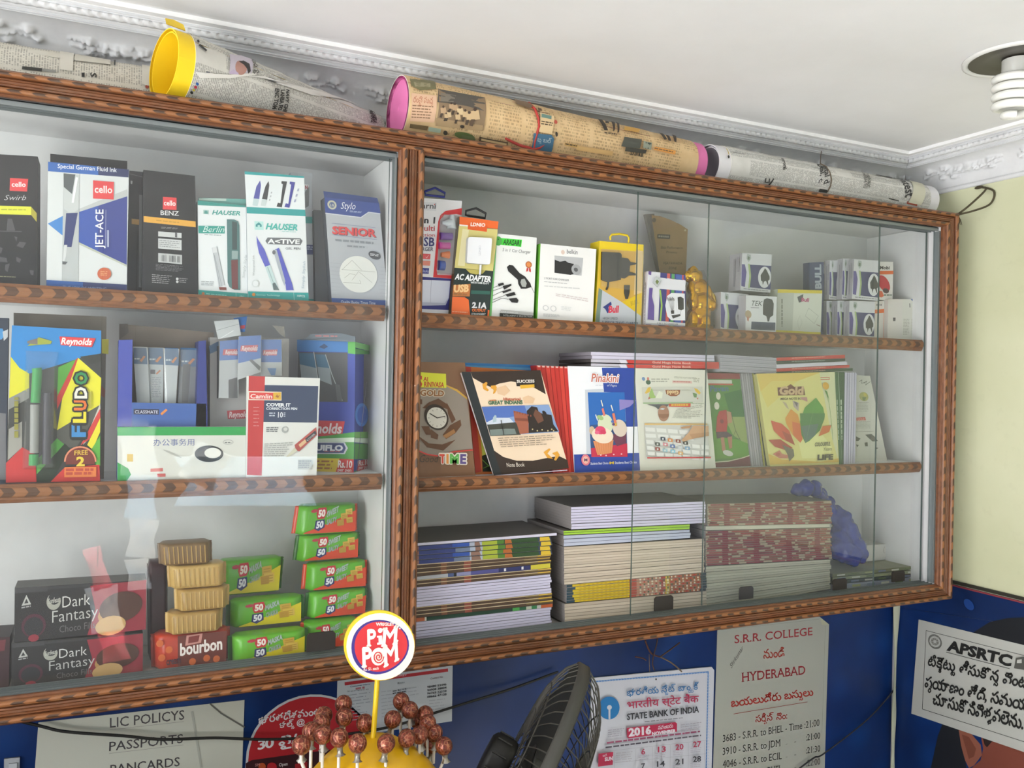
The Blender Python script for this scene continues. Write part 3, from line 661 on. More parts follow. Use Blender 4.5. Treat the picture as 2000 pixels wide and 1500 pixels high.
for ch, cl, p in (('F', '3a86c4', '658,1000 658,905 552,1000'), ('L', 'e8d832', '660,892 660,806 562,892'), ('U', 'e0702c', '664,796 664,714 570,796'), ('D', 'e6e2d8', '668,704 668,616 574,704'), ('O', '2f8a50', '670,596 670,500 574,596')):
    a.text(ch, p, '23241f', .02, .11); a.text(ch, p, cl, .035)
a.rows('705,780 680,780 680,520 705,520', 1, 'b0a83a', 2); a.rows('112,1005 112,690 150,690 150,1005', 1, '8f8a3a', 7, .8, .0)
a.ell('620,1190 744,1190 620,1070', 'dd8a68', 28, 0, 180); a.ell('620,1192 732,1192 620,1082', '742a1e', 28, -10, 190); a.text('FREE', '574,1140 678,1134 574,1104', 'd8b23c', .02); a.text('2', '588,1222 654,1222 588,1150', 'e0c440', .04); a.poly('498,1232 742,1230 742,1306 496,1310', 'de7a3a'); a.rows('508,1242 732,1240 732,1296 508,1300', 2, 'b8442c', 4, .7)
o = done(a)
def tube_on(a, pts, r, mat, off, name, parent, n=10):
    b = MB(); ab = a.ab(pts); b.tube([a.F.p3(x, y, off) for x, y in ab], r, mat, n); return b.build(name, parent)
tube_on(a, '286,470 290,500 276,735', .0065, '2f9a48', .0075, 'pen_cap', o); tube_on(a, '272,750 268,1120', .0062, '9a9c98', .0075, 'correction_pen', o); tube_on(a, '264,1130 262,1215', .0066, '2f9a4c', .0075, 'pen_cap', o); tube_on(a, '368,660 360,1205', .0058, '3c3a44', .0075, 'refill_pen', o)
b = MB(); P = a.ab('200,336 452,346 432,1250 174,1250'); Qi = a.ab('222,440 425,446 412,1228 200,1228')
f0 = [a.F.p3(x, y, .0016) for x, y in P[::-1]]; f1 = [a.F.p3(x, y, .016) for x, y in Qi[::-1]]
b.face(f1, CLEAR)
for i in range(4): b.face([f0[i], f0[(i + 1) % 4], f1[(i + 1) % 4], f1[i]], CLEAR)
b.build('blister_bubble', o, label='clear plastic bubble')
# open display box with pouches
t = thing('pen_display_box', 'open blue display box holding silver pouches, behind the green-striped carton', 'display box', on_plane(285, 820, V((0, .085, 0)), V((0, 1, 0))))
t.location.z = ZS2L
def piece(name, w, px, y, thick, front, side=None, zb=None, parent=t):
    win(w); F = facing(px.split()[-1], y); a = slab(F, px, thick, front, side, zb); a.name = name; return a
c = piece('back_flap', 'C1', '920,128 1650,196 1650,900 912,880', .125, .0015, '7d7166', None, ZS2L); c.poly('920,128 985,128 992,196 920,250', '6a6058'); c.mb.build('back_flap', t)
c = piece('side_wall', 'C1', '914,254 1022,250 1016,880 906,880', .066, .0585, '454fa6', '3a4488', ZS2L); c.mb.build('side_wall', t)
c = piece('side_wall', 'C2', '30,262 88,256 100,900 10,900', .066, .0585, '2c3780', '28306a', ZS2L); c.mb.build('side_wall', t)
c = piece('front_wall', 'C1', '1017,735 1590,745 1590,880 1017,880', .066, .0015, '3c5ea2', None, ZS2L); c.poly('1030,784 1226,786 1226,828 1030,826', '25253f'); c.text('CLASSMATE', '1040,818 1218,820 1040,794', 'c8c8d8', .015); c.poly('1236,820 1280,782 1292,794 1248,834', 'd4823c'); c.mb.build('front_wall', t)
for k, (px, hd) in enumerate((('1026,304 1136,308 1158,800 1060,800', 436), ('1140,310 1262,314 1256,800 1160,800', 440), ('1268,318 1380,322 1352,800 1268,800', 446), ('1388,326 1520,330 1502,800 1370,800', 456))):
    pl = [s.split(',') for s in px.split()]; y = .088 + .006 * (k % 2)
    a = pack('pen_pouch', ('clear pen pouch with blue header, next to the blue post of the display box', 'clear pen pouch with printed white slip, second from the blue post', 'clear pen pouch with blue header, third from the blue post', 'clear pen pouch with a dark pen inside, farthest from the blue post')[k], 'pouch', 'C1', px, y, ZS2L + .004, .003, 'c2c7ca' if k != 3 else '6e7278', 'd0d4d6', group='pen pouches in the display box')
    f = lambda u, v: f'{float(pl[0][0]) + (float(pl[1][0]) - float(pl[0][0])) * u},{v}'
    a.poly(f'{f(.02, 312)} {f(.95, 316)} {f(1.0, hd + 4)} {f(.06, hd)}', '275a84'); a.poly(f'{f(.45, hd - 24)} {f(.75, hd - 62)} {f(.88, hd - 56)} {f(.6, hd - 14)}', 'cf7f3c'); a.rows(f'{f(.1, hd - 45)} {f(.5, hd - 45)} {f(.5, hd - 20)} {f(.1, hd - 20)}', 1, 'c8d4dc', 3)
    if k == 1: a.poly('1160,480 1196,482 1196,516 1160,514', '3a2a34'); a.poly('1200,512 1230,484 1240,490 1210,520', 'd07a40'); a.rows('1170,540 1245,540 1245,700 1170,700', 12, '9a9ea4', 3)
    if k == 3: a.poly('1410,440 1470,440 1450,735 1400,735', '2a2a30')
    o = done(a); b = MB(); P = a.Q(.0, .0, 1, .0, 1.0, 1.0, 0, 1.0); n = 6; rows = []
    for i in range(7):
        v = i / 6; L = a.Q(-.03, v, 1.03, v); rows.append([a.F.p3(L[0][0] + (L[1][0] - L[0][0]) * u, L[0][1] + (L[1][1] - L[0][1]) * u, .0008 + .004 * math.sin(math.pi * u) * math.sin(math.pi * min(1, v * 1.1 + .05)) + .0008 * ((i * 3 + int(u * 8)) % 3)) for u in (0, .25, .5, .75, 1)])
    b.grid(rows, FOIL); b.build('clear_sleeve', o)
# green striped carton lying in front
a = pack('carton', 'long white carton with a green stripe, bluish characters and a black ring print', 'carton', 'C1', '905,925 1990,922 1990,1360 905,1376', .05, ZS2L, .0135, 'd4d4cd', 'c0bfb8')
a.poly('905,925 1990,922 1990,986 905,990', '2c9a4c'); a.text('办公事务用', '1182,1066 1498,1062 1182,1016', '5b669c', .01); a.poly('905,1195 990,1245 1010,1290 955,1374 905,1376', '3a9a50'); a.poly('980,1132 1026,1132 1026,1190 980,1190', 'c8a640'); a.poly('1160,1245 1256,1240 1256,1265 1160,1270', 'c46864'); a.poly('1212,1284 1276,1282 1276,1306 1212,1308', 'c4605c'); a.ell('1330,1130 1400,1160 1330,1122', 'b4b4ae')
win('C2'); a.ell('112,1130 222,1130 112,1066', '2f2f30', 28); a.ell('140,1124 204,1124 140,1084', 'd4d4cd', 24); a.ell('258,1040 300,1040 258,1020', 'b4b4b0', 18); a.ell('258,1040 292,1040 258,1026', 'd4d4cd', 18); a.rows('232,1040 285,1040 285,1054 232,1054', 1, '6a6a6a', 3); done(a)
# grey display box of pouches
a = pack('pen_display_box', 'grey card display box with hanging clear pouches under blue headers and red labels', 'display box', 'C2', '118,232 728,242 722,900 118,900', .096, ZS2L, .025, 'aeacaa', '98969a')
a.poly('110,300 185,262 185,330 120,360', '49688a'); a.poly('172,300 186,300 186,700 172,705', '3e3f44'); a.poly('600,140 690,150 700,240 650,200', '8f8c86'); a.poly('250,798 395,790 390,858 256,862', 'bc464c'); a.text('Reynolds', '265,850 420,846 268,806', 'ead0d0', .03, shear=.1); o = done(a)
for k, (px, lab, tx, y) in enumerate((('196,262 342,250 336,700 186,700', '222,325 330,322 330,372 216,370', '236,362 330,362 240,330', .08), ('342,226 512,216 510,500 332,560', '358,296 490,290 480,345 350,340', '362,336 484,332 366,300', .07), ('514,250 670,250 672,530 514,530', '526,330 640,326 634,372 524,372', '530,365 634,362 532,334', .078))):
    a = pack('pen_pouch', ('clear pouch under blue header, hanging lowest on the grey display box', 'middle clear pouch with a red label on blue, hanging frontmost on the grey display box', 'clear pouch with crinkled wrap, hanging beside the tall blue display box')[k], 'pouch', 'C2', px, y, None, .002, 'bfc2c4', 'c8ccce', group='pouches on the grey display box')
    P = a.Q(0, 0, 1, 0, 1, .62 if k else .34, 0, .62 if k else .34); a.raw(P, '2866b6'); a.poly(lab, 'c43a42'); a.text('Reynolds', tx, 'f0dcdc', .03, shear=.12)
    if k < 2: a.poly('262,560 330,540 332,700 262,700', '35363a') if k == 0 else a.poly('420,410 500,490 510,460 440,400', '55585c')
    else: a.poly('560,470 630,470 620,525 590,525', '3a78b4')
    o2 = done(a); b = MB(); rows = []
    for i in range(7):
        v = i / 6; L = a.Q(-.02, v, 1.02, v); rows.append([a.F.p3(L[0][0] + (L[1][0] - L[0][0]) * u, L[0][1] + (L[1][1] - L[0][1]) * u, .0006 + .003 * math.sin(math.pi * u) + .0012 * ((i * 5 + int(u * 8)) % 3)) for u in (0, .25, .5, .75, 1)])
    b.grid(rows, FOIL); b.build('clear_sleeve', o2)
a = pack('pen_pouch', 'creased silver pouch with a blue corner, poking up above the other pouches', 'pouch', 'C2', '150,108 338,92 358,216 182,246', .085, None, .002, 'c2c6c8', 'c8ccce'); a.line('165,180 340,130', 3, '8a8e92'); a.line('200,240 300,180', 4, 'e4e8e8')
o2 = done(a); c = card('header_tab', o2, 'C2', '300,84 406,70 388,190 350,192', .0885, '2a66ac'); c.poly('352,142 390,138 386,165 354,168', 'b83a44'); c.mb.build('header_tab', o2)
# white correction pen box
a = pack('correction_pen_box', 'white correction pen box with a red strip and navy block, standing before the pouches', 'pen box', 'C2', '402,530 967,548 940,1312 396,1292', .0445, ZS2L, .005, 'dcdcd8', 'c4c4c0')
a.poly('418,530 543,534 522,1166 518,1298 404,1292', 'bf3838'); a.poly('541,600 954,608 943,890 531,884', '36425e'); a.text('COVER IT', '552,764 740,766 553,738', 'eef0f2', .04); a.text('CORRECTION PEN', '552,790 790,792 553,771', 'e0e4ea', .03); a.text('10', '642,850 680,850 644,808', 'dfe3ea', .02); a.rows('575,812 625,812 625,850 575,850', 2, 'c4cad6', 2); a.rows('686,812 704,812 704,850 686,850', 3, 'c4cad6', 1)
a.poly('414,648 670,652 670,720 414,716', 'e6d8c8'); a.poly('420,655 606,660 606,712 420,708', 'd6443f'); a.poly('606,658 666,656 666,714 606,712', 'dcae38'); a.text('Camlin', '428,702 598,704 430,668', 'f2e2dc', .02); a.poly('622,690 636,672 642,684 656,676 644,700', 'a86a2c'); a.rows('452,770 508,770 508,940 452,940', 6, 'd8a09c', 1, .15)
a.rows('552,925 650,925 650,968 552,966', 3, '6a6c70', 4); a.ell('695,945 720,945 695,920', 'a8aaa8', 18); a.ell('700,940 716,940 700,926', 'd4d4d0', 14); a.rows('538,1052 770,1040 715,1158 533,1158', 7, 'a6a8a6', 8, .4); a.poly('770,1062 936,924 943,985 806,1112 780,1104', 'b0504a'); a.poly('852,1014 930,950 940,976 866,1044', '33353a'); a.text('COVER', '868,1034 930,982 860,1022', 'd8d8d8'); a.poly('800,1060 850,1018 862,1040 814,1082', 'd8b48a'); a.poly('770,1080 792,1106 730,1150 700,1158', 'd0cdb8'); a.poly('796,1176 905,1176 903,1250 794,1250', 'bdbdb8'); a.rows('800,1182 900,1182 900,1245 800,1245', 4, '96969a', 5); done(a)
# tall blue refill display box, turned
a = pack('refill_display_box', 'tall blue and green refill display box with a window, turned so its end shows', 'display box', 'C2', '790,250 1240,268 1228,1306 886,1294', .135, ZS2L, .05, '2a3f9c', '263a8c', yaw=-33)
a.poly('790,250 1182,263 1182,346 790,340', '2c72b4'); a.poly('1182,263 1240,268 1240,362 1182,356', '56ac48'); a.poly('800,346 1180,350 1180,732 790,726', '3f4144'); a.poly('806,352 922,356 942,470 812,440', '2f6484'); a.poly('812,440 942,470 962,720 830,600', '8c979c'); a.poly('930,362 1010,366 1042,470 948,460', '2c5c78'); a.poly('948,460 1042,470 1060,600 960,560', '7e898e'); a.line('1010,366 1060,520 1140,720', 6, '9aa4a6'); a.line('920,345 960,600', 4, 'c4ccce'); a.poly('1085,590 1120,600 1140,725 1100,720', '55595c')
a.poly('960,308 1000,282 1030,305 1000,322', '1f3f66'); a.poly('880,870 1160,880 1136,1004 880,990', 'cc363c'); a.text('Reynolds', '800,968 1132,972 806,892', 'f2dede', .03, shear=.1); a.poly('886,1008 1236,962 1234,1006 886,1018', '4fa446'); a.poly('886,1016 1234,1004 1232,1040 886,1042', 'd4e6d0'); a.poly('886,1042 1232,1040 1230,1172 886,1164', '4c9a40'); a.poly('880,1040 1160,1042 1184,1086 1160,1132 880,1130', 'c8ccd4'); a.poly('880,1046 1150,1048 1168,1086 1150,1124 880,1122', '36467a'); a.text('QUIFLO', '870,1102 1146,1106 872,1058', 'eef0f4', .05); a.rows('1000,1108 1130,1110 1130,1120 1000,1118', 1, 'c46a6a', 4)
a.poly('886,1160 1120,1166 1086,1290 886,1284', 'e2c430'); a.rows('900,1180 1080,1182 1060,1262 900,1258', 3, 'b0702c', 3); a.poly('1120,1168 1230,1172 1228,1304 1084,1296', 'cc342e'); a.text('Rs.10', '1106,1234 1216,1238 1110,1178', 'f2e6e2', .03); a.text('per pen', '1106,1264 1210,1268 1108,1246', 'f0dcd8', .02)
s = side_of(a); s.poly('1240,268 1362,296 1362,340 1240,312', '7cc070'); s.poly('1240,318 1362,344 1362,362 1240,362', '4f9a48'); s.ell('1290,830 1340,830 1290,740', '3f7cc8'); s.ell('1290,830 1325,830 1290,765', '2c58b0'); s.poly('1234,962 1362,960 1360,1010 1234,1008', '7ab45a'); s.poly('1234,1010 1360,1012 1360,1050 1232,1042', 'd8e4d0'); s.poly('1232,1050 1360,1056 1358,1170 1230,1172', '4f9440'); s.poly('1262,1182 1352,1172 1346,1256 1250,1262', 'c8342e'); s.text('Rs.10', '1262,1222 1340,1212 1264,1180', 'f0e0dc', .02); s.text('per pen', '1262,1250 1340,1242 1264,1232', 'f0d8d4', .01); s.poly('1228,1262 1356,1262 1354,1296 1228,1304', '5a9a44'); s.line('1324,580 1286,900', 9, 'b0aab4'); s.line('1286,900 1256,1180', 8, '6a3f78'); s.line('1256,1180 1240,1270', 6, 'b0aab4')
o = done(a)
c = card('header_arch', o, 'C2', '830,255 900,206 1130,200 1240,228 1240,268 790,250', .138, '5f6a74', yaw=-33); c.rows('930,215 1110,218 1110,240 930,238', 1, 'a86a6c', 4); c.mb.build('header_arch', o)
# ================================================================== snacks on the cabinet floor behind the single pane
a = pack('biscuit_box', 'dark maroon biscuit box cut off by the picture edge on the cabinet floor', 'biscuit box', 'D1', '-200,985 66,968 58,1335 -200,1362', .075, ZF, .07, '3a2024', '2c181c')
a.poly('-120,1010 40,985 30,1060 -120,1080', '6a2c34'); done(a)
def choco(px, zb, lbl, y):
    a = pack('biscuit_box', lbl, 'biscuit box', 'D1', px, y, zb, .05, '232123', ['202022', '8a2430', '5a5856', '1a1a1c'], group=None)
    T = lambda *p: a.Q(*p)
    a.raw(T(.56, .05, 1, .0, 1, 1, .54, 1, .60, .5), '8c2433'); a.raw(T(.0, 0, .24, 0, .24, .1, 0, .1), '3c3c3e'); a.raw(T(.24, .01, .56, .01, .56, .06, .24, .07), '343436')
    a.ell(T(.285, .30, .338, .30, .285, .14), 'a4a49a', 24); a.ell(T(.29, .24, .334, .24, .29, .12), '26262a', 20); a.text('Sunfeast', T(.245, .34, .335, .31, .245, .24), 'b8b8b0', .02)
    a.text('Dark', T(.35, .43, .56, .41, .35, .22), 'd2d2ce', -.008); a.text('Fantasy', T(.275, .70, .62, .66, .275, .48), 'bcbcb8', -.008); a.text('Choco Fills', T(.33, .90, .60, .87, .33, .77), '6c6a6a', -.005)
    a.raw(T(.05, .34, .12, .32, .085, .14), 'b4b4b0'); a.raw(T(.07, .30, .10, .29, .085, .21), '26262a'); a.rows(T(.05, .36, .12, .34, .12, .39, .05, .41), 1, 'a0a0a0', 3)
    a.ell(T(.14, .72, .23, .72, .14, .50), '4a2030', 20); a.ell(T(.14, .74, .21, .74, .14, .56), '26262a', 18); a.ell(T(.14, .95, .18, .95, .14, .88), '8a2a38', 10)
    a.ell(T(.76, .62, .90, .58, .76, .40), 'b48a52', 20); a.ell(T(.80, .50, .97, .46, .80, .20), '4a2a1e', 20); a.ell(T(.72, .85, .84, .83, .72, .66), 'c09a62', 18)
    return a
a = choco('76,1012 952,945 950,1235 76,1340', ZF, 'black and red biscuit box, underneath its twin on the cabinet floor', .066); zt = a.F.p3(*a.P[0]).z; zt = min(zt, a.F.p3(*a.P[1]).z); done(a)
for p in (a.P[0], a.P[1]): pass
a = choco('98,642 975,588 972,900 95,965', max(a.F.p3(*a.P[0]).z, a.F.p3(*a.P[1]).z) + .0006, 'black and red biscuit box stacked on top of its twin', .068); done(a)
def pillow(name, label, cat, w, px, y, thick, base, end, zb=None, yaw=0, group=None, crimp='zig'):
    win(w)
    if y is None:   # set back so that its foot meets the thing below
        c = q(px); d = ray((c[2][0] + c[3][0]) / 2, (c[2][1] + c[3][1]) / 2); y = min(.14, max(.046, (CAM + d * ((zb - EYE) / d.z)).y))
    F = facing(px.split()[3], y, yaw); a = Art(F); P = a.ab(px)
    if zb is not None:
        d = zb - F.o.z; P = P[:2] + [(P[2][0], d), (P[3][0], d)]; t_ = (P[0][1] + P[1][1]) / 2; P[0], P[1] = (P[0][0], t_), (P[1][0], t_)
    global TOPZ; TOPZ = F.o.z + max(P[0][1], P[1][1]) + .0004
    a.P = P; a.name = name; a.tags = (label, cat, group); rows = []; NU, NV = 14, 24; ee = (P[1][0] - P[0][0])
    cols = [(-.055, .05), (-.02, .07)] + [(i / NU, min(1, .25 + 5.5 * min(i / NU, 1 - i / NU) ** .8)) for i in range(NU + 1)] + [(1.02, .07), (1.055, .05)]
    for ci, (u, sc) in enumerate(cols):
        r = []
        for j in range(NV):
            th = 2 * math.pi * j / NV; c, s_ = math.cos(th), math.sin(th); p = .38
            dv = math.copysign(abs(s_) ** p, s_); dd = math.copysign(abs(c) ** p, c)
            zig = (.012 if j % 2 else 0) * (1 if u < 0 else -1 if u > 1 else 0)
            v = .5 + dv * .5 * (1 if 0 < u < 1 else .93); L = a.Q(u + zig * (ci in (0, len(cols) - 1)), v)[0]
            wr = .0007 * math.sin(u * 40 + j * 1.7) * (abs(dv) > .9)
            r.append(F.p3(L[0], L[1], -thick / 2 + dd * thick / 2 * sc + wr))
        rows.append(r)
    a.mb.grid(rows[2:-2], base, closed=True); a.mb.face(rows[2][::-1], base); a.mb.face(rows[-3], base)
    a.foot = F.p3((P[2][0] + P[3][0]) / 2, min(P[2][1], P[3][1]), -thick / 2)
    a.ends = (rows[:3], rows[-3:], end); a.h = .0006; return a
def wrap_print(a):
    o = done(a)
    for r in a.ends[:2]:
        b = MB(); b.grid(r, a.ends[2], closed=True); b.face(r[0][::-1], a.ends[2]); b.face(r[-1], a.ends[2]); b.build('end_seal', o)
def fifty(a, low, biscuit, title):
    T = lambda *p: a.Q(*p); 
    a.raw(T(.10, .90, .55, .58, .97, .20, .97, .93, .10, .93), low)
    a.raw(T(.30, .08, .44, .06, .46, .24, .42, .44, .31, .46, .28, .28), 'c02a36'); a.text('50', T(.312, .38, .432, .36, .312, .14), 'f0e8e0', .05)
    a.raw(T(.28, .50, .43, .47, .44, .74, .34, .86, .27, .78), '2a2f6a'); a.text('50', T(.295, .76, .415, .73, .297, .53), 'e8e8ee', .05)
    a.text(title[0], T(.46, .40, .66, .22, .46, .20), 'a8b8b0', .05); a.text(title[1], T(.47, .66, .64, .56, .47, .48), '98a8a0', .05)
    a.ell(T(.24, .17, .30, .16, .24, .11), 'b83440', 14)
    for k, (u, v, r) in enumerate(biscuit):
        a.raw(T(u, v, u + r, v - .03, u + r * 1.05, v + r * 1.5, u + r * .1, v + r * 1.6), ('c9a23c', 'd8b44c', 'ba8e30')[k % 3])
        for m in range(3): a.raw(T(u + r * .2, v + .06 + m * r * .45, u + r * .9, v + .04 + m * r * .45, u + r * .9, v + .07 + m * r * .45, u + r * .2, v + .09 + m * r * .45), 'b08a2c')
    wrap_print(a)
GREEN, DGREEN = K('62b02c', .3), K('2f6a2a', .35)
YEL, ORG = K('d6c420', .3), K('d4441f', .3)
MB_ = [(.66, .22, .16), (.70, .42, .17), (.65, .50, .14)]; SB_ = [(.70, .30, .12), (.78, .16, .12), (.64, .52, .12), (.80, .45, .11)]
gM, gS = 'green and yellow biscuit packets', 'green and orange biscuit packets'
lo = pillow('biscuit_packet', 'green and yellow biscuit packet, bottom one of its heap', 'biscuit packet', 'D2', '300,1122 866,1080 862,1280 304,1335', .05, .045, GREEN, DGREEN, ZF, group=gM); fifty(lo, YEL, MB_, ('MASKA', 'CHASKA'))
fifty(pillow('biscuit_packet', 'green and yellow biscuit packet, middle one of its heap', 'biscuit packet', 'D2', '288,856 838,812 836,1014 284,1062', None, .045, GREEN, DGREEN, TOPZ, group=gM), YEL, MB_, ('MASKA', 'CHASKA'))
fifty(pillow('biscuit_packet', 'green and yellow biscuit packet, top one of its heap, beside the gold packets', 'biscuit packet', 'D2', '200,540 682,514 662,684 196,738', None, .045, GREEN, DGREEN, TOPZ, group=gM), YEL, MB_, ('MASKA', 'CHASKA'))
for k, (px, y) in enumerate((('860,1020 1262,992 1258,1190 858,1222', .075), ('902,790 1338,764 1326,952 880,988', .08), ('884,562 1334,546 1332,746 866,772', .076), ('826,342 1276,324 1272,490 800,512', .082), ('822,112 1258,100 1252,300 790,320', .078))):
    fifty(pillow('biscuit_packet', ('green and orange biscuit packet at the foot of the tall heap, behind the finger grip', 'green and orange biscuit packet, second from the foot of the tall heap', 'green and orange biscuit packet, third from the foot of the tall heap', 'green and orange biscuit packet, second from the top of the tall heap', 'green and orange biscuit packet, topmost of the tall heap')[k], 'biscuit packet', 'D2', px, y if k == 0 else None, .045, GREEN, (K('d4441f', .3), DGREEN)[k % 2], ZF if k == 0 else TOPZ, group=gS), ORG, SB_, ('SWEET', 'SALTY'))
# bourbon packet and gold packets
a = pillow('biscuit_packet', 'orange red cream biscuit packet at the foot of the gold packets', 'biscuit packet', 'O', '303,1244 446,1228 444,1296 305,1312', .058, .05, K('b8381c', .3), K('8a2616', .3), ZF)
win('D2'); a.h = .0008; a.raw(a.Q(.30, .05, .98, .04, .98, .95, .30, .95), '6a2a1e'); a.raw(a.Q(.42, .06, .64, .04, .62, .30, .40, .34), 'c88a80'); a.raw(a.Q(.45, .10, .60, .08, .58, .26, .44, .28), '7a2a24'); a.text('bourbon', a.Q(.33, .60, .92, .54, .33, .26), 'f0e6e0', .03); a.text('cream', a.Q(.14, .82, .34, .80, .14, .68), '3a2a3a', .02)
for u, v in ((.06, .2), (.18, .4), (.08, .6), (.5, .8), (.7, .75), (.84, .8)): a.ell(a.Q(u, v, u + .05, v, u, v - .1), 'd0642a', 10)
wrap_print(a)
gold, gold2 = K('b08d4e', .35), K('c4a260', .35)
for k, (px, y, c, c2) in enumerate((('330,1203 434,1190 432,1238 331,1247', .062, gold, gold2), ('347,1153 447,1147 446,1190 349,1198', .058, gold, gold2), ('333,1108 440,1100 440,1146 336,1154', .06, gold2, gold), ('314,1064 412,1059 413,1101 317,1109', .1, K('7d6240', .4), K('6a5236', .4)))):
    p = pillow('biscuit_packet', ('gold biscuit packet resting on the orange red packet', 'gold biscuit packet, second above the orange red packet', 'gold biscuit packet, third above the orange red packet', 'brownish gold biscuit packet on top of the gold ones')[k], 'biscuit packet', 'O', px, None, .05, c, c2, TOPZ, group='gold biscuit packets')
    for m in range(10): p.raw(p.Q(.05 + m * .09, .12, .07 + m * .09, .12, .075 + m * .09, .88, .055 + m * .09, .88), gold2 if c is gold else gold)
    wrap_print(p)
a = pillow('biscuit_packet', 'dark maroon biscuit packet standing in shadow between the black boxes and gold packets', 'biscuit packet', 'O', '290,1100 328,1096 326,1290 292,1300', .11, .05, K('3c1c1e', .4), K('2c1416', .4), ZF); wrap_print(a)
# ================================================================== top shelf, open side: chargers
def hook(parent, w, pts, r, mat, y, name='hang_hook', closed=True):
    win(w); F = facing(pts.split()[0], y); b = MB(); b.tube([F.p3(*F.l(p)) for p in q(pts)], r, mat, 6, closed=closed); return b.build(name, parent)
a = pack('charger_pack', 'white charger pack with red edge and blue foot, half hidden by the divider', 'charger pack', 'B3', '-70,160 496,206 398,1284 -150,1262', .07, ZS1R, .03, 'e2e2e4', 'd0d0d4')
a.poly('-100,905 432,944 398,1284 -150,1262', '30307a'); a.poly('-110,1216 402,1238 398,1284 -150,1262', 'dcdce2'); a.poly('-60,950 385,962 372,1120 340,1190 -80,1200', 'b8bcd0'); a.poly('60,950 380,960 366,1120 330,1170 50,1160', 'd4d8e6'); a.line('205,955 195,1165', 3, '8a8ea8')
a.poly('495,274 490,340 440,330 330,340 290,380 255,860 262,905 430,910 432,944 222,926 270,400 290,340 340,300', 'd0383c'); a.poly('330,335 470,350 430,905 258,890 285,390', 'aaa6a8')
a.poly('60,214 256,222 250,300 50,290', 'd4d4d8'); a.text('arni', '112,276 244,280 116,226', '303038', .01); a.poly('228,234 238,234 238,244 228,244', 'd04040'); a.text('5 in 1', '38,412 238,418 42,352', '26262e', .03); a.text('Multi', '70,488 236,490 72,436', 'b84048', .01); a.text('Function', '20,540 236,544 22,508', 'c4444a', .0); a.text('USB', '60,628 232,634 64,544', '38386e', .02); a.text('CHARGER', '20,676 222,680 22,640', '44445a', .01)
a.poly('60,700 196,708 192,758 60,750', 'd0565a'); a.line('150,735 160,745 178,718', 3, 'f0d8d8'); a.poly('60,770 194,774 190,818 60,812', 'd88878'); a.poly('60,835 182,842 178,895 60,890', '3a3f86'); a.text('1000mAh', '90,880 174,884 92,852', 'c0c4e0')
o = done(a)
def nub(pts, r, mat, nm): 
    b = MB(); P = [a.F.p3(*p, .004) for p in a.ab(pts)]; b.tube(P, r, mat, 10); b.build(nm, o)
win('B3'); nub('395,345 390,470', [.004, .009], 'c8d4d8', 'adapter_tip'); nub('300,415 388,420', [.003, .009], 'c8d4d8', 'adapter_tip'); nub('280,540 392,545', .0068, '6a3f96', 'adapter_tip'); nub('270,628 372,632', .0062, 'c04a9a', 'adapter_tip'); nub('290,715 365,718', [.004, .007], 'd8722a', 'adapter_tip'); nub('265,815 320,820', .009, '2f4fa0', 'adapter_tip')
win('B3'); b = MB(); f = [a.F.p3(*p, .0135) for p in a.ab('270,900 425,905 466,352 300,345')]; g = [a.F.p3(*p, .0002) for p in a.ab('255,905 432,910 474,346 290,338')]
b.face(f, CLEAR); [b.face([g[i], g[(i + 1) % 4], f[(i + 1) % 4], f[i]], CLEAR) for i in range(4)]; b.build('blister_bubble', o, label='clear plastic bubble')
hook(o, 'B3', '140,118 240,82 334,130 330,168 150,148', .0022, '2c3080', .0725)
a = pack('charger_pack', 'slim charger pack with orange top, white plug in a clear yellow window and dark foot', 'charger pack', 'B3', '472,352 840,400 746,1308 392,1282', .055, ZS1R, .0145, '23302e', '5a4a2c')
a.poly('472,352 840,400 832,470 470,430', 'e2662a'); a.poly('470,426 556,436 556,448 470,440', 'ece4e0'); a.poly('466,440 832,474 788,868 424,836', 'cfc47c'); a.poly('500,470 560,478 520,820 455,815', 'ddd6a8'); a.poly('552,420 736,440 728,498 548,474', 'd85a24'); a.text('LDNIO', '574,442 712,450 578,408', 'f4e4dc', .04)
a.poly('424,836 520,845 560,890 620,905 680,895 720,862 788,870 746,1308 392,1282', '22302f'); a.poly('530,850 716,862 690,892 630,902 570,888', 'b8ac5a'); a.text('AC ADAPTER', '424,945 766,972 430,890', 'eceeee', .04, shear=.15); a.text('WITH USB SLOT', '574,984 748,994 576,966', 'd4d8d8', .04); a.poly('412,1000 575,990 566,1108 404,1108', 'b4703a'); a.text('USB', '414,1066 556,1062 420,996', 'e8c088', .05); a.rows('414,1078 550,1084 550,1104 412,1100', 2, '7a5a3c', 4); a.poly('580,1050 760,1058 756,1090 578,1084', '2c5a50')
a.poly('402,1112 520,1116 556,1140 566,1260 575,1296 392,1282', 'e06a34'); a.rows('400,1245 550,1255 548,1275 398,1265', 1, 'e8a080', 7); a.text('2.1A', '584,1214 724,1220 592,1160', 'd4d6d8', .05); a.text('OUTPUT', '586,1250 716,1256 588,1222', 'd8743c', .05); a.text('STRONGEST', '580,1280 716,1284 582,1262', 'b8bcbc', .05); a.poly('736,1235 752,1240 746,1306 730,1306', 'd8622c'); o = done(a)
b = MB(); P = a.ab('536,552 762,562 742,812 522,796'); L = []
for i, (p, nx) in enumerate(zip(P, P[1:] + P[:1])):
    pv = P[i - 1]; L += [tuple(p[k] + (pv[k] - p[k]) * .1 for k in (0, 1)), tuple(p[k] + (pv[k] - p[k]) * .02 + (nx[k] - p[k]) * .02 for k in (0, 1)), tuple(p[k] + (nx[k] - p[k]) * .1 for k in (0, 1))]
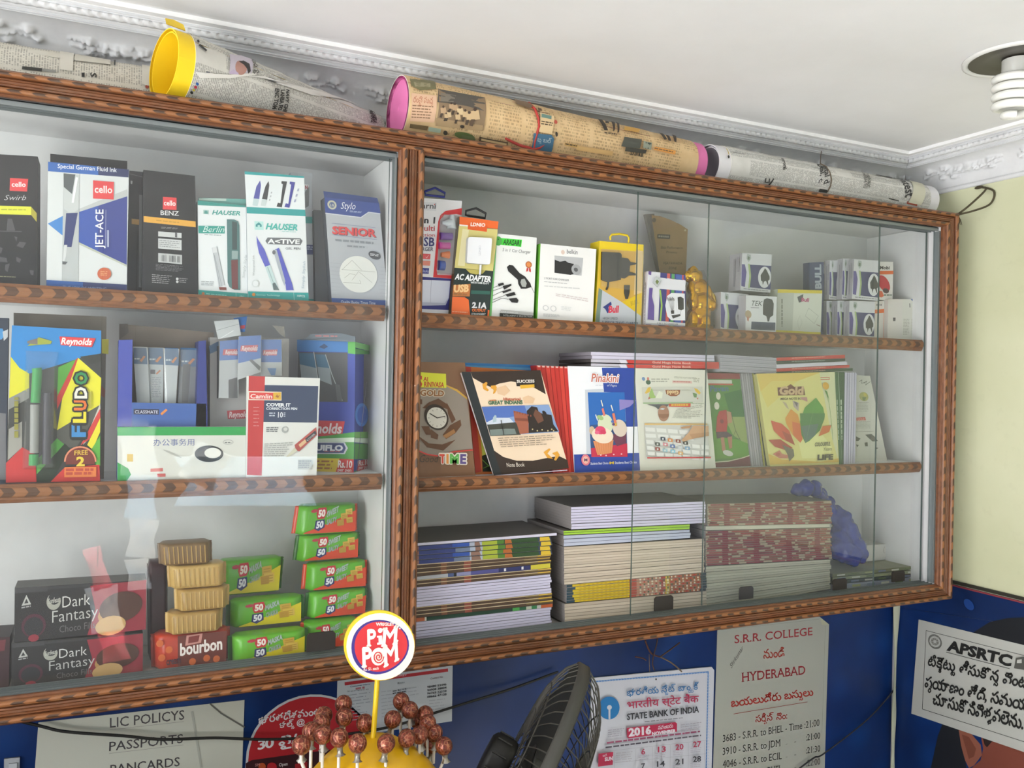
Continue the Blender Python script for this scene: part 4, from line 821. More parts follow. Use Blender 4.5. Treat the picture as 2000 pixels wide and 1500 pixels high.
L = L[::-1]; b.prism([a.F.p3(*p, .009) for p in L], [a.F.p3(*p, .0006) for p in L], 'e4e6ea', 'c4c8d0'); aa = Art(a.F, b); aa.h = .0091; aa.text('LDNIO', '652,724 656,634 632,724', 'b8bcc4'); b.build('plug_adapter', o)
win('B3'); b = MB(); b.tube([a.F.p3(*p, .0045) for p in a.ab('662,812 655,905')], .0022, 'd8dae0', 8); b.build('cable', o)
hook(o, 'B3', '530,338 532,300 628,274 720,324 714,368 560,345', .0022, '222224', .0635)
a = pack('charger_box', 'white car charger box with bright green corner lettering and black plug picture', 'charger box', 'B3', '815,512 1202,552 1168,1330 752,1306', .06, ZS1R, .035, 'e4e6e4', '6fbf4c')
a.poly('815,512 830,514 772,1308 752,1306', '7ac874'); a.poly('862,556 1062,572 1054,640 862,620', '3fc83c'); a.ell('838,584 874,586 838,540', '4fa44c', 20); a.ell('838,568 844,568 838,561', '22442a', 8); a.text('ARASARI', '880,616 1044,628 884,566', '1f3a22', .02, shear=.1); a.text('5 in 1 Car Charger', '876,680 1140,704 880,650', '6c6e70')
a.ell('1124,808 1154,810 1124,776', 'b8683a', 18); a.ell('1124,808 1144,810 1124,786', 'd88a4a', 16); a.poly('1105,840 1122,838 1116,875 1108,868 1098,880', 'c83a34'); a.poly('1126,838 1142,842 1146,882 1136,872 1128,876', 'c83a34'); a.poly('918,830 940,810 975,815 1040,890 1090,920 1140,985 1150,1020 1100,1035 1050,1035 1025,990 1020,950 930,870', '232325'); a.poly('1055,945 1085,940 1105,985 1095,1020 1060,1015 1045,975', 'a4a8a4'); a.line('1145,1010 1175,1075', 4, '232325')
for l in ('790,1025 850,1000 885,985', '785,1055 860,1030 900,1010', '785,1100 860,1065 900,1060', '785,1140 880,1105 920,1085', '780,1165 870,1125 930,1135'): a.line(l, 4, '2c2c2e')
for p in ('830,990 880,978 890,995 840,1015', '875,1010 955,990 960,1005 890,1045', '870,1060 950,1035 958,1052 880,1080', '900,1090 985,1066 1000,1095 920,1112', '930,1130 1005,1120 1025,1145 1015,1170 960,1165'): a.poly(p, '232325')
a.poly('858,1234 1166,1262 1164,1290 848,1264', 'b0b2b0'); a.poly('848,1264 1164,1290 1162,1316 846,1304', '2c2e2c'); a.text('INTELLIGENT IC PROTECTION', '880,1294 1152,1308 882,1278', 'c4c8c4', .01); a.text('CAR CHARGER', '860,1258 1020,1272 862,1244', 'd8dad8', .01); a.poly('752,1306 752,1298 1168,1322 1168,1330', '58b84c'); done(a)
a = pack('charger_box', 'white charger box with a green spine and a small photo of a black plug', 'charger box', 'B3', '1238,608 1764,660 1728,1368 1206,1334', .058, ZS1R, .04, 'e6e6e4', '76bb46')
a.text('belkin', '1484,702 1586,710 1486,660', '606468', .01); a.ell('1448,690 1466,692 1448,668', 'd8c4b8', 10); a.poly('1370,722 1640,744 1624,912 1368,884', 'b4b6b8'); a.poly('1370,760 1420,780 1470,770 1500,790 1550,800 1552,895 1520,905 1368,884', '28282a'); a.ell('1575,855 1622,862 1575,805', 'a0a2a4', 16); a.ell('1570,855 1590,858 1570,835', '5a5c5e', 12); a.text('2 PORT CAR CHARGER', '1270,944 1504,964 1272,926', '7c7e80', .0)
a.rows('1270,965 1500,985 1500,998 1270,978', 1, 'b4b6b8', 8); a.rows('1270,1005 1620,1030 1620,1050 1270,1020', 1, 'c8caca', 10); a.rows('1380,1080 1700,1130 1690,1170 1380,1110', 2, 'd2c8c8', 8); a.ell('1284,1216 1312,1218 1284,1190', 'c4c6c6', 16); a.ell('1284,1216 1304,1218 1284,1198', 'e6e6e4', 16); a.ell('1356,1222 1384,1224 1356,1194', 'c4c6c6', 16); a.ell('1356,1222 1377,1224 1356,1201', 'e6e6e4', 16); a.rows('1430,1200 1530,1210 1530,1255 1430,1240', 3, 'd4d6d6', 4); a.rows('1260,1270 1420,1282 1420,1310 1260,1298', 3, 'c0c2c2', 8); done(a)
a = pack('charger_pack', 'yellow framed charger pack with a window on a black plug and silver grey foot', 'charger pack', 'B4', '105,352 536,390 510,1206 58,1182', .062, ZS1R, .035, 'd9b53c', ['77808a', 'c8a62c', 'e0c428', 'd9bc20'])
a.poly('105,352 536,390 528,462 108,430', 'e2c422'); a.poly('112,430 528,462 512,865 320,950 105,810', 'c89f46'); a.poly('108,430 118,430 110,800 98,800', 'd8bc1e'); a.poly('460,440 528,450 515,860 440,880', 'd8bc8a'); a.poly('330,950 512,860 506,1085', 'd4b41e'); a.text('BULL', '410,985 490,960 405,945', 'b89a2a', .03); a.poly('96,812 320,950 506,1085 510,1206 58,1182', 'b4b9be'); a.poly('96,812 130,835 100,1184 58,1182', '6f8478')
a.poly('135,1000 215,945 222,975 190,1000 195,1045 180,1060 160,1020', '2f3a78'); a.text('Bull', '190,1052 288,1050 196,985', 'c8384c', .04); a.text('HIGH SPEED', '135,1118 280,1122 137,1096', '5c6468', .01); a.text('SUPERIOR TRAVEL CHARGER', '125,1158 480,1172 128,1132', '4a5a70', .01); o = done(a)
win('B4'); b = MB(); L = a.ab('118,462 296,470 312,490 302,735 180,758 116,735')[::-1]; b.prism([a.F.p3(*p, .004) for p in L], [a.F.p3(*p, .0009) for p in L], '2a2a2c', '1e1e20')
L = a.ab('305,515 375,525 400,560 455,570 450,585 395,595 390,655 450,672 450,690 385,690 345,720 305,715')[::-1]; b.prism([a.F.p3(*p, .003) for p in L], [a.F.p3(*p, .0009) for p in L], '333335', '1e1e20'); b.build('plug_adapter', o)
b = MB(); b.tube([a.F.p3(*p, .0025) for p in a.ab('185,755 178,800 165,830')], .002, '2a2a2c'); b.build('cable', o); b = MB(); L = a.ab('342,785 395,785 392,860 375,920 355,920 340,860')[::-1]; b.prism([a.F.p3(*p, .0025) for p in L], [a.F.p3(*p, .0009) for p in L], '3c3a36'); b.build('cable_plug', o)
b = MB(); f = [a.F.p3(*p, .0062) for p in a.ab('108,800 515,850 526,462 114,432')]; b.face(f, CLEAR); b.build('window', o, label='clear window')
hook(o, 'B4', '212,345 208,315 225,292 300,285 375,298 392,325 388,372', .0022, 'd8bc20', .066, closed=False)
# award plaque
win('B4'); F = facing('690,640', .152, 0, 4, ZS1R); a = slab(F, '612,100 700,112 800,148 890,190 966,240 948,690 694,690', .012, '8a7250', ['6c6860'] * 7)
d = ZS1R - min((F.p3(*p).z for p in a.P)); a.name, a.tags = 'award_plaque', ('tan wooden award plaque with a curved top, leaning at the back of the top shelf', 'plaque')
a.poly('670,285 795,292 792,335 668,328', '4a4640'); a.rows('680,298 786,304 784,326 678,320', 1, '8a8478', 6, .8); a.text('Best Performance', '704,428 916,432 706,402', '57482f', .01); a.text('Promo', '756,472 862,476 758,450', '57482f', .01); a.text('VIJAYAWADA', '722,580 912,584 724,556', '57482f', .01); a.text('ZONE', '776,628 856,632 778,604', '57482f', .01); a.ell('636,150 656,150 636,128', '5e5648', 14); a.ell('940,250 950,250 940,240', 'b4a88c', 10); a.foot = F.p3(.0, ZS1R - F.o.z, 0)
o = done(a); c = card('back_board', o, 'B4', '552,92 640,88 700,700 690,700', .176, '77736c', .008); c.mb.build('back_board', o); c = card('stand_foot', o, 'B4', '670,660 880,668 880,1200 672,1180', .150, '6e5c40', .03); c.mb.build('stand_foot', o)
# striped box
a = pack('charger_box', 'white and purple charger box with bright stripes along its top, before the award plaque', 'charger box', 'B4', '580,648 946,688 934,1240 548,1212', .058, ZS1R, .03, 'e2e0e8', 'dcd6de')
def stripes(p):
    for x, c in zip((.32, .5, .58, .62, .70, .74, .9, .94), ('32307c', 'c85048', '32307c', '4a9a58', '32307c', '3a58a8', 'c84a50', '32307c')): p(x, c)
stripes(lambda x, c: a.raw(a.Q(x, 0, min(1, x + .19), 0, min(1, x + .19), .10, x, .09), c)); stripes(lambda x, c: a.raw(a.Q(x, .30, min(1, x + .19), .30, min(1, x + .19), .9, x, .9), c)); stripes(lambda x, c: a.raw(a.Q(x, .96, min(1, x + .19), .96, min(1, x + .19), 1, x, 1), c))
a.raw(a.Q(0, 0, .07, 0, .07, .07, 0, .06), '5a3a90'); a.raw(a.Q(.04, .30, .13, .30, .12, .45, .19, .62, .2, .88, .04, .87), '5a3f96'); a.raw(a.Q(.30, .32, .34, .32, .40, .6, .38, .88, .34, .88, .36, .6), '98c050'); a.raw(a.Q(.0, .94, 1, .95, 1, .90, .0, .88), 'e4e4ea'); a.text('3 IN 1 TC CHARGER', a.Q(.28, .943, .82, .943, .28, .915), '606068', .01); a.raw(a.Q(0, .96, .14, .96, .14, 1, 0, 1), '5a3a90')
a.poly('740,985 760,890 800,862 930,868 936,1130 800,1128 760,1090', 'e8e8ee'); a.poly('860,905 890,898 920,915 922,1020 895,1032 866,1020', '2c2c2e'); a.line('895,1030 885,1075', 3, '2c2c2e'); a.poly('800,1080 885,1068 890,1085 815,1112', '2c2c2e')
for i in range(6): a.line(f'{765 + i * 11},{915 - i} {790 + i * 6},{1000} 808,1050', 2, '3a3a3c'); a.line(f'{762 + i * 11},{905 + (i % 2) * 8} {768 + i * 11},{935}', 7, '3a3a3c')
a.poly('790,1035 822,1032 822,1065 795,1068', '2c2c2e'); a.poly('610,760 650,700 700,740 660,810', 'c4c8cc'); a.poly('640,752 655,732 676,752 656,782', '6a7c3c'); a.line('618,765 655,805 695,745', 3, '7a7c80'); s = side_of(a, False); s.rows('540,760 540,1180 560,1180 560,760', 1, 'a8a4ac', 14); done(a)
# golden idol
GOLD = K('e0a428', .16, .92); GOLD2 = K('ecb438', .16, .92)
win('B4'); def_y = .12
def ip(px, py, y=def_y): return on_plane(*q(f'{px},{py}')[0], V((0, y, 0)), V((0, 1, 0)))
t = thing('golden_idol', 'small shiny golden seated idol in wrapping, beside the striped charger box', 'figurine', ip(1070, 1240)); t.location.z = ZS1R
b = MB()
for px, py, rx, rz, ry, dy in ((1085, 960, .030, .027, .024, 0), (1075, 1075, .028, .024, .022, .0), (1010, 1130, .012, .022, .014, -.018), (1120, 1150, .016, .020, .016, -.014), (1065, 820, .026, .024, .02, .004), (1020, 930, .010, .022, .010, -.014), (1160, 900, .011, .026, .010, -.006), (1190, 980, .013, .014, .012, -.014), (1075, 1200, .036, .010, .024, 0), (980, 1180, .012, .014, .014, -.012)):
    b.ball(ip(px, py, .115 + dy), (rx, ry, rz), GOLD)
b.tube([ip(1010, 760, .095), ip(1000, 820, .09), ip(1015, 880, .088), ip(1000, 930, .088)], [.008, .0065, .005, .0035], GOLD2)
o = b.build('body', t); md = o.modifiers.new('weld', 'REMESH'); md.mode = 'VOXEL'; md.voxel_size = .0022; md.use_smooth_shade = True
b = MB(); b.ball(ip(1020, 700, .112), (.017, .016, .018), GOLD2); b.ball(ip(970, 700, .112), (.009, .005, .013), GOLD2); b.ball(ip(1078, 700, .112), (.009, .005, .013), GOLD2)
o = b.build('head', t); md = o.modifiers.new('weld', 'REMESH'); md.mode = 'VOXEL'; md.voxel_size = .0018; md.use_smooth_shade = True
b = MB(); b.tube([ip(1020, 660, .112), ip(1022, 630, .112), ip(1030, 600, .112)], [.013, .0105, .003], GOLD2, 14); b.build('crown', t)
b = MB(); b.tube([ip(1100, 800, .13), ip(1180, 850, .12), ip(1215, 900, .112), ip(1240, 960, .108)], [.004, .006, .006, .003], K('d8b040', .15, .8), 8); b.build('shoulder_scarf', t)
b = MB(); rows = []
for i in range(9):
    v = i / 8; rows.append([ip(1055 + math.cos(th) * (70 + 110 * min(1, v * 1.6)) * (1 + .06 * math.sin(th * 5 + i)), 640 + v * 590, .115 + math.sin(th) * .03) for th in [2 * math.pi * k / 20 for k in range(20)]])
b.grid(rows, glass_mat('thin_wrapping', (.98, .97, .92), .015, .05, .12), closed=True); b.build('clear_wrapping', t)
# small plug boxes in the double glazed part
def plugbox(name, lbl, px, y, thick, zb, w='B4', right=True):
    a = pack(name, lbl, 'charger box', w, px, y, zb, thick, 'd3d3da', 'aaa6ae', group='small grey and purple plug boxes'); T = a.Q
    a.raw(T(.26, .30, 1, .30, 1, .92, .30, .90), '36386c'); a.raw(T(0, .30, .1, .30, .17, .5, .14, .9, .02, .88), '564c90'); a.raw(T(.20, .28, .26, .28, .33, .6, .30, .92, .25, .92, .27, .6), 'a8bc84'); a.raw(T(.16, .02, .28, .04, .3, .14, .22, .24, .14, .14), 'a8b0b0'); a.raw(T(.19, .08, .25, .10, .24, .18, .18, .16), '6a7a6a'); a.rows(T(.1, .94, .95, .95, .95, .985, .1, .98), 1, '7c7c84', 9)
    a.ell(T(.78, .61, 1.0, .61, .78, .33), 'dadae0', 22); a.raw(T(.78, .37, .84, .42, .95, .58, .95, .66, .90, .70, .93, .84, .88, .78, .83, .70, .77, .72, .73, .82, .71, .72, .66, .70, .64, .56, .72, .46), '35363a')
    s = side_of(a, False); hh = a.P[0][1] - a.P[3][1]
    s.raw([(-thick * .6, a.P[3][1] + hh * .12 - a.P[3][1] - 0), (-thick * .45, hh * .12), (-thick * .45, hh * .86), (-thick * .6, hh * .86)], '8c8892'); s.raw([(-thick * .3, hh * .5), (-thick * .12, hh * .5), (-thick * .12, hh * .9), (-thick * .3, hh * .9)], '948f9a'); return a
a = plugbox('charger_box', 'small grey and purple plug box in the lower row, behind the white box with lettering', '1290,850 1545,872 1540,1262 1284,1248', .09, .04, ZS1R); zt = a.F.p3(*a.P[0]).z; done(a)
a = plugbox('charger_box', 'small grey and purple plug box hindmost in the lower row beside the idol', '1290,850 1560,872 1560,1262 1284,1248', .132, .045, ZS1R); zt2 = a.F.p3(*a.P[0]).z; done(a)
a = plugbox('charger_box', 'small grey and purple plug box stacked on the lower row, frontmost', '1500,470 1788,484 1772,860 1480,834', .0895, .04, max(zt, zt2) + .0006); done(a)
a = plugbox('charger_box', 'small grey and purple plug box stacked behind another one on the lower row', '1492,470 1780,484 1765,860 1475,834', .131, .04, max(zt, zt2) + .0006); done(a)
a = pack('charger_box', 'small white plug box with black lettering, before the stacked grey and purple ones', 'charger box', 'B4', '1536,882 1838,898 1826,1276 1528,1262', .06, ZS1R, .024, 'd8d8dc', 'b0acb2')
a.text('TEK', '1580,985 1690,988 1586,936', '33353a', .0, shear=.15); a.poly('1710,925 1740,912 1790,925 1806,965 1800,1080 1770,1100 1760,1140 1745,1140 1735,1090 1700,1070 1700,980', '3a3c42'); a.poly('1588,1140 1822,1150 1818,1228 1584,1216', '48506a'); a.text('TRAVEL CHARGER', '1605,1205 1800,1212 1607,1165', '2c3450', .02); a.text('TRAVEL CHARGER', '1540,1256 1770,1266 1542,1240', '4c4c54', .03); a.ell('1556,1070 1588,1074 1556,1030', 'a8957c', 16); a.poly('1540,1090 1565,1095 1560,1140 1545,1130', 'b07a6c'); a.poly('1580,1000 1660,1002 1660,1012 1580,1010', '9a9aa0'); done(a)
a = pack('charger_box', 'white box with yellow bands top and bottom, between the plug boxes', 'charger box', 'B5', '95,725 530,735 512,1190 75,1180', .085, ZS1R, .03, 'd4d6cc', 'c6c8b4')
a.raw(a.Q(0, 0, 1, 0, 1, .07, 0, .08), 'd8c23c'); a.raw(a.Q(0, .9, 1, .9, 1, 1, 0, 1), 'd4c234'); a.raw(a.Q(0, .08, .36, .07, .36, .9, 0, .9), 'bfc0b8'); a.rows('130,820 130,1100 155,1100 155,820', 1, '7c7e78', 7); a.poly('285,800 345,772 340,805 325,850 300,855', '55565c'); a.text('Bull', '322,842 398,848 326,806', 'b8447a', .03); a.line('365,980 395,910 490,985 450,1060 360,985', 3, '9a9c96'); a.line('300,1120 285,1040 310,980 330,1050 300,1120', 2, 'a4a69e'); a.rows('320,1158 430,1160 430,1176 320,1174', 1, '8c7c2c', 4); a.line('470,1070 505,1085', 6, '8a6c6c'); done(a)
# right-hand heap of plug boxes
a = pack('charger_box', 'dark blue lettered box standing behind the white and yellow box', 'charger box', 'B5', '404,464 545,458 540,1180 404,1180', .125, ZS1R, .02, '39426a', '30385c'); a.text('BULL', '520,720 515,480 460,720', 'a8b0c0', .05); done(a)
lows, tops = [], []
for k, (px, y) in enumerate((('540,835 660,842 660,1195 536,1192', .135), ('572,838 740,842 740,1195 572,1192', .118), ('680,836 830,842 830,1195 672,1192', .098), ('796,838 1046,845 1034,1200 788,1196', .078))):
    a = plugbox('charger_box', ('small plug box hindmost in the lower row, touching the dark blue lettered box', 'small plug box second from the back in the lower row of the far heap', 'small plug box third from the back in the lower row of the far heap', 'small plug box frontmost in the lower row of the far heap')[k], px, y, .0165, ZS1R, 'B5'); lows.append(max(a.F.p3(*a.P[0]).z, a.F.p3(*a.P[1]).z)); done(a)
zt = max(lows) + .0006
for k, (px, y) in enumerate((('545,462 650,466 650,836 540,832', .134), ('605,440 725,444 715,820 595,818', .116), ('735,424 850,430 835,818 720,815', .097), ('842,430 1092,446 1084,822 820,812', .077))):
    a = plugbox('charger_box', ('small plug box hindmost in the upper row of the far heap', 'small plug box second from the back in the upper row of the far heap', 'small plug box third from the back in the upper row of the far heap', 'small plug box frontmost in the upper row of the far heap')[k], px, y, .0165, zt, 'B5'); done(a)
a = pack('charger_box', 'orange and white narrow box below the red-pictured box, beside the blue-cornered box', 'charger box', 'B5', '1042,842 1170,838 1165,1205 1036,1204', .086, ZS1R, .03, 'd0ccc6', 'b8b2ac'); a.poly('1120,838 1170,838 1166,910 1118,915', 'd8d8d4'); a.poly('1040,925 1172,912 1172,950 1038,962', 'd26a34'); a.poly('1130,955 1172,955 1166,1204 1126,1204', 'd8743c'); a.poly('1132,1098 1162,1100 1160,1126 1130,1124', '6a3c2c'); a.rows('1055,870 1115,870 1115,900 1055,900', 1, '77787c', 2); zt = max(a.F.p3(*a.P[0]).z, a.F.p3(*a.P[1]).z); done(a)
a = pack('charger_box', 'narrow white box with an orange bar and red round picture, on top of the heap', 'charger box', 'B5', '1090,455 1224,458 1216,838 1086,838', .084, zt + .0006, .03, 'd6d4d0', 'b8b4b0'); a.text('Mobi', '1092,528 1186,530 1094,496', '3a3638', .04); a.poly('1086,546 1224,544 1224,578 1086,582', 'd2642e'); a.ell('1130,668 1190,690 1118,590', 'b8323c', 22); a.ell('1150,740 1180,745 1150,715', '4a3a3c', 14); a.poly('1086,740 1115,745 1130,790 1112,805 1086,800', 'd0684a'); a.rows('1130,775 1212,775 1212,800 1130,800', 1, '5c7468', 4); done(a)
a = pack('charger_box', 'white box with a blue corner flash, last on the top shelf', 'charger box', 'B5', '1172,822 1512,822 1500,1214 1166,1206', .075, ZS1R, .03, 'd4d0ca', 'c4beb8'); a.poly('1392,822 1512,822 1510,935', '2c5aa8'); a.poly('1310,822 1392,822 1510,935 1500,1214 1308,1208', 'd2d2c8'); a.rows('1322,1015 1385,1015 1380,1175 1318,1175', 11, 'a8a89c', 3); a.rows('1400,1015 1480,1015 1480,1180 1400,1180', 11, 'a8a89c', 3); a.poly('1220,1002 1245,1002 1243,1036 1220,1036', '5a5658'); a.line('1383,865 1385,900', 10, '3c3c3c'); a.line('1440,870 1440,905', 10, '3c3c3c'); done(a)
# ================================================================== middle shelf, open side: notebooks
def book(lbl, w, px, y, thick, front, side='d4d2da', lean=0, yaw=0, group=None, zb='s', name='notebook', cat='notebook'):
    cover = thick <= .016
    a = pack(name, lbl, cat, w, px, y, ZS2R if zb == 's' else zb, .0012 if cover else thick, front, front if cover else side, yaw, lean, group)
    if cover and thick > .003: a.leaves, a.leafcol = thick, side
    return a
a = book('brown notebook with a clock picture and yellow label, beside the divider', 'C3', '60,196 580,205 685,1362 82,1384', .062, .006, '7c5a40')
a.poly('60,480 380,440 500,490 600,575 662,1110 500,1122 300,1190 76,1130', '8d8276'); a.poly('380,436 500,486 604,572 600,590 490,505 380,452', 'c49a3c'); a.poly('58,302 380,322 384,470 58,462', 'd2d236'); a.text('S', '62,456 132,458 66,335', 'c4482a', .05); a.text('AI', '142,396 190,398 144,352', 'b8482c', .03); a.text('RINIVASA', '150,456 360,464 152,402', 'b8482c', .03)
a.text('GOLD', '108,548 358,556 112,486', 'cfc0a8', .03, .09); a.text('GOLD', '108,548 358,556 112,486', '8a5c34', .04)
for p in ('130,680 200,620 300,580 390,640 420,700 300,660 200,690', '385,620 430,700 480,800 440,840 400,740', '345,960 420,860 530,800 540,860 480,940 380,1005', '120,870 200,870 240,960 170,960', '220,900 300,960 290,1010 220,990', '75,960 200,1050 340,1060 480,1010 350,1125 180,1090', '85,580 130,590 130,640 90,640'): a.poly(p, '5f3f28')
a.poly('345,970 460,900 480,935 380,1000', '9a6c40'); a.ell('278,775 404,790 270,640', '33261c', 28); a.ell('282,782 386,790 278,672', 'd0ccc0', 28)
for k in range(12): an = math.radians(k * 30); a.line(f'{282 + 92 * math.cos(an)},{782 + 95 * math.sin(an)} {282 + 78 * math.cos(an)},{782 + 80 * math.sin(an)}', 4, '4a4038')
a.line('284,782 210,738', 10, '2c241e'); a.line('284,782 368,766', 9, '2c241e'); a.line('80,1122 180,1165 300,1182 460,1135 656,1118', 14, 'c0403a')
a.text('Good', '92,1246 282,1246 100,1170', '33302a', -.01, shear=.2)
for ch, cl, p in (('T', 'c84a38', '305,1252 372,1254 305,1158'), ('I', 'd88a3c', '378,1254 408,1255 378,1158'), ('M', '5aa84a', '414,1254 512,1256 414,1156'), ('E', '5a4a80', '520,1256 584,1258 522,1158')): a.text(ch, p, 'dcd4c4', .03, .09); a.text(ch, p, cl, .05)
done(a)
a = book('blue edged notebook hindmost, showing only its top edge behind the orange one', 'C3', '580,206 1330,232 1440,1340 690,1362', .092, .006, '2c74b0', '3a86bc'); a.poly('590,232 1335,262 1336,285 592,252', '5a9cc8'); done(a)
a = book('orange notebook with a red spine, behind the black spined notebook', 'C3', '586,246 1372,296 1460,1340 690,1358', .08, .006, 'c06f34', 'b23a2a'); a.poly('586,246 640,250 752,1345 690,1358', 'b23c2c'); a.poly('742,985 790,1010 850,1150 760,1180', 'a8b048'); a.poly('756,1180 850,1150 900,1346 764,1345', '1e2418'); a.line('760,1220 830,1290', 6, '6a9a3c'); a.line('770,1310 860,1270', 6, '5a8a34'); done(a)
# the black spined notebook, leaning back and askew
a = book('black spined notebook with a fort picture and cream cover, leaning askew', 'C3', '540,312 1368,292 1666,1318 882,1398', .05, .009, 'e6cfb4', 'd8d6e0', zb=None)
b_ = ZS2R - min(a.F.p3(*p).z for p in a.P)
a.poly('540,312 638,310 962,1392 882,1398', '23282c'); a.poly('638,310 1368,292 1424,545 1310,480 1200,432 1060,410 940,432 850,470 780,440 660,372', '2f221c'); a.poly('876,1128 980,1200 1120,1240 1290,1240 1450,1208 1560,1190 1650,1232 1666,1318 962,1392', '32231c')
a.poly('760,440 800,415 815,425 800,470 830,500 815,515 770,490', 'd89a34'); a.poly('850,455 900,450 918,485 890,535 870,540 880,500 850,480', 'd89a34'); a.poly('1400,1150 1460,1110 1475,1120 1440,1165 1480,1200 1500,1220 1440,1210', 'd89a34'); a.poly('1490,1160 1545,1140 1570,1180 1530,1238 1510,1232 1525,1190', 'd89a34')
a.poly('905,480 1000,450 1050,510 990,560 920,540', 'dab894'); a.poly('1180,580 1240,555 1310,590 1290,640 1200,640', 'dab894'); a.poly('1108,392 1310,388 1330,462 1118,460', '211a18'); a.text('SUCCESS', '1120,424 1305,420 1118,394', 'e8e2da', .03); a.poly('1152,448 1302,440 1306,472 1160,486', 'd8a832'); a.text('Historical', '980,610 1158,610 978,578', 'b8583c', .03); a.text('GREAT INDIANS', '822,652 1182,646 818,612', '3f6a4c', .04); a.poly('830,606 900,600 905,612 832,614', 'c87a4a')
a.poly('750,676 1452,652 1562,938 842,982', '7f9ac4'); a.poly('750,676 1200,660 1230,760 1060,780 880,840 806,850', '4f6cb0'); a.poly('800,840 900,790 1040,790 1100,850 820,880', 'c8d0dc'); a.poly('868,790 890,760 905,770 905,830 868,840', 'a8bcc4')
a.poly('808,862 1120,835 1160,968 842,982', '3c3e38'); a.poly('835,915 1000,905 1095,905 1115,960 845,978', '74807c'); a.poly('1082,715 1280,770 1285,810 1240,850 1242,950 1150,960 1120,860 1095,820', '9c5a44'); a.poly('1095,790 1280,800 1260,830 1100,820', '7c4434'); a.poly('1220,720 1270,670 1330,680 1350,740 1480,760 1500,860 1550,930 1242,950 1242,850', '2a211e'); a.poly('1310,700 1370,740 1400,820 1340,850 1290,760', '6a4434'); a.ell('1405,738 1428,745 1400,716', '262020', 10)
for k in range(7): a.poly(f'{1086 + k * 28},{716 + k * 7} {1100 + k * 28},{718 + k * 7} {1100 + k * 28},{738 + k * 7} {1086 + k * 28},{736 + k * 7}', '8c4e3c')
for x, y in ((1280, 910), (1330, 925), (1380, 915), (1440, 925), (1500, 925), (1480, 910)): a.ell(f'{x},{y} {x + 8},{y} {x},{y - 8}', 'c8b888', 8)
a.line('950,815 980,970', 8, '2a2622'); a.rows('915,1002 1512,968 1540,1075 955,1112', 5, '8a7a68', 12, .3, .3); a.text('Note Book', '1012,1304 1198,1298 1006,1262', 'e4dccf', .0); a.line('890,1394 1640,1336', 9, 'c4bfd0')
for i in range(len(a.mb.v)): a.mb.v[i] = (a.mb.v[i][0], a.mb.v[i][1], a.mb.v[i][2] + b_)
a.foot = V((a.foot.x, a.foot.y, ZS2R)); a.dz = b_; done(a)
for k in range(7):
    t0, t1, b0, b1 = 1325 + 47 * k, 1325 + 47 * (k + 1) - 2, 1500 + 33 * k, 1500 + 33 * (k + 1) - 2
    a = book('red spined notebook standing in the tight red row beside the cupcake cover', 'C3', f'{t0},{234 + k * 2} {t1},{236 + k * 2} {b1},{1374} {b0},{1374}', .0665 - .0006 * (k % 3), .12, ('c0332c', 'b62e28', 'c63a30')[k % 3], 'b8302a', group='red spined notebooks')
    a.raw(a.Q(.0, .0, .12, 0, .12, 1, 0, 1), '9a2622'); a.raw(a.Q(.3, 0, .9, 0, .9, .015, .3, .015), 'd8b0a8'); done(a)
a = book('white and blue notebook with a cupcake picture on its cover', 'C4', '48,240 745,256 803,1358 120,1374', .062, .014, 'e4e6ea')
a.poly('404,258 745,256 783,874 660,876 640,520 425,512', '2c4698'); a.poly('228,488 425,480 425,512 256,518 292,1162 244,1165', 'c0c6ce'); a.poly('112,1166 795,1150 803,1358 120,1374', '2c4698'); a.poly('256,516 640,514 672,1190 292,1192', '2864ae'); a.poly('280,860 660,820 668,1100 290,1110', '34507c')
a.poly('585,590 762,600 700,662 590,706', '8a80bc'); a.poly('290,1100 668,1050 672,1190 294,1192', 'bc2f48'); a.ell('300,915 330,920 300,870', 'c8b090', 14); a.poly('500,960 660,930 655,1050 560,1080', '6c3c50'); a.ell('590,890 664,900 588,800', 'd2c4b4', 22); a.ell('440,850 520,855 440,745', 'cdd4b4', 22); a.ell('385,780 420,790 385,755', '9ab878', 12); a.poly('310,1024 524,1012 506,1150 356,1174', 'd48c5e')
for k in range(7): a.line(f'{335 + k * 27},{1030 - k * 2} {366 + k * 20},{1165 - k * 3}', 3, 'b4703f')
a.ell('408,965 520,975 405,880', 'e4d4be', 24); a.ell('385,912 440,915 385,868', 'd0486a', 14); a.ell('350,935 375,935 350,915', 'd86484', 10); a.ell('415,930 445,935 415,905', 'c83a5c', 10)
for l, w_, c in (('408,690 425,755', 26, 'd8786c'), ('520,742 545,860', 30, 'd4785c'), ('392,600 408,660', 12, 'e4e0d0'), ('496,650 514,708', 12, 'e4e0d0'), ('334,750 354,808', 11, 'dce0e0')): a.line(l, w_, c)
for x, y, c in ((510, 820, '4a6aa8'), (540, 850, 'c8a83c'), (520, 850, '5a3a6a')): a.ell(f'{x},{y} {x + 16},{y} {x},{y - 14}', c, 8)
a.text('Pinakini', '286,404 568,410 290,318', 'e8e8ec', .02, .07, .1); a.text('Pinakini', '286,404 568,410 290,318', 'bc6a58', .02, shear=.1); a.text('of Pages', '450,452 552,456 452,430', 'd0d4e0', shear=.2); a.rows('330,440 410,442 410,452 330,450', 1, 'b4b8c4', 3)
a.ell('228,1222 274,1224 226,1164', 'd67684', 22); a.ell('228,1222 258,1224 227,1182', 'e0b0a0', 18); a.text('M', '212,1236 246,1236 212,1206', '5a3a6a', .03); a.text('Students Best Choice', '278,1272 466,1266 278,1246', 'c8cce0', .02); a.text('M', '476,1266 522,1264 476,1240', 'd4b43c', .06); a.text('Students Best Choice', '532,1264 760,1256 532,1238', 'c8cce0', .02)
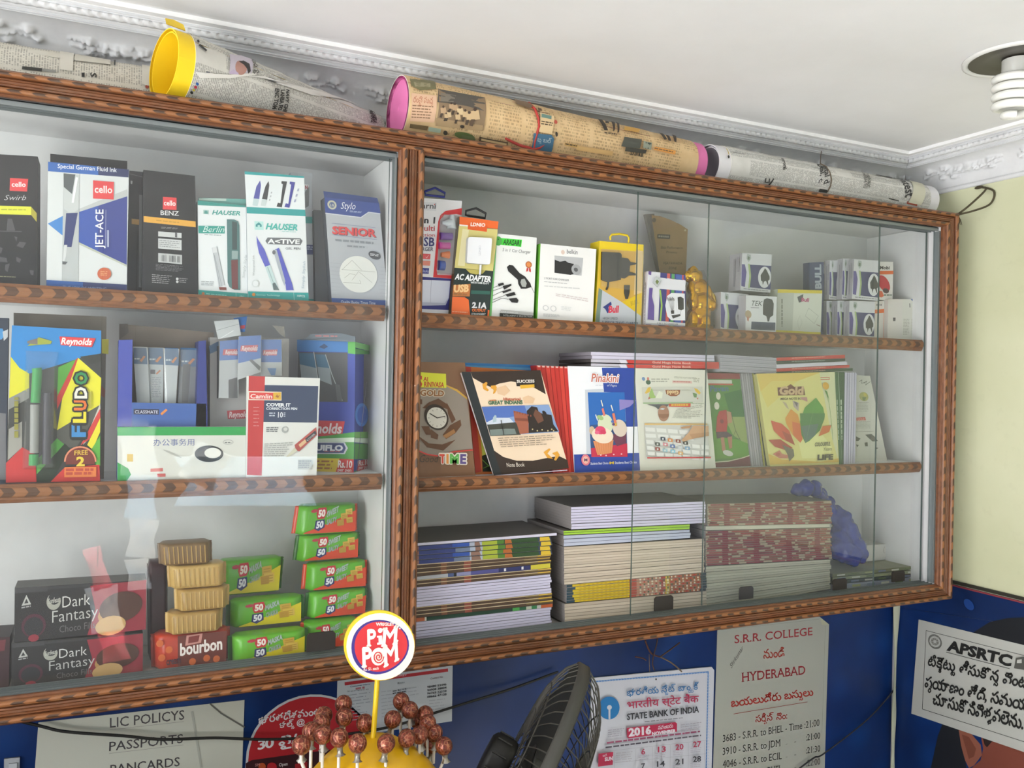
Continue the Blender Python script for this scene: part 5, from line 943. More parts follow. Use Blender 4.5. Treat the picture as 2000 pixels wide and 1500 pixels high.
for x, y in ((385, 1170), (440, 1175), (520, 1165), (600, 1160)): a.ell(f'{x},{y} {x + 9},{y} {x},{y - 8}', 'e0b8c0', 8)
done(a)
a = book('cream notebook shown upside down with a keyboard and hand picture', 'C4', '750,262 1503,282 1600,1342 808,1346', .06, .016, 'dad9cc')
a.ell('840,375 858,378 840,355', '6a8ab4', 10); a.ell('890,410 916,412 890,385', '3f5f4a', 14); a.ell('888,374 900,376 888,356', 'c87a6a', 10); a.rows('920,372 1115,372 1118,418 922,420', 2, 'a4a498', 5); a.rows('1160,350 1395,358 1398,380 1160,372', 2, 'a8a898', 7); a.poly('1140,392 1345,398 1348,424 1142,420', 'd8b8ae'); a.rows('1150,398 1340,404 1340,420 1150,416', 1, 'b86a64', 8); a.rows('1360,365 1430,370 1430,420 1360,415', 3, 'a8a898', 2)
a.poly('820,462 1455,455 1465,618 832,624', 'c9c9be')
a.poly('850,525 885,465 915,460 905,510 870,530', 'd8b44a'); a.poly('895,580 900,520 925,470 950,540 975,575 920,578', '9ab86a'); a.poly('885,590 895,560 912,580', 'c06a5a'); a.poly('960,575 1000,500 1040,520 1030,580', 'dde0cc'); a.poly('1365,470 1400,480 1436,520 1420,540 1385,510', 'd8b44a'); a.poly('1350,520 1395,530 1392,570 1365,568', '6a8a5a'); a.poly('1390,575 1412,570 1405,592', 'b86a5a')
a.poly('1065,490 1222,490 1214,535 1180,556 1120,556 1075,535', '8a5030'); a.text('Gold', '1205,500 1082,500 1205,540', 'd8bc8c', .05); a.rows('930,490 1050,490 1050,500 930,500', 1, 'a8a898', 6); a.rows('1235,490 1330,490 1330,500 1235,500', 1, 'a8a898', 5); a.poly('832,622 1352,618 1352,632 832,636', '98b48a')
a.poly('872,642 1102,640 1090,660 1040,690 985,690 960,668', '505458'); a.ell('1045,735 1102,738 1045,650', 'a57a64', 22); a.poly('990,742 1102,742 1098,770 1045,792 1000,775', '8a6048'); a.poly('1000,690 1030,680 1060,685 1040,700', 'c8d0d4'); a.poly('1100,636 1328,630 1326,668 1100,666', 'c4442e'); a.rows('1124,640 1312,638 1312,660 1124,662', 1, 'd8b44a', 8, .8); a.rows('1180,690 1470,640 1475,805 1130,790', 8, '9c9c90', 8, .3, .5); a.rows('1345,630 1470,628 1470,640 1345,640', 1, '8a9a80', 6)
a.poly('845,840 1500,842 1502,856 846,858', 'd8b06a'); a.poly('846,858 1502,856 1526,1192 862,1196', 'c9c9c4')
for r, (x0, y0, n, w_) in enumerate(((850, 880, 5, 118), (850, 945, 4, 130), (856, 1010, 7, 96), (862, 1072, 7, 94), (868, 1130, 7, 92))):
    for k in range(n): x = x0 + k * w_; yy = y0 + k * 9; a.poly(f'{x},{yy} {x + w_ * .86},{yy + 8} {x + w_ * .9},{yy + 48} {x + 8},{yy + 42}', 'e2e2de')
for k, (x, y, c) in enumerate(((1030, 1002, '2c3a58'), (1106, 1015, 'd88a4a'), (1188, 1025, '8a3a30'), (1264, 1045, '2c2e2c'), (972, 1056, '3c4440'), (1054, 1060, 'c87a84'), (1128, 1078, '4a6aa8'), (972, 1108, '9a3a34'), (1048, 1122, '9ac0cc'), (1130, 1132, '8ac0d4'), (1210, 1152, 'd8a86a'), (1280, 1100, '7aa0c0'), (1204, 1092, 'c8ccd0'))): a.poly(f'{x - 26},{y - 20} {x + 24},{y - 16} {x + 28},{y + 18} {x - 22},{y + 14}', c); a.ell(f'{x},{y} {x + 11},{y} {x},{y - 10}', 'd8d8d4', 8)
a.poly('1340,862 1500,866 1504,970 1400,985 1300,1010 1240,1030 1218,1012 1290,940', 'c69d78'); a.poly('1210,880 1330,858 1300,890 1220,895', 'b88a64'); a.poly('1300,950 1504,930 1504,970 1330,1000', 'b48a66'); a.poly('860,1192 1525,1188 1526,1202 862,1206', 'c03a40'); done(a)
# notebooks lying on top of the standing ones
def lying(lbl, w, px, y, depth, front, top, zs=None, group=None, name='notebook'):
    win(w); F = facing(px.split()[-1], y); a = slab(F, px, depth, front, [top, 'b8b4bc', top, '8c8890']); a.name, a.tags = name, (lbl, 'notebook', group)
    a.foot = F.p3(a.ab(px)[-1][0], min(p[1] for p in a.P), -depth / 2); return a
TOPS = '4a4644'
for k, (px, red) in enumerate((('690,222 1632,234 1636,272 700,262', 1), ('660,174 1620,198 1622,231 675,220', 1), ('300,130 1580,162 1582,189 300,165', 0), ('290,92 1578,128 1580,160 290,128', 0))):
    if red: px = f'290,{212 if k == 0 else 168} ' + px.rsplit(' ', 1)[0] + f' 290,{240 if k == 0 else 202}'
    a = lying(('red lettered notebook lying lowest across the cupcake and keyboard notebooks', 'red lettered notebook lying second lowest across the cupcake and keyboard notebooks', 'white edged notebook lying second from top above the red lettered ones', 'white edged notebook lying topmost above the red lettered ones')[k], 'C4', px, .0615, .13, 'c8c4d6' if not red else 'b9b6c0', TOPS)
    if red:
        T = (lambda u, v: (660 + u * 970, (176 if k else 224) + u * (24 if k else 10) + v * 36)); p = lambda *s: ' '.join('%f,%f' % T(x, y) for x, y in s)
        a.poly(p((0, .0), (1, .0), (1, 1), (.02, 1)), 'c23c38'); a.text('Gold Mega Note Book', p((.28, .78), (.70, .78), (.28, .2)), 'e0b8ac', .02); a.poly(p((-.08, 0), (-.01, 0), (.01, 1), (-.06, 1)), 'd8d4e0')
    else: a.line('300,%d 1580,%d' % ((128, 160) if k == 3 else (168, 191)), 3, '6a6672')
    done(a)
a = book('green covered notebook with a player in a red shirt, half hidden by the cream notebook', 'C5', '-110,258 206,264 300,1066 -20,1084', .075, .01, '4f7f3c')
a.poly('-110,258 206,264 212,312 -100,312', '8a2f38'); a.poly('-100,318 130,322 132,352 -98,350', 'c8c8bc'); a.poly('-98,350 140,354 142,366 -98,364', 'b85040'); a.text('Pavan', '-60,420 100,416 -58,372', '4a6a8a', .03); a.poly('60,440 220,400 262,640 120,640', '356838'); a.poly('60,640 262,640 290,900 140,800', '8a9a5c'); a.poly('-30,760 290,880 296,985 -20,1010', '5c8f34')
a.ell('12,460 32,462 12,428', 'dad6c4', 14); a.ell('-2,545 20,548 -2,512', 'd8d4c4', 14); a.poly('20,590 82,580 92,690 84,776 -10,780 0,640', 'a83438'); a.poly('85,590 125,600 130,690 95,700', 'b08068'); a.poly('-10,772 84,768 132,800 120,830 60,820 0,830', '4a3440'); a.poly('30,820 60,815 75,930 45,940', 'a8745c'); a.poly('90,815 130,810 130,910 105,920', 'a8745c'); a.ell('95,955 140,965 95,930', 'c8c8c0', 12)
a.line('120,600 160,760 200,840', 4, '2c2c28'); a.line('160,760 130,830 200,830', 3, '3c3c34'); a.poly('-22,1040 100,1030 220,1000 298,975 300,1066 -20,1084', '6c2c3a'); a.line('-22,1034 100,1024 220,996 298,970', 9, 'd0c8b0'); a.ell('40,680 56,682 40,660', '7a2a38', 10); done(a)
for k in range(5):
    t0, b0 = 207 + 19 * k, 302 + 19.4 * k
    a = book('grey edged notebook standing in the slanting row beside the yellow leaf cover', 'C5', f'{t0},262 {t0 + 18},262 {b0 + 18},1074 {b0},1074', .071, .12, ('a5a2a8', '98959c', 'aaa6ae')[k % 3], '8c8a90', group='grey edged standing notebooks'); a.raw(a.Q(0, 0, .12, 0, .12, 1, 0, 1), '6c6a72'); done(a)
for k, c in enumerate(('b8b048', '2f3c2c', 'a8ac6a')):
    t0, b0 = 304 + 14 * k, 402 + 20 * k
    a = book(('yellow green spined notebook between the grey row and the yellow leaf cover', 'dark spined notebook between the grey row and the yellow leaf cover', 'pale olive spined notebook touching the yellow leaf cover')[k], 'C5', f'{t0},262 {t0 + 13},262 {b0 + 19},1070 {b0},1072', .071, .12, c); a.raw(a.Q(0, 0, .2, 0, .2, 1, 0, 1), '4a4a40'); done(a)
a = book('yellow notebook with big coloured leaves on its cover', 'C5', '345,266 1022,252 1060,1034 462,1056', .052, .012, 'd6cf86', 'b8b070')
a.poly('345,266 900,255 700,330 480,330 380,420', 'd8bc62'); a.poly('380,420 480,330 700,330 600,420 440,560', 'd8c870'); a.poly('445,960 560,1010 900,1030 1056,1000 1060,1034 462,1056', 'd0ae52'); a.poly('700,820 900,780 1000,900 980,1000 740,1000', 'dedc98')
a.poly('1022,252 890,256 1000,830 1052,1010', 'd0d0a8'); a.line('900,300 975,296 975,316 900,318', 6, 'c04434'); a.poly('525,386 600,382 640,356 670,380 752,374 766,452 530,456', '6f4234'); a.text('Gold', '538,446 750,444 542,374', 'c8a882', .05); a.text('MEGA NOTE BOOK', '550,494 772,490 552,474', '5a4a3c', .03)
a.poly('565,505 600,520 625,575 600,560', 'b8a88c'); a.poly('655,498 712,520 706,592 664,552', 'b4a49a'); a.poly('665,505 700,520 695,560', '6a6468'); a.poly('720,470 780,470 785,510 730,490', 'b88a84')
a.poly('640,572 700,620 738,760 742,835 722,866 650,790 600,700 590,655', 'd69440'); a.poly('650,680 720,700 740,835 722,866 660,800', 'cc6a3c'); a.poly('858,474 920,560 934,640 890,760 800,850 765,868 732,800 718,680 760,560', '5a9440'); a.poly('718,610 934,610 930,660 890,760 765,868 730,790', '4c7a44'); a.poly('728,720 880,700 850,800 765,868', '5a7268'); a.line('858,474 765,868', 2, '7aa860')
a.poly('465,672 560,700 625,760 674,886 560,830 490,760', 'c4563c'); a.poly('560,760 640,800 674,886 600,850', 'a04a38'); a.poly('445,842 545,834 655,910 600,932 500,900', 'a64c3c'); a.poly('560,880 660,922 668,980 625,1028 606,960', '6c6654'); a.poly('878,810 915,720 988,714 970,772', 'c86a34'); a.poly('480,965 540,930 560,960 615,975 610,1000 540,1000', 'c07c66'); a.ell('525,965 545,965 525,950', 'a85a4c', 10)
a.ell('940,372 968,376 940,340', 'd8a43a', 16); a.line('938,410 952,460 968,520 990,700 1000,840', 4, '5a8a4a'); a.poly('928,410 950,420 972,500', '5c8a44'); a.text('COLOURFUL', '842,896 978,890 846,862', '6c6a58', .03); a.text('Years', '912,938 988,932 916,906', '7a785c', shear=.2); a.text('LIFE', '866,1014 1002,1008 868,968', '4a4636', .05); done(a)
for k, (px, c) in enumerate((('1024,250 1050,250 1084,1072 1058,1072', '3c6440'), ('1052,250 1108,252 1098,1072 1086,1072', '2c5034'))):
    a = book(('mid green lettered notebook standing against the yellow leaf cover', 'dark green lettered notebook standing beside the white edged row')[k], 'C5', px, .058, .12, c, '3a5a40'); a.rows(a.Q(.25, .3, .25, .75, .8, .75, .8, .3), 1, 'a8b8a0', 9); a.raw(a.Q(0, 0, .1, 0, .1, 1, 0, 1), '8aa088'); done(a)
for k in range(5):
    t0, b0 = 1110 + 21 * k, 1099 + 20 * k
    a = book('white edged notebook standing in the row next to the dark green one', 'C5', f'{t0},257 {t0 + 20},257 {b0 + 19},1074 {b0},1076', .06 + .003 * k, .12, ('c6c2d6', 'bdb9d0', 'cac6d8')[k % 3], 'a8a4b4', group='white edged standing notebooks'); a.raw(a.Q(0, 0, .14, 0, .14, 1, 0, 1), '7c7a94'); done(a)
for k, (l0, l1, m0, m1, r0, r1, c, lb) in enumerate(((222, 250, 250, 272, 218, 240, '2f4f38', 'green'), (194, 222, 222, 250, 190, 212, 'bf3c38', 'second red'), (160, 194, 186, 220, 160, 188, 'd0ccda', 'white'), (130, 160, 156, 186, 134, 158, '32403a', 'dark green'), (100, 130, 128, 156, 102, 132, 'c03c36', 'red'))):
    xr = (1180, 1152, 1132, 1114, 1112)[k]
    a = lying(f'{lb} edged notebook in the sagging pile lying above the yellow leaf cover', 'C5', f'30,{l0} 515,{m0} {xr},{r0} {xr},{r1} 515,{m1} 30,{l1}', .0615, .13, 'a9a6b2', '6a6866')
    a.poly(f'515,{m0} {xr},{r0} {xr},{r1} 520,{m1}', c); a.line(f'30,{l1 - 3} 515,{m1 - 3}', 3, '6a6872'); a.line(f'30,{(l0 + l1) / 2} 515,{(m0 + m1) / 2}', 2, '8a8892')
    if k != 2: a.rows(f'650,{m0 * .75 + r0 * .25 + 7} 950,{m0 * .3 + r0 * .7 + 7} 950,{m0 * .3 + r0 * .7 + 17} 650,{m0 * .75 + r0 * .25 + 17}', 1, 'd8a898' if k != 3 else '9aa8a0', 16)
    done(a)
a = book('cream notice or booklet leaning by itself next to the white edged row', 'C5', '1216,280 1330,285 1476,1004 1190,1016', .1, .002, 'c9c9bf', lean=4)
a.line('1235,335 1260,320 1255,350 1285,340', 4, '4a4a48'); a.line('1275,350 1300,330 1290,365 1330,335', 4, '4a4a48'); a.ell('1275,465 1315,470 1275,425', 'a8a866', 14); a.ell('1285,450 1300,455 1285,435', 'c8b85a', 10); a.poly('1260,470 1295,470 1285,500 1265,500', '6a7a4a'); a.rows('1215,515 1320,515 1330,600 1215,600', 7, 'a4a49c', 6, .4); a.poly('1210,648 1285,642 1292,670 1210,674', 'c05048'); a.text('GOLD', '1218,670 1280,668 1217,650', 'd8a89c', .03); a.rows('1208,682 1335,680 1350,745 1206,745', 6, 'a4a49c', 6, .4); a.line('1205,770 1360,765', 3, '8a8a80')
for p in ('1285,795 1340,790 1370,815 1395,850 1350,855 1310,820', '1205,810 1245,830 1225,850 1205,850', '1280,865 1305,860 1308,895 1285,895', '1205,880 1230,885 1215,905', '1370,905 1400,910 1380,922'): a.poly(p, '5c5c54')
done(a)
# ================================================================== bottom: piles of notebooks
def pile(w, y, depth, rowsL, top='57524e'):
    """rows from the top: (left y0, y1, right y0, y1, left x, right x, paint(a), label, group)"""
    rnd = random.Random(5); n = len(rowsL)
    for i, (l0, l1, r0, r1, xl, xr, fn, lbl, grp) in enumerate(rowsL):
        j = rnd.uniform(-.0012, .0012); win(w); F = facing(f'{xl},{l1}', y); g = .5
        a = slab(F, f'{xl},{l0} {xr},{r0} {xr},{r1 - g} {xl},{l1 - g}', depth, 'c9c5d4', [top, 'a8a4a4', top, '8f8a88']); a.name, a.tags = 'notebook', (lbl, 'notebook', grp)
        fn(a, i, rnd)
        a.mb.v = [(p[0], p[1] + j, p[2]) for p in a.mb.v]; done(a)
def seg(*cs):
    def f(a, i, r):
        u = 0
        for w_, c in cs: a.raw(a.Q(u, .06, u + w_, .06, u + w_, .98, u, .98), c); u += w_
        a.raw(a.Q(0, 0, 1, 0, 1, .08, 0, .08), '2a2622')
    return f
def pages(c, line='7c7888'):
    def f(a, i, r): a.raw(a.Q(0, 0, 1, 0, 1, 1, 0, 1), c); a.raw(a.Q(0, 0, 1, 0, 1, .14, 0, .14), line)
    return f
def scenic(a, i, r):
    s = lambda: r.uniform(-.02, .02)
    for u0, u1, c in ((0, 1, '34405c'), (0, .05, '9a6a58'), (.05, .3, '343f7a'), (.3 + s(), .42, '6a7690'), (.40, .5, 'a8b0c0'), (.42 + s(), .47, '8a6a5c'), (.49, .63, 'a4b038'), (.60, .68 + s(), '4f7a2c'), (.65, .9, '2c4a26'), (.64 + s(), .70, 'b0642c'), (.92, .99, 'd0b032')): a.raw(a.Q(u0, .04, u1, .04, u1 + .01, .98, u0, .98), c)
    if i % 2: a.raw(a.Q(.28, .1, .4, .1, .4, .9, .28, .9), '2f4fa0')
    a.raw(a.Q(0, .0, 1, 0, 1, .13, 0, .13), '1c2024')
def brown(a, i, r):
    a.raw(a.Q(0, .1, 1, .1, 1, 1, 0, 1), '4f3b2d'); a.raw(a.Q(.36, .1, .41, .1, .41, 1, .36, 1), '8a4a3c'); a.raw(a.Q(.2, .1, .24, .1, .24, 1, .2, 1), '7a5038'); a.raw(a.Q(.8, .1, 1, .1, 1, .6, .8, .6), '6a5a34'); a.raw(a.Q(0, .0, 1, 0, 1, .2, 0, .2), 'cdb894'); a.raw(a.Q(.9, .0, 1, 0, 1, .3, .9, .3), 'd8b040')
def navy(a, i, r):
    seg((.25, 'b4b6bc'), (.04, '4a5a88'), (.02, '22242c'), (.1, '8c8cb0'), (.2, '504f8a'), (.24, '2c2f60'), (.15, 'c4b83a'))(a, i, r)
    for u in (.65, .78): a.raw(a.Q(u, .2, u + .015, .2, u + .015, .8, u, .8), 'e0e0e4')
def greeny(a, i, r): seg((.09, 'b4603a'), (.012, 'd8d0c0'), (.6, '1f4030'), (.05, '4a9a4a'), (.05, '2a5a3c'), (.04, 'b8bca8'), (.04, '3a8050'), (.03, 'b8bab4'), (.088, 'b85a30'))(a, i, r)
R = []
def add(n, L, Rr, xl, xr, fn, lbl, grp=None):
    for k in range(n):
        f0, f1 = k / n, (k + 1) / n; l0, l1, r0, r1 = L[0] + (L[1] - L[0]) * f0, L[0] + (L[1] - L[0]) * f1, Rr[0] + (Rr[1] - Rr[0]) * f0, Rr[0] + (Rr[1] - Rr[0]) * f1
        dx = random.uniform(-7, 7); sl = lambda a, b: b + (b - a) / (xr - xl) * dx
        R.append((l0, l1, sl(l0, r0), sl(l1, r1), xl, xr + dx, fn, lbl, grp))
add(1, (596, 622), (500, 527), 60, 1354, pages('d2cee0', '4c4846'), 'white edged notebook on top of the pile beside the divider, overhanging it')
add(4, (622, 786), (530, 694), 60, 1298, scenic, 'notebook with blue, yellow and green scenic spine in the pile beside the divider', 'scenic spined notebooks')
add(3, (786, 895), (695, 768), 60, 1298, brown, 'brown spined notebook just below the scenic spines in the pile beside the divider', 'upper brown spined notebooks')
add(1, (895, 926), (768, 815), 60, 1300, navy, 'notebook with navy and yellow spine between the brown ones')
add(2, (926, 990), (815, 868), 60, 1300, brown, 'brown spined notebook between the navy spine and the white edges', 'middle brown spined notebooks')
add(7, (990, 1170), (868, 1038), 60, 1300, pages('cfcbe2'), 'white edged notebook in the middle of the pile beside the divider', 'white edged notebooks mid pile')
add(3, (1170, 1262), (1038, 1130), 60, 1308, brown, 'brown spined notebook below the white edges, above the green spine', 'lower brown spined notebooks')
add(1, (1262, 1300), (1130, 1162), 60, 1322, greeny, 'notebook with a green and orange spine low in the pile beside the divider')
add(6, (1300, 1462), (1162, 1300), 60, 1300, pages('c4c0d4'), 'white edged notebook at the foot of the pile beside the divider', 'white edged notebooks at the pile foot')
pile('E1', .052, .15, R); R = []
# second pile
CREAM = lambda a, i, r: pages(('c4b6a4', 'bcae9c', 'c9bcaa')[i % 3], '8f8474')(a, i, r)
def yellow(a, i, r):
    s = r.uniform(-.012, .012)
    for u0, u1, c in ((0, .05 + s, '2a4656'), (.045 + s, .44, 'd8bc2a'), (.43, .49, 'a8342a'), (.48, .66, 'b8806c'), (.65, .70, 'a02c34'), (.69, .72, 'd0b438'), (.72, .97, 'a8603c'), (.955, 1, '2a4048')): a.raw(a.Q(u0, .05, u1, .05, u1, 1, u0, 1), c)
    for k in range(16): u = .5 + k * .0285; a.raw(a.Q(u, .2 + .1 * (k % 2), u + .012, .2, u + .014, .85, u + .002, .85), ('d0c4a8', 'b03a30', '4a5a48', 'd8ccb4')[(k + i) % 4])
    for k in range(12): u = .08 + k * .029; a.raw(a.Q(u, .35, u + .015, .35, u + .015, .75, u, .75), 'c8a430')
    a.raw(a.Q(0, 0, 1, 0, 1, .1, 0, .1), '6a5a24')
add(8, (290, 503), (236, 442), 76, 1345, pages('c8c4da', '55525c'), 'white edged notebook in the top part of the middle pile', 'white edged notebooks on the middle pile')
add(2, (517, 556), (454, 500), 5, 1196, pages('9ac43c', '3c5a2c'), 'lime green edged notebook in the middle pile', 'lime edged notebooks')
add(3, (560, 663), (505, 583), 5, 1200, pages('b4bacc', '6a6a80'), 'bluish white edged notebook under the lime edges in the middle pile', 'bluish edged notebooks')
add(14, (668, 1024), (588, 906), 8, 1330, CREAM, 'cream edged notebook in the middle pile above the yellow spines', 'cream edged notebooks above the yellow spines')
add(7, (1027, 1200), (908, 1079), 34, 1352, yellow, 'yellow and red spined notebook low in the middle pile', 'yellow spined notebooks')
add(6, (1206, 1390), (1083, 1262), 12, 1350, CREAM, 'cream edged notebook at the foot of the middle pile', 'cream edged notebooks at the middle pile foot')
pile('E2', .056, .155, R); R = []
def maroon(a, i, r):
    a.raw(a.Q(0, 0, 1, 0, 1, 1, 0, 1), 'a89a86'); u = r.uniform(0, .03)
    while u < .97:
        w_ = r.uniform(.05, .14); a.raw(a.Q(u, .25, min(1, u + w_), .25, min(1, u + w_), .95, u, .95), ('8a3a3e', '7c4438', '96504a', '742e38')[r.randrange(4)]); u += w_ + r.uniform(.0, .07)
    a.raw(a.Q(0, 0, 1, 0, 1, .16, 0, .16), '6c5f50')
def redcol(a, i, r):
    maroon(a, i, r)
    for u in (.12, .36, .62, .86): a.raw(a.Q(u, .2, u + .045, .2, u + .05, 1, u + .005, 1), '7a2430')
GREY = lambda a, i, r: pages(('b2ae9e', 'aaa696', 'b8b4a4')[i % 3], '807c6c')(a, i, r)
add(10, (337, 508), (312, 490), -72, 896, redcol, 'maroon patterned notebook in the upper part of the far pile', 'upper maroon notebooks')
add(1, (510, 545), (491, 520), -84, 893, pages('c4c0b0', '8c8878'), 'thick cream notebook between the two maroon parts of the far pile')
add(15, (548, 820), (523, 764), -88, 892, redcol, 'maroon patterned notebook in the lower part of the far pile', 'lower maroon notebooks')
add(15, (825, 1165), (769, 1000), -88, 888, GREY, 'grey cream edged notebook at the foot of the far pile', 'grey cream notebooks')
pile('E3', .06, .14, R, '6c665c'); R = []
# flat magazines, white box and blue bag in the far corner
for k, (l0, l1, r0, r1, xr, c, c2) in enumerate(((1012, 1062, 938, 985, 1610, 'a4a6b4', 'b8b8c4'), (969, 1009, 906, 935, 1600, '8a90a0', 'b0b4c0'), (939, 965, 881, 901, 1560, '3f4a44', '6a6c60'), (913, 934, 849, 876, 1590, '8c9274', '6c7058'), (886, 909, 819, 845, 1560, '6f7454', '8a8c74'))):
    win('E3'); F = facing(f'905,{l1}', .066); a = slab(F, f'905,{l0} {xr},{r0} {xr},{r1} 905,{l1}', .12, c, c2); a.name, a.tags = 'magazine', (('magazine at the very bottom of the flat pile in the far corner', 'magazine second from the bottom of the flat pile in the far corner', 'dark edged magazine in the middle of the flat pile in the far corner', 'olive edged magazine second from the top of the flat pile in the far corner', 'magazine on top of the flat pile, under the white box')[k], 'magazine', 'magazines in the far corner')
    for m in range(6): u = .05 + m * .16; a.raw(a.Q(u, .3, u + .09, .3, u + .09, .8, u, .8), ('c4c4b8', '5a6a40', '9aa070', '707a90')[(m + k) % 4])
    if k == 4: mtop = max(F.p3(*p).z for p in a.P)
    done(a)
win('E3'); a = pack('carton', 'plain white carton on the flat magazines in the far corner', 'box', 'E3', '1120,664 1326,650 1320,790 1120,806', .14, mtop + .0008, .06, 'cfcdc8', 'bdbab4'); a.line('1310,670 1302,700 1308,720', 3, '77746c'); done(a)
bagm = NT('blue_polythene'); bagm = bagm.done('0a2b8c', .22)
b = MB()
def bp(px, py, y): return on_plane(*q(f'{px},{py}')[0], V((0, y, 0)), V((0, 1, 0)))
for px, py, y, r in ((630, 228, .115, .016), (700, 215, .11, .021), (765, 215, .115, .02), (810, 270, .14, .018), (860, 320, .15, .018), (930, 430, .15, .026), (985, 480, .14, .03), (1015, 560, .13, .033), (970, 640, .12, .03), (950, 690, .11, .026), (1000, 715, .105, .027), (1060, 740, .10, .026), (1095, 690, .108, .027), (1120, 730, .10, .021), (1050, 770, .10, .014), (930, 570, .135, .02), (1050, 620, .12, .026)): b.ball(bp(px, py, y), (r, r * .75, r), bagm, 14, 10)
b.tube([bp(630, 228, .115), bp(760, 215, .115), bp(830, 310, .145), bp(930, 430, .15), bp(990, 520, .135)], .015, bagm)
o = b.build('plastic_bag', None, bp(1000, 850, .11)); tag(o, 'crumpled blue plastic bag between the far pile and the white carton', 'bag')
md = o.modifiers.new('weld', 'REMESH'); md.mode = 'VOXEL'; md.voxel_size = .003; md.use_smooth_shade = True
tx = bpy.data.textures.new('crumple', 'CLOUDS'); tx.noise_scale = .022; md = o.modifiers.new('crumple', 'DISPLACE'); md.texture = tx; md.strength = .012; md.mid_level = .5
# ================================================================== paper rolls on top of the showcase
def newsprint(name, paper, ink, along, line=.0034, colw=.042, dens=.44):
    t = NT(name); u, v, _ = t.sep(t.uv()); p, w = (v, u) if along else (u, v)
    row = t.math('DIVIDE', p, line); ln = t.math('LESS_THAN', t.math('FRACT', row), .58)
    wd_ = t.math('GREATER_THAN', t.noise(t.vec(t.math('MULTIPLY', w, 420.0), t.math('MULTIPLY', t.math('FLOOR', row), 3.71)), 1.0, 1), dens)
    cf = t.math('FRACT', t.math('DIVIDE', w, colw)); col = t.math('MULTIPLY', t.math('GREATER_THAN', cf, .07), t.math('LESS_THAN', cf, .95))
    wn = t.n('TexWhiteNoise', noise_dimensions='2D', i0=t.vec(t.math('FLOOR', t.math('DIVIDE', w, colw)), t.math('FLOOR', t.math('DIVIDE', p, .05)))); blk = t.math('GREATER_THAN', wn.outputs[0], .12)
    k = t.math('MULTIPLY', t.math('MULTIPLY', ln, wd_), t.math('MULTIPLY', col, blk))
    n = t.noise(t.pos(), 30, 3); pc = t.mix(t.step(n, .35, .75), paper[0], paper[1])
    return t.done(t.mix(t.math('MULTIPLY', k, .5), pc, ink), .75)
NEWS = newsprint('grey_newsprint', ('d2d0c8', 'c4c2ba'), '55554f', False, .0028); NEWS2 = newsprint('white_newsprint', ('dad9d4', 'cdccc6'), '4a4a48', False, .0026, .036)
TAN = newsprint('tan_newsprint', ('dcbf92', 'cfae80'), '7a6040', True, .0062, .075, .5); NEWS1 = newsprint('cream_newsprint', ('d6d2c6', 'cbc6b8'), '66645c', False, .0036, .04, .47)
TZ = ZO1 + .0005
def roll(label, pxA, pxB, yA, yB, r0, r1, news, core, core2, over0=.012, over1=.012, hollow=True):
    A = on_plane(*pxA, V((0, yA, 0)), V((0, 1, 0))); B = on_plane(*pxB, V((0, yB, 0)), V((0, 1, 0))); A.z, B.z = TZ + r0 + .0015, TZ + r1 + .0015
    R_ = Round(A, B, r0, r1); t = thing('paper_roll', label, 'paper roll', (A + B) / 2 - V((0, 0, (r0 + r1) / 2)), None)
    b = MB(); NS, NL = 40, 26; rows, uvs = [], []
    for i in range(NL + 1):
        a = R_.L * i / NL; wob = .0007 * math.sin(i * 1.9) + .0006 * math.sin(i * .7 + 1)
        rows.append([R_.p3(a, R_.rm * (2 * math.pi * k / NS + .6), wob * math.sin(k * .6)) for k in range(NS + 1)]); uvs.append([(a, R_.rm * (2 * math.pi * k / NS + .6)) for k in range(NS + 1)])
    b.grid(rows, news, uvs)
    rim = [[R_.p3(0, R_.rm * 2 * math.pi * k / NS, h) for k in range(NS + 1)] for h in (0, -.0016)]; b.grid(rim[::-1], 'd8d4c8')
    rim = [[R_.p3(R_.L, R_.rm * 2 * math.pi * k / NS, h) for k in range(NS + 1)] for h in (0, -.0016)]; b.grid(rim, 'd8d4c8')
    wb = b; b = MB(); g = .0017
    for k, (cc, e0, e1, h) in enumerate(((core, over0, over1, g), (core2, over0 * .8, over1 * .85, g + .0022), (core, over0 * .9, over1 * .8, g + .0045))):
        rows = [[R_.p3(a, R_.rm * 2 * math.pi * j / NS, -h) for j in range(NS + 1)] for a in (-e0, 0, R_.L * .3, R_.L * .7, R_.L, R_.L + e1)]; b.grid(rows, cc)
        rr = [[R_.p3(-e0, R_.rm * 2 * math.pi * j / NS, x) for j in range(NS + 1)] for x in (-h, -h - .0017)]; b.grid(rr[::-1], cc)
        rr = [[R_.p3(R_.L + e1, R_.rm * 2 * math.pi * j / NS, x) for j in range(NS + 1)] for x in (-h, -h - .0017)]; b.grid(rr, cc)
    if not hollow:
        n = 9; rows = [[R_.p3(-over0 * .72 + .003 * math.sin(i * 3), R_.rm * 2 * math.pi * j / NS, -h - .0017 - (r0 - h - .002) * i / n) for j in range(NS + 1)] for i in range(n + 1)]; b.grid(rows[::-1], core)
        rows = [[R_.p3(R_.L + over1 * .7, R_.rm * 2 * math.pi * j / NS, -h - .0017 - (r1 - h - .002) * i / n) for j in range(NS + 1)] for i in range(n + 1)]; b.grid(rows, core)
    else:
        rows = [[R_.p3(a, R_.rm * 2 * math.pi * j / NS, -h - .0017) for j in range(NS + 1)] for a in (-over0 * .9, R_.L * .5, R_.L + over1 * .8)]; b.grid(rows[::-1], core2)
    b.build('chart_sheet', t)
    return t, R_, wb
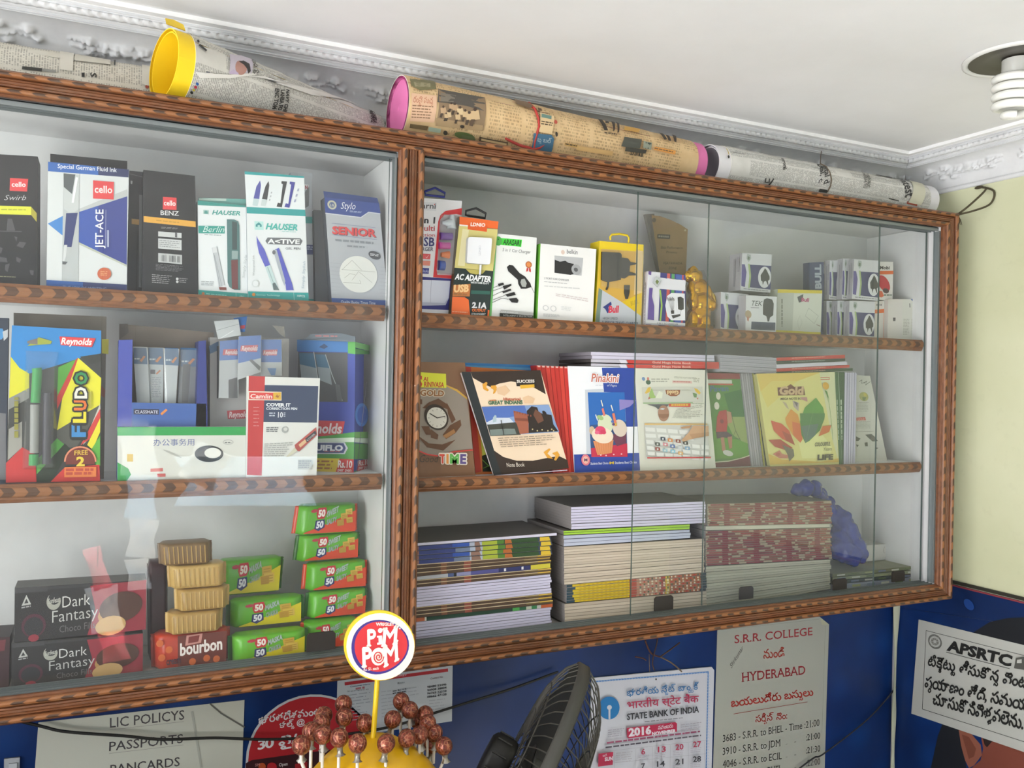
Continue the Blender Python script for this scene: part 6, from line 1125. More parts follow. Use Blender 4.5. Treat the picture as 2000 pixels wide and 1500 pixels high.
# grey roll at the picture edge
t, R_, w = roll('cream newspaper wrapped roll running out of the picture beside the yellow mouthed roll', (-330, 70), (300, 150), .165, .165, .046, .044, NEWS1, 'd8d4c8', 'c8c4b8', 0, 0)
a = Art(R_, w); a.h = .0012; win('A1')
a.poly('585,215 868,262 862,350 580,318', 'cbc7ba')
for l in ('585,215 868,262', '868,262 862,350', '862,350 580,318', '580,318 585,215', '680,232 676,330', '775,247 770,340', '583,268 866,306'): a.line(l, 3, '77756c')
a.poly('470,190 580,205 570,400 470,385', 'd2cec2'); a.ell('1150,382 1166,384 1150,362', 'a8a69a', 12); a.ell('1150,460 1166,462 1150,442', '35352f', 12); a.ell('1148,520 1162,522 1148,506', 'a85040', 12); a.poly('175,360 330,376 328,402 172,384', '3a3a36'); a.poly('330,378 440,392 440,410 328,400', '8a8a84'); a.poly('640,412 662,414 660,446 638,444', '2c2c2a'); a.text('S', '755,450 750,415 708,446', '3a3a36', .03); a.poly('890,270 905,272 902,360 888,358', '4a4a46'); a.poly('1110,330 1195,345 1190,520 1105,500', 'd4d0c4')
w.build('newspaper_wrap', t)
# yellow mouthed roll
YELL, YEL2 = K('f8d21c', .5), K('f8d21c', .5)
t, R_, w = roll('newspaper wrapped roll with a wide bright yellow mouth', (352, 128), (730, 216), .054, .172, .057, .036, NEWS, YELL, YEL2, .026, .0)
a = Art(R_, w); a.h = .0012; win('A1')
for p, c in (('1540,494 1552,497 1540,482', '2c5a9a'), ('1526,519 1538,522 1526,508', 'b83448'), ('1512,541 1522,544 1512,532', 'c8b43c'), ('1496,560 1508,563 1496,548', '2c2c28'), ('1546,166 1556,170 1546,156', '3a3a36')): a.ell(p, c, 12)
a.poly('1560,190 1616,236 1606,246 1548,200', '3a3a36'); a.poly('1610,398 1640,405 1640,428 1606,422', '3c4450'); a.poly('1520,400 1800,440 2000,410 2000,428 1800,452 1560,450', 'd9d7d0'); a.poly('1790,270 1970,285 1960,422 1785,415', 'c4bcc8'); a.ell('1880,370 1925,375 1875,320', 'b08478', 18); a.poly('1860,325 1900,320 1945,345 1955,400 1935,420 1925,380 1900,350', '33302e'); a.poly('1790,405 1820,385 1860,415 1855,425 1790,420', 'b8a8c0')
win('A2'); a.text('Rao g', '150,65 190,180 190,60', '4a4844', .0, shear=.1); a.poly('155,62 165,60 215,190 155,185', 'cfcdc6') if 0 else None
for tx, p in (('NAVY CHI', '432,300 408,466 458,308'), ('LANBA FO', '390,305 365,460 420,304'), ('ENC TOM', '346,292 322,448 378,296')): a.text(tx, p, '3a3936', .05)
a.poly('100,195 260,200 700,350 1010,420 1010,432 640,350 240,216', 'd8d6d0'); a.text('TIM ANGA', '1090,365 1110,560 1125,368', '4a4946', .03); a.text('HIDING', '1078,470 1092,560 1108,470', '4a4946', .03); a.text('ROT', '1062,370 1072,430 1088,368', '4a4946', .03)
w.build('newspaper_wrap', t)
b = MB()   # torn yellow tab standing up at the mouth
f = R_; L = [f.p3(x, f.rm * z, .001 + h) for x, z, h in ((-.034, 1.25, 0), (-.006, 1.15, 0), (-.004, 1.45, .010), (-.016, 1.6, .016), (-.030, 1.55, .012))]; b.face(L, YELL); b.face([p + V((0, -.0008, .0004)) for p in L[::-1]], YELL); b.build('torn_tab', t)
# tan roll with pink chart paper
PINK, PINK2 = K('e078ae', .55), K('d8609e', .55)
t, R_, w = roll('tan newspaper wrapped roll with pink paper inside, tied with red thread', (776, 205), (1335, 300), .075, .105, .058, .049, TAN, PINK, PINK2, -.006, .026, hollow=False)
a = Art(R_, w); a.h = .0012; win('A2')
a.poly('1400,222 1590,238 1606,300 1480,310 1410,270', '77724f'); a.poly('1430,245 1560,255 1560,285 1440,280', '9a9274'); a.poly('1412,330 1608,350 1590,556 1400,545', 'd8b294'); a.text('రంపై పుచ్చ', '1425,400 1580,412 1430,350', 'b06a50', .02); a.rows('1420,420 1590,432 1575,540 1410,530', 5, '8a6a50', 6, .4)
a.poly('1620,300 1985,368 1968,622 1600,580', '8a745a'); a.poly('1620,300 1985,368 1980,470 1840,430 1700,410 1615,400', '55504a'); a.poly('1640,330 1760,350 1740,400 1640,395', '7c7468'); a.poly('1606,520 1970,580 1968,622 1600,580', 'a88e6a')
for x, y, s_ in ((1660, 470, 1), (1700, 500, .9), (1750, 450, 1), (1790, 480, 1.1), (1830, 500, 1), (1720, 440, .8), (1860, 520, 1.1), (1905, 510, 1.5), (1680, 510, .7), (1770, 520, .9)):
    a.poly(f'{x - 22 * s_},{y - 25 * s_} {x + 18 * s_},{y - 30 * s_} {x + 26 * s_},{y + 15 * s_} {x - 18 * s_},{y + 20 * s_}', ('c8ac84', 'b89a78', 'd0b890')[int(x) % 3]); a.poly(f'{x - 20 * s_},{y + 15 * s_} {x},{y + 15 * s_} {x - 12 * s_},{y + 50 * s_} {x - 30 * s_},{y + 45 * s_}', ('4a3e34', '5c4a3c')[int(x) % 2]); a.ell(f'{x},{y - 34 * s_} {x + 9 * s_},{y - 34 * s_} {x},{y - 44 * s_}', '4a3a30', 8)
a.ell('1804,585 1820,587 1804,572', '3c342c', 10); a.poly('1400,560 1540,580 1530,610 1395,590', '6c5a3c'); a.poly('1545,585 1640,600 1635,630 1540,615', 'a4b4a0'); a.ell('1675,630 1692,632 1675,612', '3f3c34', 12); a.ell('1825,655 1905,672 1828,628', '5a6a3c', 16); a.poly('1940,660 2000,675 1990,720 1935,705', '4a3c30')
win('A3'); a.poly('410,190 520,215 560,245 530,260 430,225', '77614a'); a.poly('590,255 620,262 630,280 600,280', '5a4634'); a.poly('560,440 700,455 720,480 700,590 545,560', '3f6a86'); a.text('బ్ల బల్', '590,500 700,515 592,462', 'b8c4c8', .02); a.poly('610,290 720,320 700,450 600,430', 'd8bc90'); a.poly('622,300 700,318 698,342 620,326', '6a8a80'); a.rows('620,350 715,368 712,400 615,385', 2, '5a4a38', 4); a.ell('732,362 745,365 732,348', 'c05a4a', 10); a.ell('738,450 748,453 738,432', '3a3430', 10)
for p in ('1060,345 1096,352 1140,430 1110,428 1090,385', '1120,360 1145,366 1150,380 1120,378', '1165,365 1195,375 1192,425 1180,440', '1205,372 1228,382 1226,440 1212,455', '1540,455 1570,462 1600,500 1580,505', '1590,470 1618,478 1632,515 1612,512', '1640,470 1672,480 1672,525 1655,518'): a.poly(p, '3c332c')
a.rows('1110,440 1215,455 1212,475 1108,460', 1, '5c4c3a', 5); a.poly('1270,405 1390,425 1380,450 1265,430', 'c89a4c'); a.poly('1265,478 1402,500 1385,565 1240,545', '4a4c44'); a.poly('1275,550 1440,575 1430,600 1270,580', '3a3832'); a.poly('1415,510 1480,525 1472,575 1410,560', '8a9080'); a.text('17', '1425,562 1470,570 1430,520', '3a4038', .04); a.text('27.3', '1310,605 1360,612 1312,580', '35302a', .04); a.text('18.8', '1362,614 1408,622 1365,588', '35302a', .04); a.poly('1500,552 1665,585 1660,612 1495,575', 'd8964a'); a.rows('1500,560 1650,590 1648,606 1498,575', 1, '7a5a38', 6); a.poly('800,510 905,530 900,552 798,530', 'c8a060'); a.rows('805,515 900,533 898,550 802,532', 1, '4a3a28', 4); a.poly('900,535 1180,580 1170,610 890,565', 'd2ac72'); a.poly('140,460 360,500 355,530 135,490', '5c4c38'); a.poly('152,470 350,508 348,522 150,484', 'c8ac80'); a.poly('0,440 90,455 110,480 60,490 0,478', '5f6a44')
w.build('newspaper_wrap', t)
win('A3'); b = MB(); P = [a.F.l(p) for p in q('525,215 575,262 600,330 606,390 590,440 572,500 566,560')]; b.tube([a.F.p3(x, y, .0032) for x, y in P], .0024, K('b03a34', .5), 7)
b.build('red_thread', t); b = MB(); P = [a.F.l(p) for p in q('345,476 400,505 460,530 560,560 610,548 655,520')]; b.tube([a.F.p3(x, y, .003) for x, y in P], [.002, .0028, .0026, .0036, .003, .0015], K('b03a34', .5), 7); b.build('thread_tail', t)
# white roll
t, R_, w = roll('grey newspaper wrapped roll with a white hollow mouth near the room corner', (1402, 316), (1790, 385), .085, .085, .046, .041, NEWS2, K('e0dfe2', .6), K('d2d0d6', .6), .03, .032)
a = Art(R_, w); a.h = .0012; win('A4')
for tx, p in (('ntest', '1625,610 1668,745 1668,612', ), ('gital d', '1020,500 1030,640 1052,498'), ('gital, c', '985,485 990,630 1008,485'), ('avroral', '700,440 715,530 722,438')): a.text(tx, p, '3c3c3a', .02)
a.text('CIRCULAR TO', '1330,552 1338,672 1346,552', '55554f', .02); a.text('THE PUBLIC', '1360,560 1366,672 1378,560', '55554f', .02); a.poly('1685,770 1765,785 1760,808 1680,790', 'a8503c'); a.poly('1440,560 1570,590 1570,598 1440,570', '2c2c2a'); a.poly('600,640 640,590 646,596 608,648', '3a3a38'); a.text('LI', '570,622 608,626 575,590', '4a4a48', .03); a.poly('1000,672 1060,682 1055,705 990,695', '3a3a38'); a.poly('1540,745 1620,765 1618,772 1538,752', '3a3a38'); a.ell('288,428 296,430 288,416', '3a3a36', 10); a.line('272,368 290,410', 6, 'b8a04a'); a.poly('1695,610 1800,640 1790,800 1690,780', 'cfcdb8'); w.build('newspaper_wrap', t)
win('A4'); b = MB(); P = [a.F.l(p) for p in q('1010,470 1050,505 1080,550 1092,600 1086,650 1060,700')]; b.tube([a.F.p3(x, y, .0016) for x, y in P], .0014, K('6a5c4c', .6), 6); p0 = a.F.p3(*P[0], .0016); b.tube([p0, p0 + V((-.001, -.002, .016)), p0 + V((.001, -.002, .028))], .0012, K('4a4038', .6), 6); b.build('rubber_band', t)
# ================================================================== notices on the lower walls
def sheet(name, label, cat, w, px, y, col, thick=.0009):
    win(w); F = facing(px.split()[0], y); a = slab(F, px, thick, col, 'b8b8b0'); a.name, a.tags = name, (label, cat, None); a.foot = F.p3(*a.ab(px)[-1]); return a
YW = YB - .0026
a = sheet('paper_notice', 'white notice listing policies and passports in plain capitals', 'notice', 'F1', '250,270 1592,124 1575,620 222,640', YW, 'cfd0c2')
for tx, p, u in (('LIC POLICYS', '716,304 1200,250 716,240', '716,318 1196,264'), ('PASSPORTS', '710,456 1190,402 712,396', '710,472 1192,416'), ('PANCARDS', '718,606 1170,552 718,546', '718,620 1170,566')): a.text(tx, p, '4a4648', .006); a.line(u, 2, '8a8280')
a.line('1250,200 1310,560', 14, 'b8baae'); a.line('1370,150 1440,210 1590,300', 10, '6c6c64'); done(a)
a = sheet('round_sticker', 'red round topped recharge sticker with white lettering behind the lollipops', 'sticker', 'F1', ' '.join(f'{2020 + 420 * math.cos(math.radians(t)):.0f},{500 - 412 * math.sin(math.radians(t)) - 30 * math.cos(math.radians(t)):.0f}' for t in range(0, 181, 10)) + ' 1590,640 2440,600', YW, 'c8ccd0')
a.poly(' '.join(f'{2020 + 405 * math.cos(math.radians(t)):.0f},{500 - 398 * math.sin(math.radians(t)) - 30 * math.cos(math.radians(t)):.0f}' for t in range(0, 181, 10)), 'b3242c'); a.poly('1600,535 1640,515 2000,465 2420,420 2420,640 1596,640', '3c1a20')
a.text('భారతదేశమంత', '1685,278 2090,216 1682,222', 'e4dcdc', .01, .02); a.text('కాల్స్ @', '1820,306 1984,282 1818,262', 'e4dcdc', .01, .02); a.text('30 పై/', '1680,446 1930,402 1682,384', 'ece8e8', .02, .03); a.ell('1706,556 1730,556 1706,532', 'c0562c', 16); a.ell('1770,558 1802,558 1770,530', 'b82830', 18); a.text('Open', '1815,556 1872,548 1816,534', 'd8d0d0', .02); a.text('SIM', '1660,556 1690,552 1661,538', 'd8a0a0'); a.poly('1920,540 2000,525 2000,640 1920,640', 'a8242c'); done(a)
a = sheet('paper_form', 'white printed form with a red heading bar, behind the lollipop sign', 'notice', 'F2', '465,700 1520,540 1513,1072 450,1236', YW, 'c2c6c8')
a.poly('530,715 1476,588 1478,618 532,745', 'b02c34'); a.poly('1240,585 1290,560 1380,545 1425,548 1380,582 1270,592', 'b83038'); a.text('TRAVEL MONEY', '850,688 1100,654 852,672', 'd8b4b4', .02); a.text('Customer Name', '580,762 765,736 582,748', '4a5a7c', .02); a.rows('630,765 720,752 722,790 632,800', 1, 'a86a70', 2); a.text('Route', '1015,732 1080,722 1016,714', '55585c'); a.text('Contact No', '1315,690 1430,672 1316,672', '6c4a50'); a.text('Service', '550,806 750,782 552,792', '6c7076'); a.rows('970,788 1100,766 1110,812 970,836', 2, '3a3c42', 4, .55)
for k in range(4): a.text(('98480 53446', '94908 38824', '96765 22528', '08662 47128')[k], f'1285,{768 + 30 * k} 1462,{742 + 30 * k} 1285,{748 + 30 * k}', '33353a', .02)
a.rows('560,830 780,800 780,1060 570,1090', 9, '9a9ea4', 3, .25, .5); a.rows('860,800 1240,750 1240,1000 870,1060', 8, 'a8acb0', 7, .2, .5, 3); a.rows('1300,880 1460,860 1460,1000 1310,1020', 5, 'a8acb0', 3, .25, .5); done(a)
# bank calendar
a = sheet('wall_calendar', 'bank wall calendar page for November in a blue patterned border, partly behind the fan', 'calendar', 'F3', '985,478 1885,394 1904,420 1880,1330 950,1370', YW - .003, 'cfd0d8', .003)
for l in ('1000,505 1858,432', '1858,432 1840,1300'): a.line(l, 11, '5a86c0')
for k in range(40): a.line(f'{1010 + k * 21},{500 - k * 1.8} {1022 + k * 21},{512 - k * 1.8}', 3, 'a8c0dc')
for k in range(34): a.line(f'{1848 - k * .5},{450 + k * 22} {1868 - k * .5},{462 + k * 22}', 3, 'a8c0dc')
a.text('భారతీయ స్టేట్ బ్యాంక్', '1240,606 1778,556 1238,546', '3474ac', .005, .012); a.text('भारतीय स्टेट बैंक', '1240,702 1776,652 1240,632', 'b0244c', .02, .012); a.text('STATE BANK OF INDIA', '1238,786 1778,728 1238,738', '33353c', .03); a.rows('1370,796 1665,766 1666,778 1371,808', 1, '77787e', 9)
a.ell('1104,696 1182,694 1104,610', '1f76b4', 30); a.ell('1106,692 1124,691 1106,674', 'cfd0d8', 16); a.poly('1099,690 1113,690 1113,780 1099,780', 'cfd0d8'); a.poly('1236,846 1600,802 1612,812 1612,874 1248,924 1238,915', 'b4244a'); a.text('2016', '1250,908 1420,888 1248,846', 'e4dce4', .05); a.text('NOVEMBER', '1424,902 1604,878 1424,876', 'e4dce4', .05); a.text('నవంబరు', '1470,858 1582,840 1470,828', 'e0d0d8', .01, .02)
a.rows('1095,860 1222,846 1222,905 1095,925', 4, 'a8a4b0', 5, .35); a.rows('1640,820 1800,800 1802,865 1642,886', 4, 'a8a4b0', 6, .35); a.rows('1085,950 1806,862 1806,882 1085,972', 1, '9a4a68', 16, .6); a.rows('1075,985 1812,892 1812,910 1075,1005', 1, '55505c', 18, .6)
for x in (1140, 1300, 1425, 1560, 1695, 1815): a.line(f'{x + 2},{1020 - (x - 1140) * .11} {x - 4},{1340 - (x - 1140) * .1}', 2, 'a8a8b0')
for y in (1105, 1225): a.line(f'1140,{y} 1826,{y - 68}', 2, 'a8a8b0')
a.line('1050,1022 1826,936', 2, 'a8a8b0')
for tx, x, y, c in (('6', 1342, 1044, 'b0284c'), ('13', 1466, 1026, 'b0284c'), ('20', 1598, 1008, 'b0284c'), ('27', 1730, 988, 'b0284c'), ('7', 1340, 1152, '3a3a42'), ('14', 1458, 1134, '3a3a42'), ('21', 1596, 1118, '3a3a42'), ('28', 1728, 1098, '3a3a42')):
    w_ = 30 if len(tx) == 1 else 60; a.text(tx, f'{x},{y} {x + w_},{y - 5} {x},{y - 42}', c, .02); a.rows(f'{x - 20},{y + 8} {x + 64},{y} {x + 64},{y + 40} {x - 20},{y + 48}', 3, 'b4b0bc', 4, .35)
a.poly('1020,1034 1130,1022 1126,1118 1016,1132', 'b4244a'); a.text('SUN', '1066,1090 1126,1082 1066,1062', 'dccfd8', .05); a.text('ఆది', '1050,1058 1082,1054 1050,1038', 'dccfd8', .02); a.rows('1150,1030 1280,1015 1275,1100 1145,1115', 5, 'b8b4bc', 4, .35); a.ell('1450,478 1456,478 1450,470', '33302c', 8); done(a)
# bus timetable
a = sheet('bus_notice', 'grey white bus timetable with red headings, its upper corner folded, beside the calendar', 'notice', 'F4', '195,212 1130,116 1216,186 1192,900 1172,1640 150,1640', YW, 'a9aba0', .0012)
a.poly('1130,116 1216,186 1150,190', 'b4b69a'); a.line('225,236 1120,138', 1.5, '77786e'); a.line('1180,200 1150,1180', 1.5, '77786e')
a.text('^S.R.R. COLLEGE', '350,358 1062,282 350,284', '9c2c34', .012, .008); a.text('నుండి', '614,498 806,478 612,408', 'a03a2c', .01, .014); a.text('^HYDERABAD', '414,710 996,640 412,628', '942c34', .012, .008); a.text('బయలుదేరు బస్సులు', '318,940 1068,834 316,856', 'a43028', .012, .02); a.line('340,1004 1015,894', 4, '9a3434'); a.text('సర్వీస్ నెం:', '540,1080 830,1046 538,1004', 'a03a34', .01, .012)
for k, (l, r_) in enumerate((('3683 - S.R.R. to BHEL - Time :21:00', None), ('3910 - S.R.R. to JDM', ':21:00'), ('4046 - S.R.R. to ECIL', ':21:30'), ('4512 - S.R.R. to BHEL', ':22:00'))):
    y = 1262 + k * 118
    if r_ is None: a.text('^' + l, f'240,{y} 1124,{y - 150} 240,{y - 66}', '3a3a38', .012)
    else: a.text('^' + l, f'238,{y} {768 + (k > 1) * 10},{y - 82} 238,{y - 66}', '3a3a38', .012); a.text('-    "', f'815,{y - 96} 910,{y - 112} 815,{y - 108}', '3a3a38', .02); a.text('^' + r_, f'1000,{y - 132} 1130,{y - 152} 1000,{y - 190}', '3a3a38', .012)
a.text('Shrkumar', '318,588 428,408 296,560', '3c3e42', -.01, shear=.3); done(a)
# notice on the yellow green wall and the poster beneath it
def wallface(off): return Flat((XR - off, 0, 1), (0, -1, 0), (0, 0, 1))
def wsheet(name, label, cat, px, off, col, thick=.0008):
    win('F5'); a = slab(wallface(off), px, thick, col, 'a8a8a0'); a.name, a.tags = name, (label, cat, None); a.foot = a.F.p3(*a.ab(px)[-1]); return a
a = wsheet('portrait_poster', 'blue poster of a dark haired person, mostly hidden by the white bus company notice', 'poster', '215,262 1700,480 1700,1900 150,1700', .0026, blue)
a.poly('620,700 700,560 800,450 920,375 1060,345 1200,338 1400,360 1600,420 1700,700 1500,1300 1100,1300 700,1200', '181a1e'); a.poly('560,1150 700,1170 720,1300 740,1500 720,1800 420,1700 470,1480 520,1250', '191b20'); a.poly('680,1200 760,1215 850,1320 860,1400 800,1480 760,1500 730,1440 700,1330', '8c5440'); a.poly('850,1240 1300,1330 1500,1500 1450,1800 780,1800 780,1500 850,1440 870,1350', '7c4232'); a.poly('860,1240 960,1270 900,1340 880,1320', '2a1c18'); a.poly('705,1240 760,1260 815,1350 800,1410 760,1430 740,1360', '74402f'); a.ell('760,240 800,260 760,200', '123c80', 14); done(a)
a = wsheet('bus_notice', 'white bus company notice in black letters, pasted askew on the side wall', 'notice', '372,355 1500,630 1480,1478 315,1080', .0042, 'b9bab2')
for l in ('430,440 1480,708', '430,440 400,1045', '400,1045 1480,1392'): a.line(l, 4, '3a3a36')
a.ell('498,526 552,540 500,470', '6a6a64', 24); a.ell('498,526 540,536 500,484', 'b4b5ae', 22); a.ell('498,526 528,534 500,498', '77776f', 18); a.ell('498,526 510,529 499,514', 'b4b5ae', 12)
for k in range(8): an = k * math.pi / 4; a.line(f'{498 + 12 * math.cos(an)},{526 + 14 * math.sin(an)} {498 + 42 * math.cos(an)},{526 + 46 * math.sin(an)}', 4, 'a4a59e')
a.text('APSRTC', '588,588 1086,716 602,510', '1e1e1c', .05); a.line('586,606 1076,734', 4, '2a2a28'); a.text('టిక్కెట్టు తీసుకొన్న వెంట', '444,706 1210,886 462,612', '232320', .012, .028); a.text('ప్రయాణం తేది, సమయం', '420,872 1270,1072 436,776', '232320', .012, .028); a.text('చూసుకొనివెళ్ళవలెను.', '482,1004 1178,1200 494,906', '232320', .012, .028); a.poly('1110,730 1125,650 1180,640 1300,670 1290,760', '55554f'); a.poly('1135,665 1170,660 1170,690 1132,690', 'b9bab2'); done(a)
# twisted strip in the corner
b = MB(); rows = []
for i in range(40):
    z = 1.1 - i * .02; tw = .6 * math.sin(i * .35) ; w_ = .007 + .003 * math.sin(i * .5)
    c = V((1.894 - .0002 * i, .214, z)); d = V((math.cos(tw), -math.sin(tw) * .6, 0)) * w_; rows.append([c - d, c + d * .2 + V((0, -.003, 0)), c + d])
b.grid(rows, K('b8bca4', .5)); b.grid([[p + V((0, .0012, 0)) for p in r[::-1]] for r in rows], K('8a8c78', .5)); tag(b.build('plastic_strip', None, (1.894, .214, .4)), 'pale twisted plastic strip hanging down the room corner under the showcase', 'strip')
# wires and twigs
def PY(px, py, y): return on_plane(px, py, V((0, y, 0)), V((0, 1, 0)))
def tube_thing(name, label, cat, pts, r, mat, n=7):
    b = MB(); b.tube(pts, r, mat, n); o = b.build(name, None, pts[0]); return tag(o, label, cat)
def smooth(P, n=6):
    P = [V(p) for p in P]; Q = [P[0]] + P + [P[-1]]; out = []
    for i in range(len(P) - 1):
        a_, b_, c_, d_ = Q[i:i + 4]
        for k in range(n): t = k / n; out.append(.5 * (2 * b_ + (c_ - a_) * t + (2 * a_ - 5 * b_ + 4 * c_ - d_) * t * t + (3 * b_ - a_ - 3 * c_ + d_) * t ** 3))
    return out + [P[-1]]
tube_thing('power_cable', 'black cable sagging across the policy notice and behind the lollipops', 'cable', smooth([PY(-60, 1385, .21), PY(75, 1417, .215), PY(130, 1429, .213), PY(240, 1437, .21), PY(320, 1444, .208), PY(420, 1441, .21), PY(520, 1444, .205), PY(640, 1438, .2), PY(760, 1420, .205), PY(850, 1392, .208), PY(920, 1370, .21), PY(1000, 1345, .215), PY(1090, 1312, .218)]), .0026, K('23221f', .5))
tube_thing('power_cable', 'thin black cable crossing the foot of the bus timetable', 'cable', smooth([PY(1560, 1502, .22), PY(1590, 1480, .22), PY(1612, 1470, .22), PY(1700, 1400, .222), PY(1760, 1330, .224)]), .002, K('2a2a30', .5))
t = thing('dried_twigs', 'dry brown twigs and string caught on a nail above the calendar', 'twigs', PY(1275, 1262, .2))
win('F3')
for k, (l, r) in enumerate((('1385,195 1410,260 1440,300 1500,320', .002), ('1500,318 1560,275 1645,212', .0017), ('1500,320 1560,350 1610,385 1660,430', .0017), ('1310,318 1370,330 1392,345', .0015), ('1480,160 1470,230 1450,300 1440,370 1455,420', .0015), ('1415,300 1418,430', .0009))):
    b = MB(); b.tube(smooth([PY(*p, .205 - .006 * (k % 3)) for p in q(l)], 4), r, K(('5a382c', '4a342a', '6c5a48')[k % 3], .8), 6); b.build('twig' if k < 4 else 'string', t)
b = MB(); b.tube([PY(*q('1450,300')[0], .2), PY(*q('1450,300')[0], YB - .003)], .0018, K('55524c', .4, .8), 6); b.build('nail', t)
# switch at the picture corner
t = thing('wall_switch', 'white switch plate at the lower picture corner on the blue sheet', 'switch', PY(22, 1500, YW))
win('F1'); F = facing('30,500', YW); a = slab(F, '28,502 130,492 128,640 26,650', .004, 'b4b8bc', '9a9ea4'); a.mb.v = [(p[0], p[1] - .004, p[2]) for p in a.mb.v]; a.mb.build('switch_plate', t)
a = slab(Flat(F.o + V((0, -.0042, 0)), F.ux, F.uz), '58,536 112,530 110,610 56,616', .003, 'c8ccd0', '9a9ea4'); a.mb.v = [(p[0], p[1] - .0031, p[2]) for p in a.mb.v]; a.mb.build('rocker', t)
# cord tying the showcase to the cornice
cord = K('4a4330', .85)
t = thing('tie_cord', 'dark frayed cord tying the showcase corner to the cornice', 'cord', (1.812, .006, 2.02))
k0 = V((1.822, .004, 2.021)); hk = on_plane(1912, 366, V((XR - .004, 0, 0)), V((1, 0, 0)))
for pts in ([V((1.813, .002, 2.016)), k0, V((1.85, -.008, 2.045)), V((1.89, -.02, 2.085)), hk], [k0, V((1.86, -.012, 2.032)), V((1.898, -.026, 2.05)), V((1.904, -.03, 2.08)), hk + V((0, -.004, 0))]):
    b = MB(); b.tube(smooth(pts), .0024, cord, 7); b.build('strand', t)
b = MB(); b.ball(k0, (.006, .006, .005), cord, 10, 6); b.build('knot', t)
for dx in (-.004, .002, .006): b = MB(); b.tube([k0, k0 + V((dx, -.004, -.012)), k0 + V((dx * 1.5 + .002, -.005, -.024))], [.002, .0015, .0006], cord, 5); b.build('frayed_end', t)
b = MB(); b.ball(hk, (.0035, .012, .004), cord, 8, 6); b.build('hook', t)
# ================================================================== fan
C0 = PY(1032, 1520, -.10); ax = (CX * .88 - CY * .46 - CF * .12).normalized(); e1 = ax.orthogonal().normalized(); e2 = ax.cross(e1); RF = .203
t = thing('wall_fan', 'dusty dark wall fan with a wire cage, turned sideways in front of the calendar', 'fan', C0)
def fp(r, th, d): return C0 + ax * d + (e1 * math.cos(th) + e2 * math.sin(th)) * r
b = MB(); N = 72; prof = [(RF, -.011), (RF + .004, -.009), (RF + .004, .009), (RF, .011), (RF - .003, .009), (RF - .003, -.009)]
b.grid([[fp(r, 2 * math.pi * k / N, d) for k in range(N)] for r, d in prof + prof[:1]], K('403f3a', .55), closed=True); b.build('cage_rim', t)
wire = K('55534d', .45, .4)
def cage(nm, sg, depth, r_in, flat):
    b = MB()
    for k in range(54):
        th = 2 * math.pi * k / 54; P = []
        for i in range(7):
            r = RF - (RF - r_in) * (i / 6) ** 1.3; f = (RF - r) / (RF - r_in); P.append(fp(r, th + .12 * f * sg, sg * (.01 + depth * min(1, (f / flat)) ** .55)))
        b.tube(P, .0011, wire, 5, cap=False)
    for f in (.0, .35, .7):
        r = RF - (RF - r_in) * f; d = sg * (.01 + depth * min(1, f / flat) ** .55); b.tube([fp(r, 2 * math.pi * k / 48, d) for k in range(48)], .0014, wire, 5, closed=True)
    return b.build(nm, t)
cage('front_grille', 1, .062, .035, .5); cage('rear_grille', -1, .03, .06, .45)
b = MB(); b.grid([[fp(r, 2 * math.pi * k / 24, d) for k in range(24)] for r, d in ((.0005, .082), (.03, .081), (.038, .074), (.038, .069))], K('3a3a38', .4), closed=True); b.build('badge', t)
b = MB(); b.grid([[fp(r, 2 * math.pi * k / 32, d) for k in range(32)] for r, d in ((.0005, -.085), (.032, -.084), (.039, -.079), (.042, -.072), (.042, -.046), (.039, -.04), (.036, -.038))][::-1], K('1b1a18', .5), closed=True)
for k in range(10): th = 2 * math.pi * k / 10; b.tube([fp(.0425, th, -.076), fp(.0425, th, -.05)], .002, K('2c2b28', .5), 5)
b.build('motor_housing', t)
b = MB(); b.tube([fp(0, 0, -.06) + V((0, .02, -.035)), fp(0, 0, -.06) + V((.01, .05, -.16)), V((fp(0, 0, -.06).x + .02, YB - .004, fp(0, 0, -.06).z - .22))], .011, K('2a2926', .5), 10); b.build('wall_bracket', t)
hub = MB(); hub.grid([[fp(r, 2 * math.pi * k / 24, d) for k in range(24)] for r, d in ((.0005, .04), (.03, .036), (.034, .0), (.03, -.02), (.0005, -.03))], K('4a4a46', .5), closed=True); hub.build('hub', t)
for k in range(3):
    b = MB(); rows = []
    for i in range(9):
        r = .034 + (.175 - .034) * i / 8; w0 = .35 + .45 * math.sin(math.pi * min(1, i / 8 * .75 + .1)); rows.append([fp(r, 2 * math.pi * k / 3 + w0 * (j / 4 - .5) * 1.5 + .25 * i / 8, .022 * (j / 2 - 1)) for j in range(5)])
    b.grid(rows, K('3c3c38', .5)); b.grid([[p - ax * .0016 for p in r[::-1]] for r in rows], K('3c3c38', .5)); b.build('blade', t)
# ================================================================== lollipop stand on the counter
YL = -.27; BC = PY(728, 1500, YL); ST = K('d0a010', .35)
t = thing('lollipop_stand', 'yellow lollipop stand with a round red and white sign on a stick', 'stand', (BC.x, YL, .93))
RB = .092; ZT = PY(728, 1440, YL).z
def domez(x, y): rr = min(1, math.hypot(x - BC.x, y - YL) / RB); return ZT - .06 * rr ** 2.2
b = MB(); rows = [[V((BC.x + RB * f * math.cos(2 * math.pi * k / 36), YL + RB * f * math.sin(2 * math.pi * k / 36), ZT - .06 * f ** 2.2)) for k in range(36)] for f in (.005, .2, .4, .6, .75, .88, .96, 1)]
rows += [[V((BC.x + r * math.cos(2 * math.pi * k / 36), YL + r * math.sin(2 * math.pi * k / 36), z)) for k in range(36)] for r, z in ((RB + .003, ZT - .066), (RB, ZT - .072), (RB * .9, 1.0), (RB * .95, .945), (RB * 1.1, .932), (.002, .9305))]
b.grid(rows[::-1], ST, closed=True); b.build('base', t)
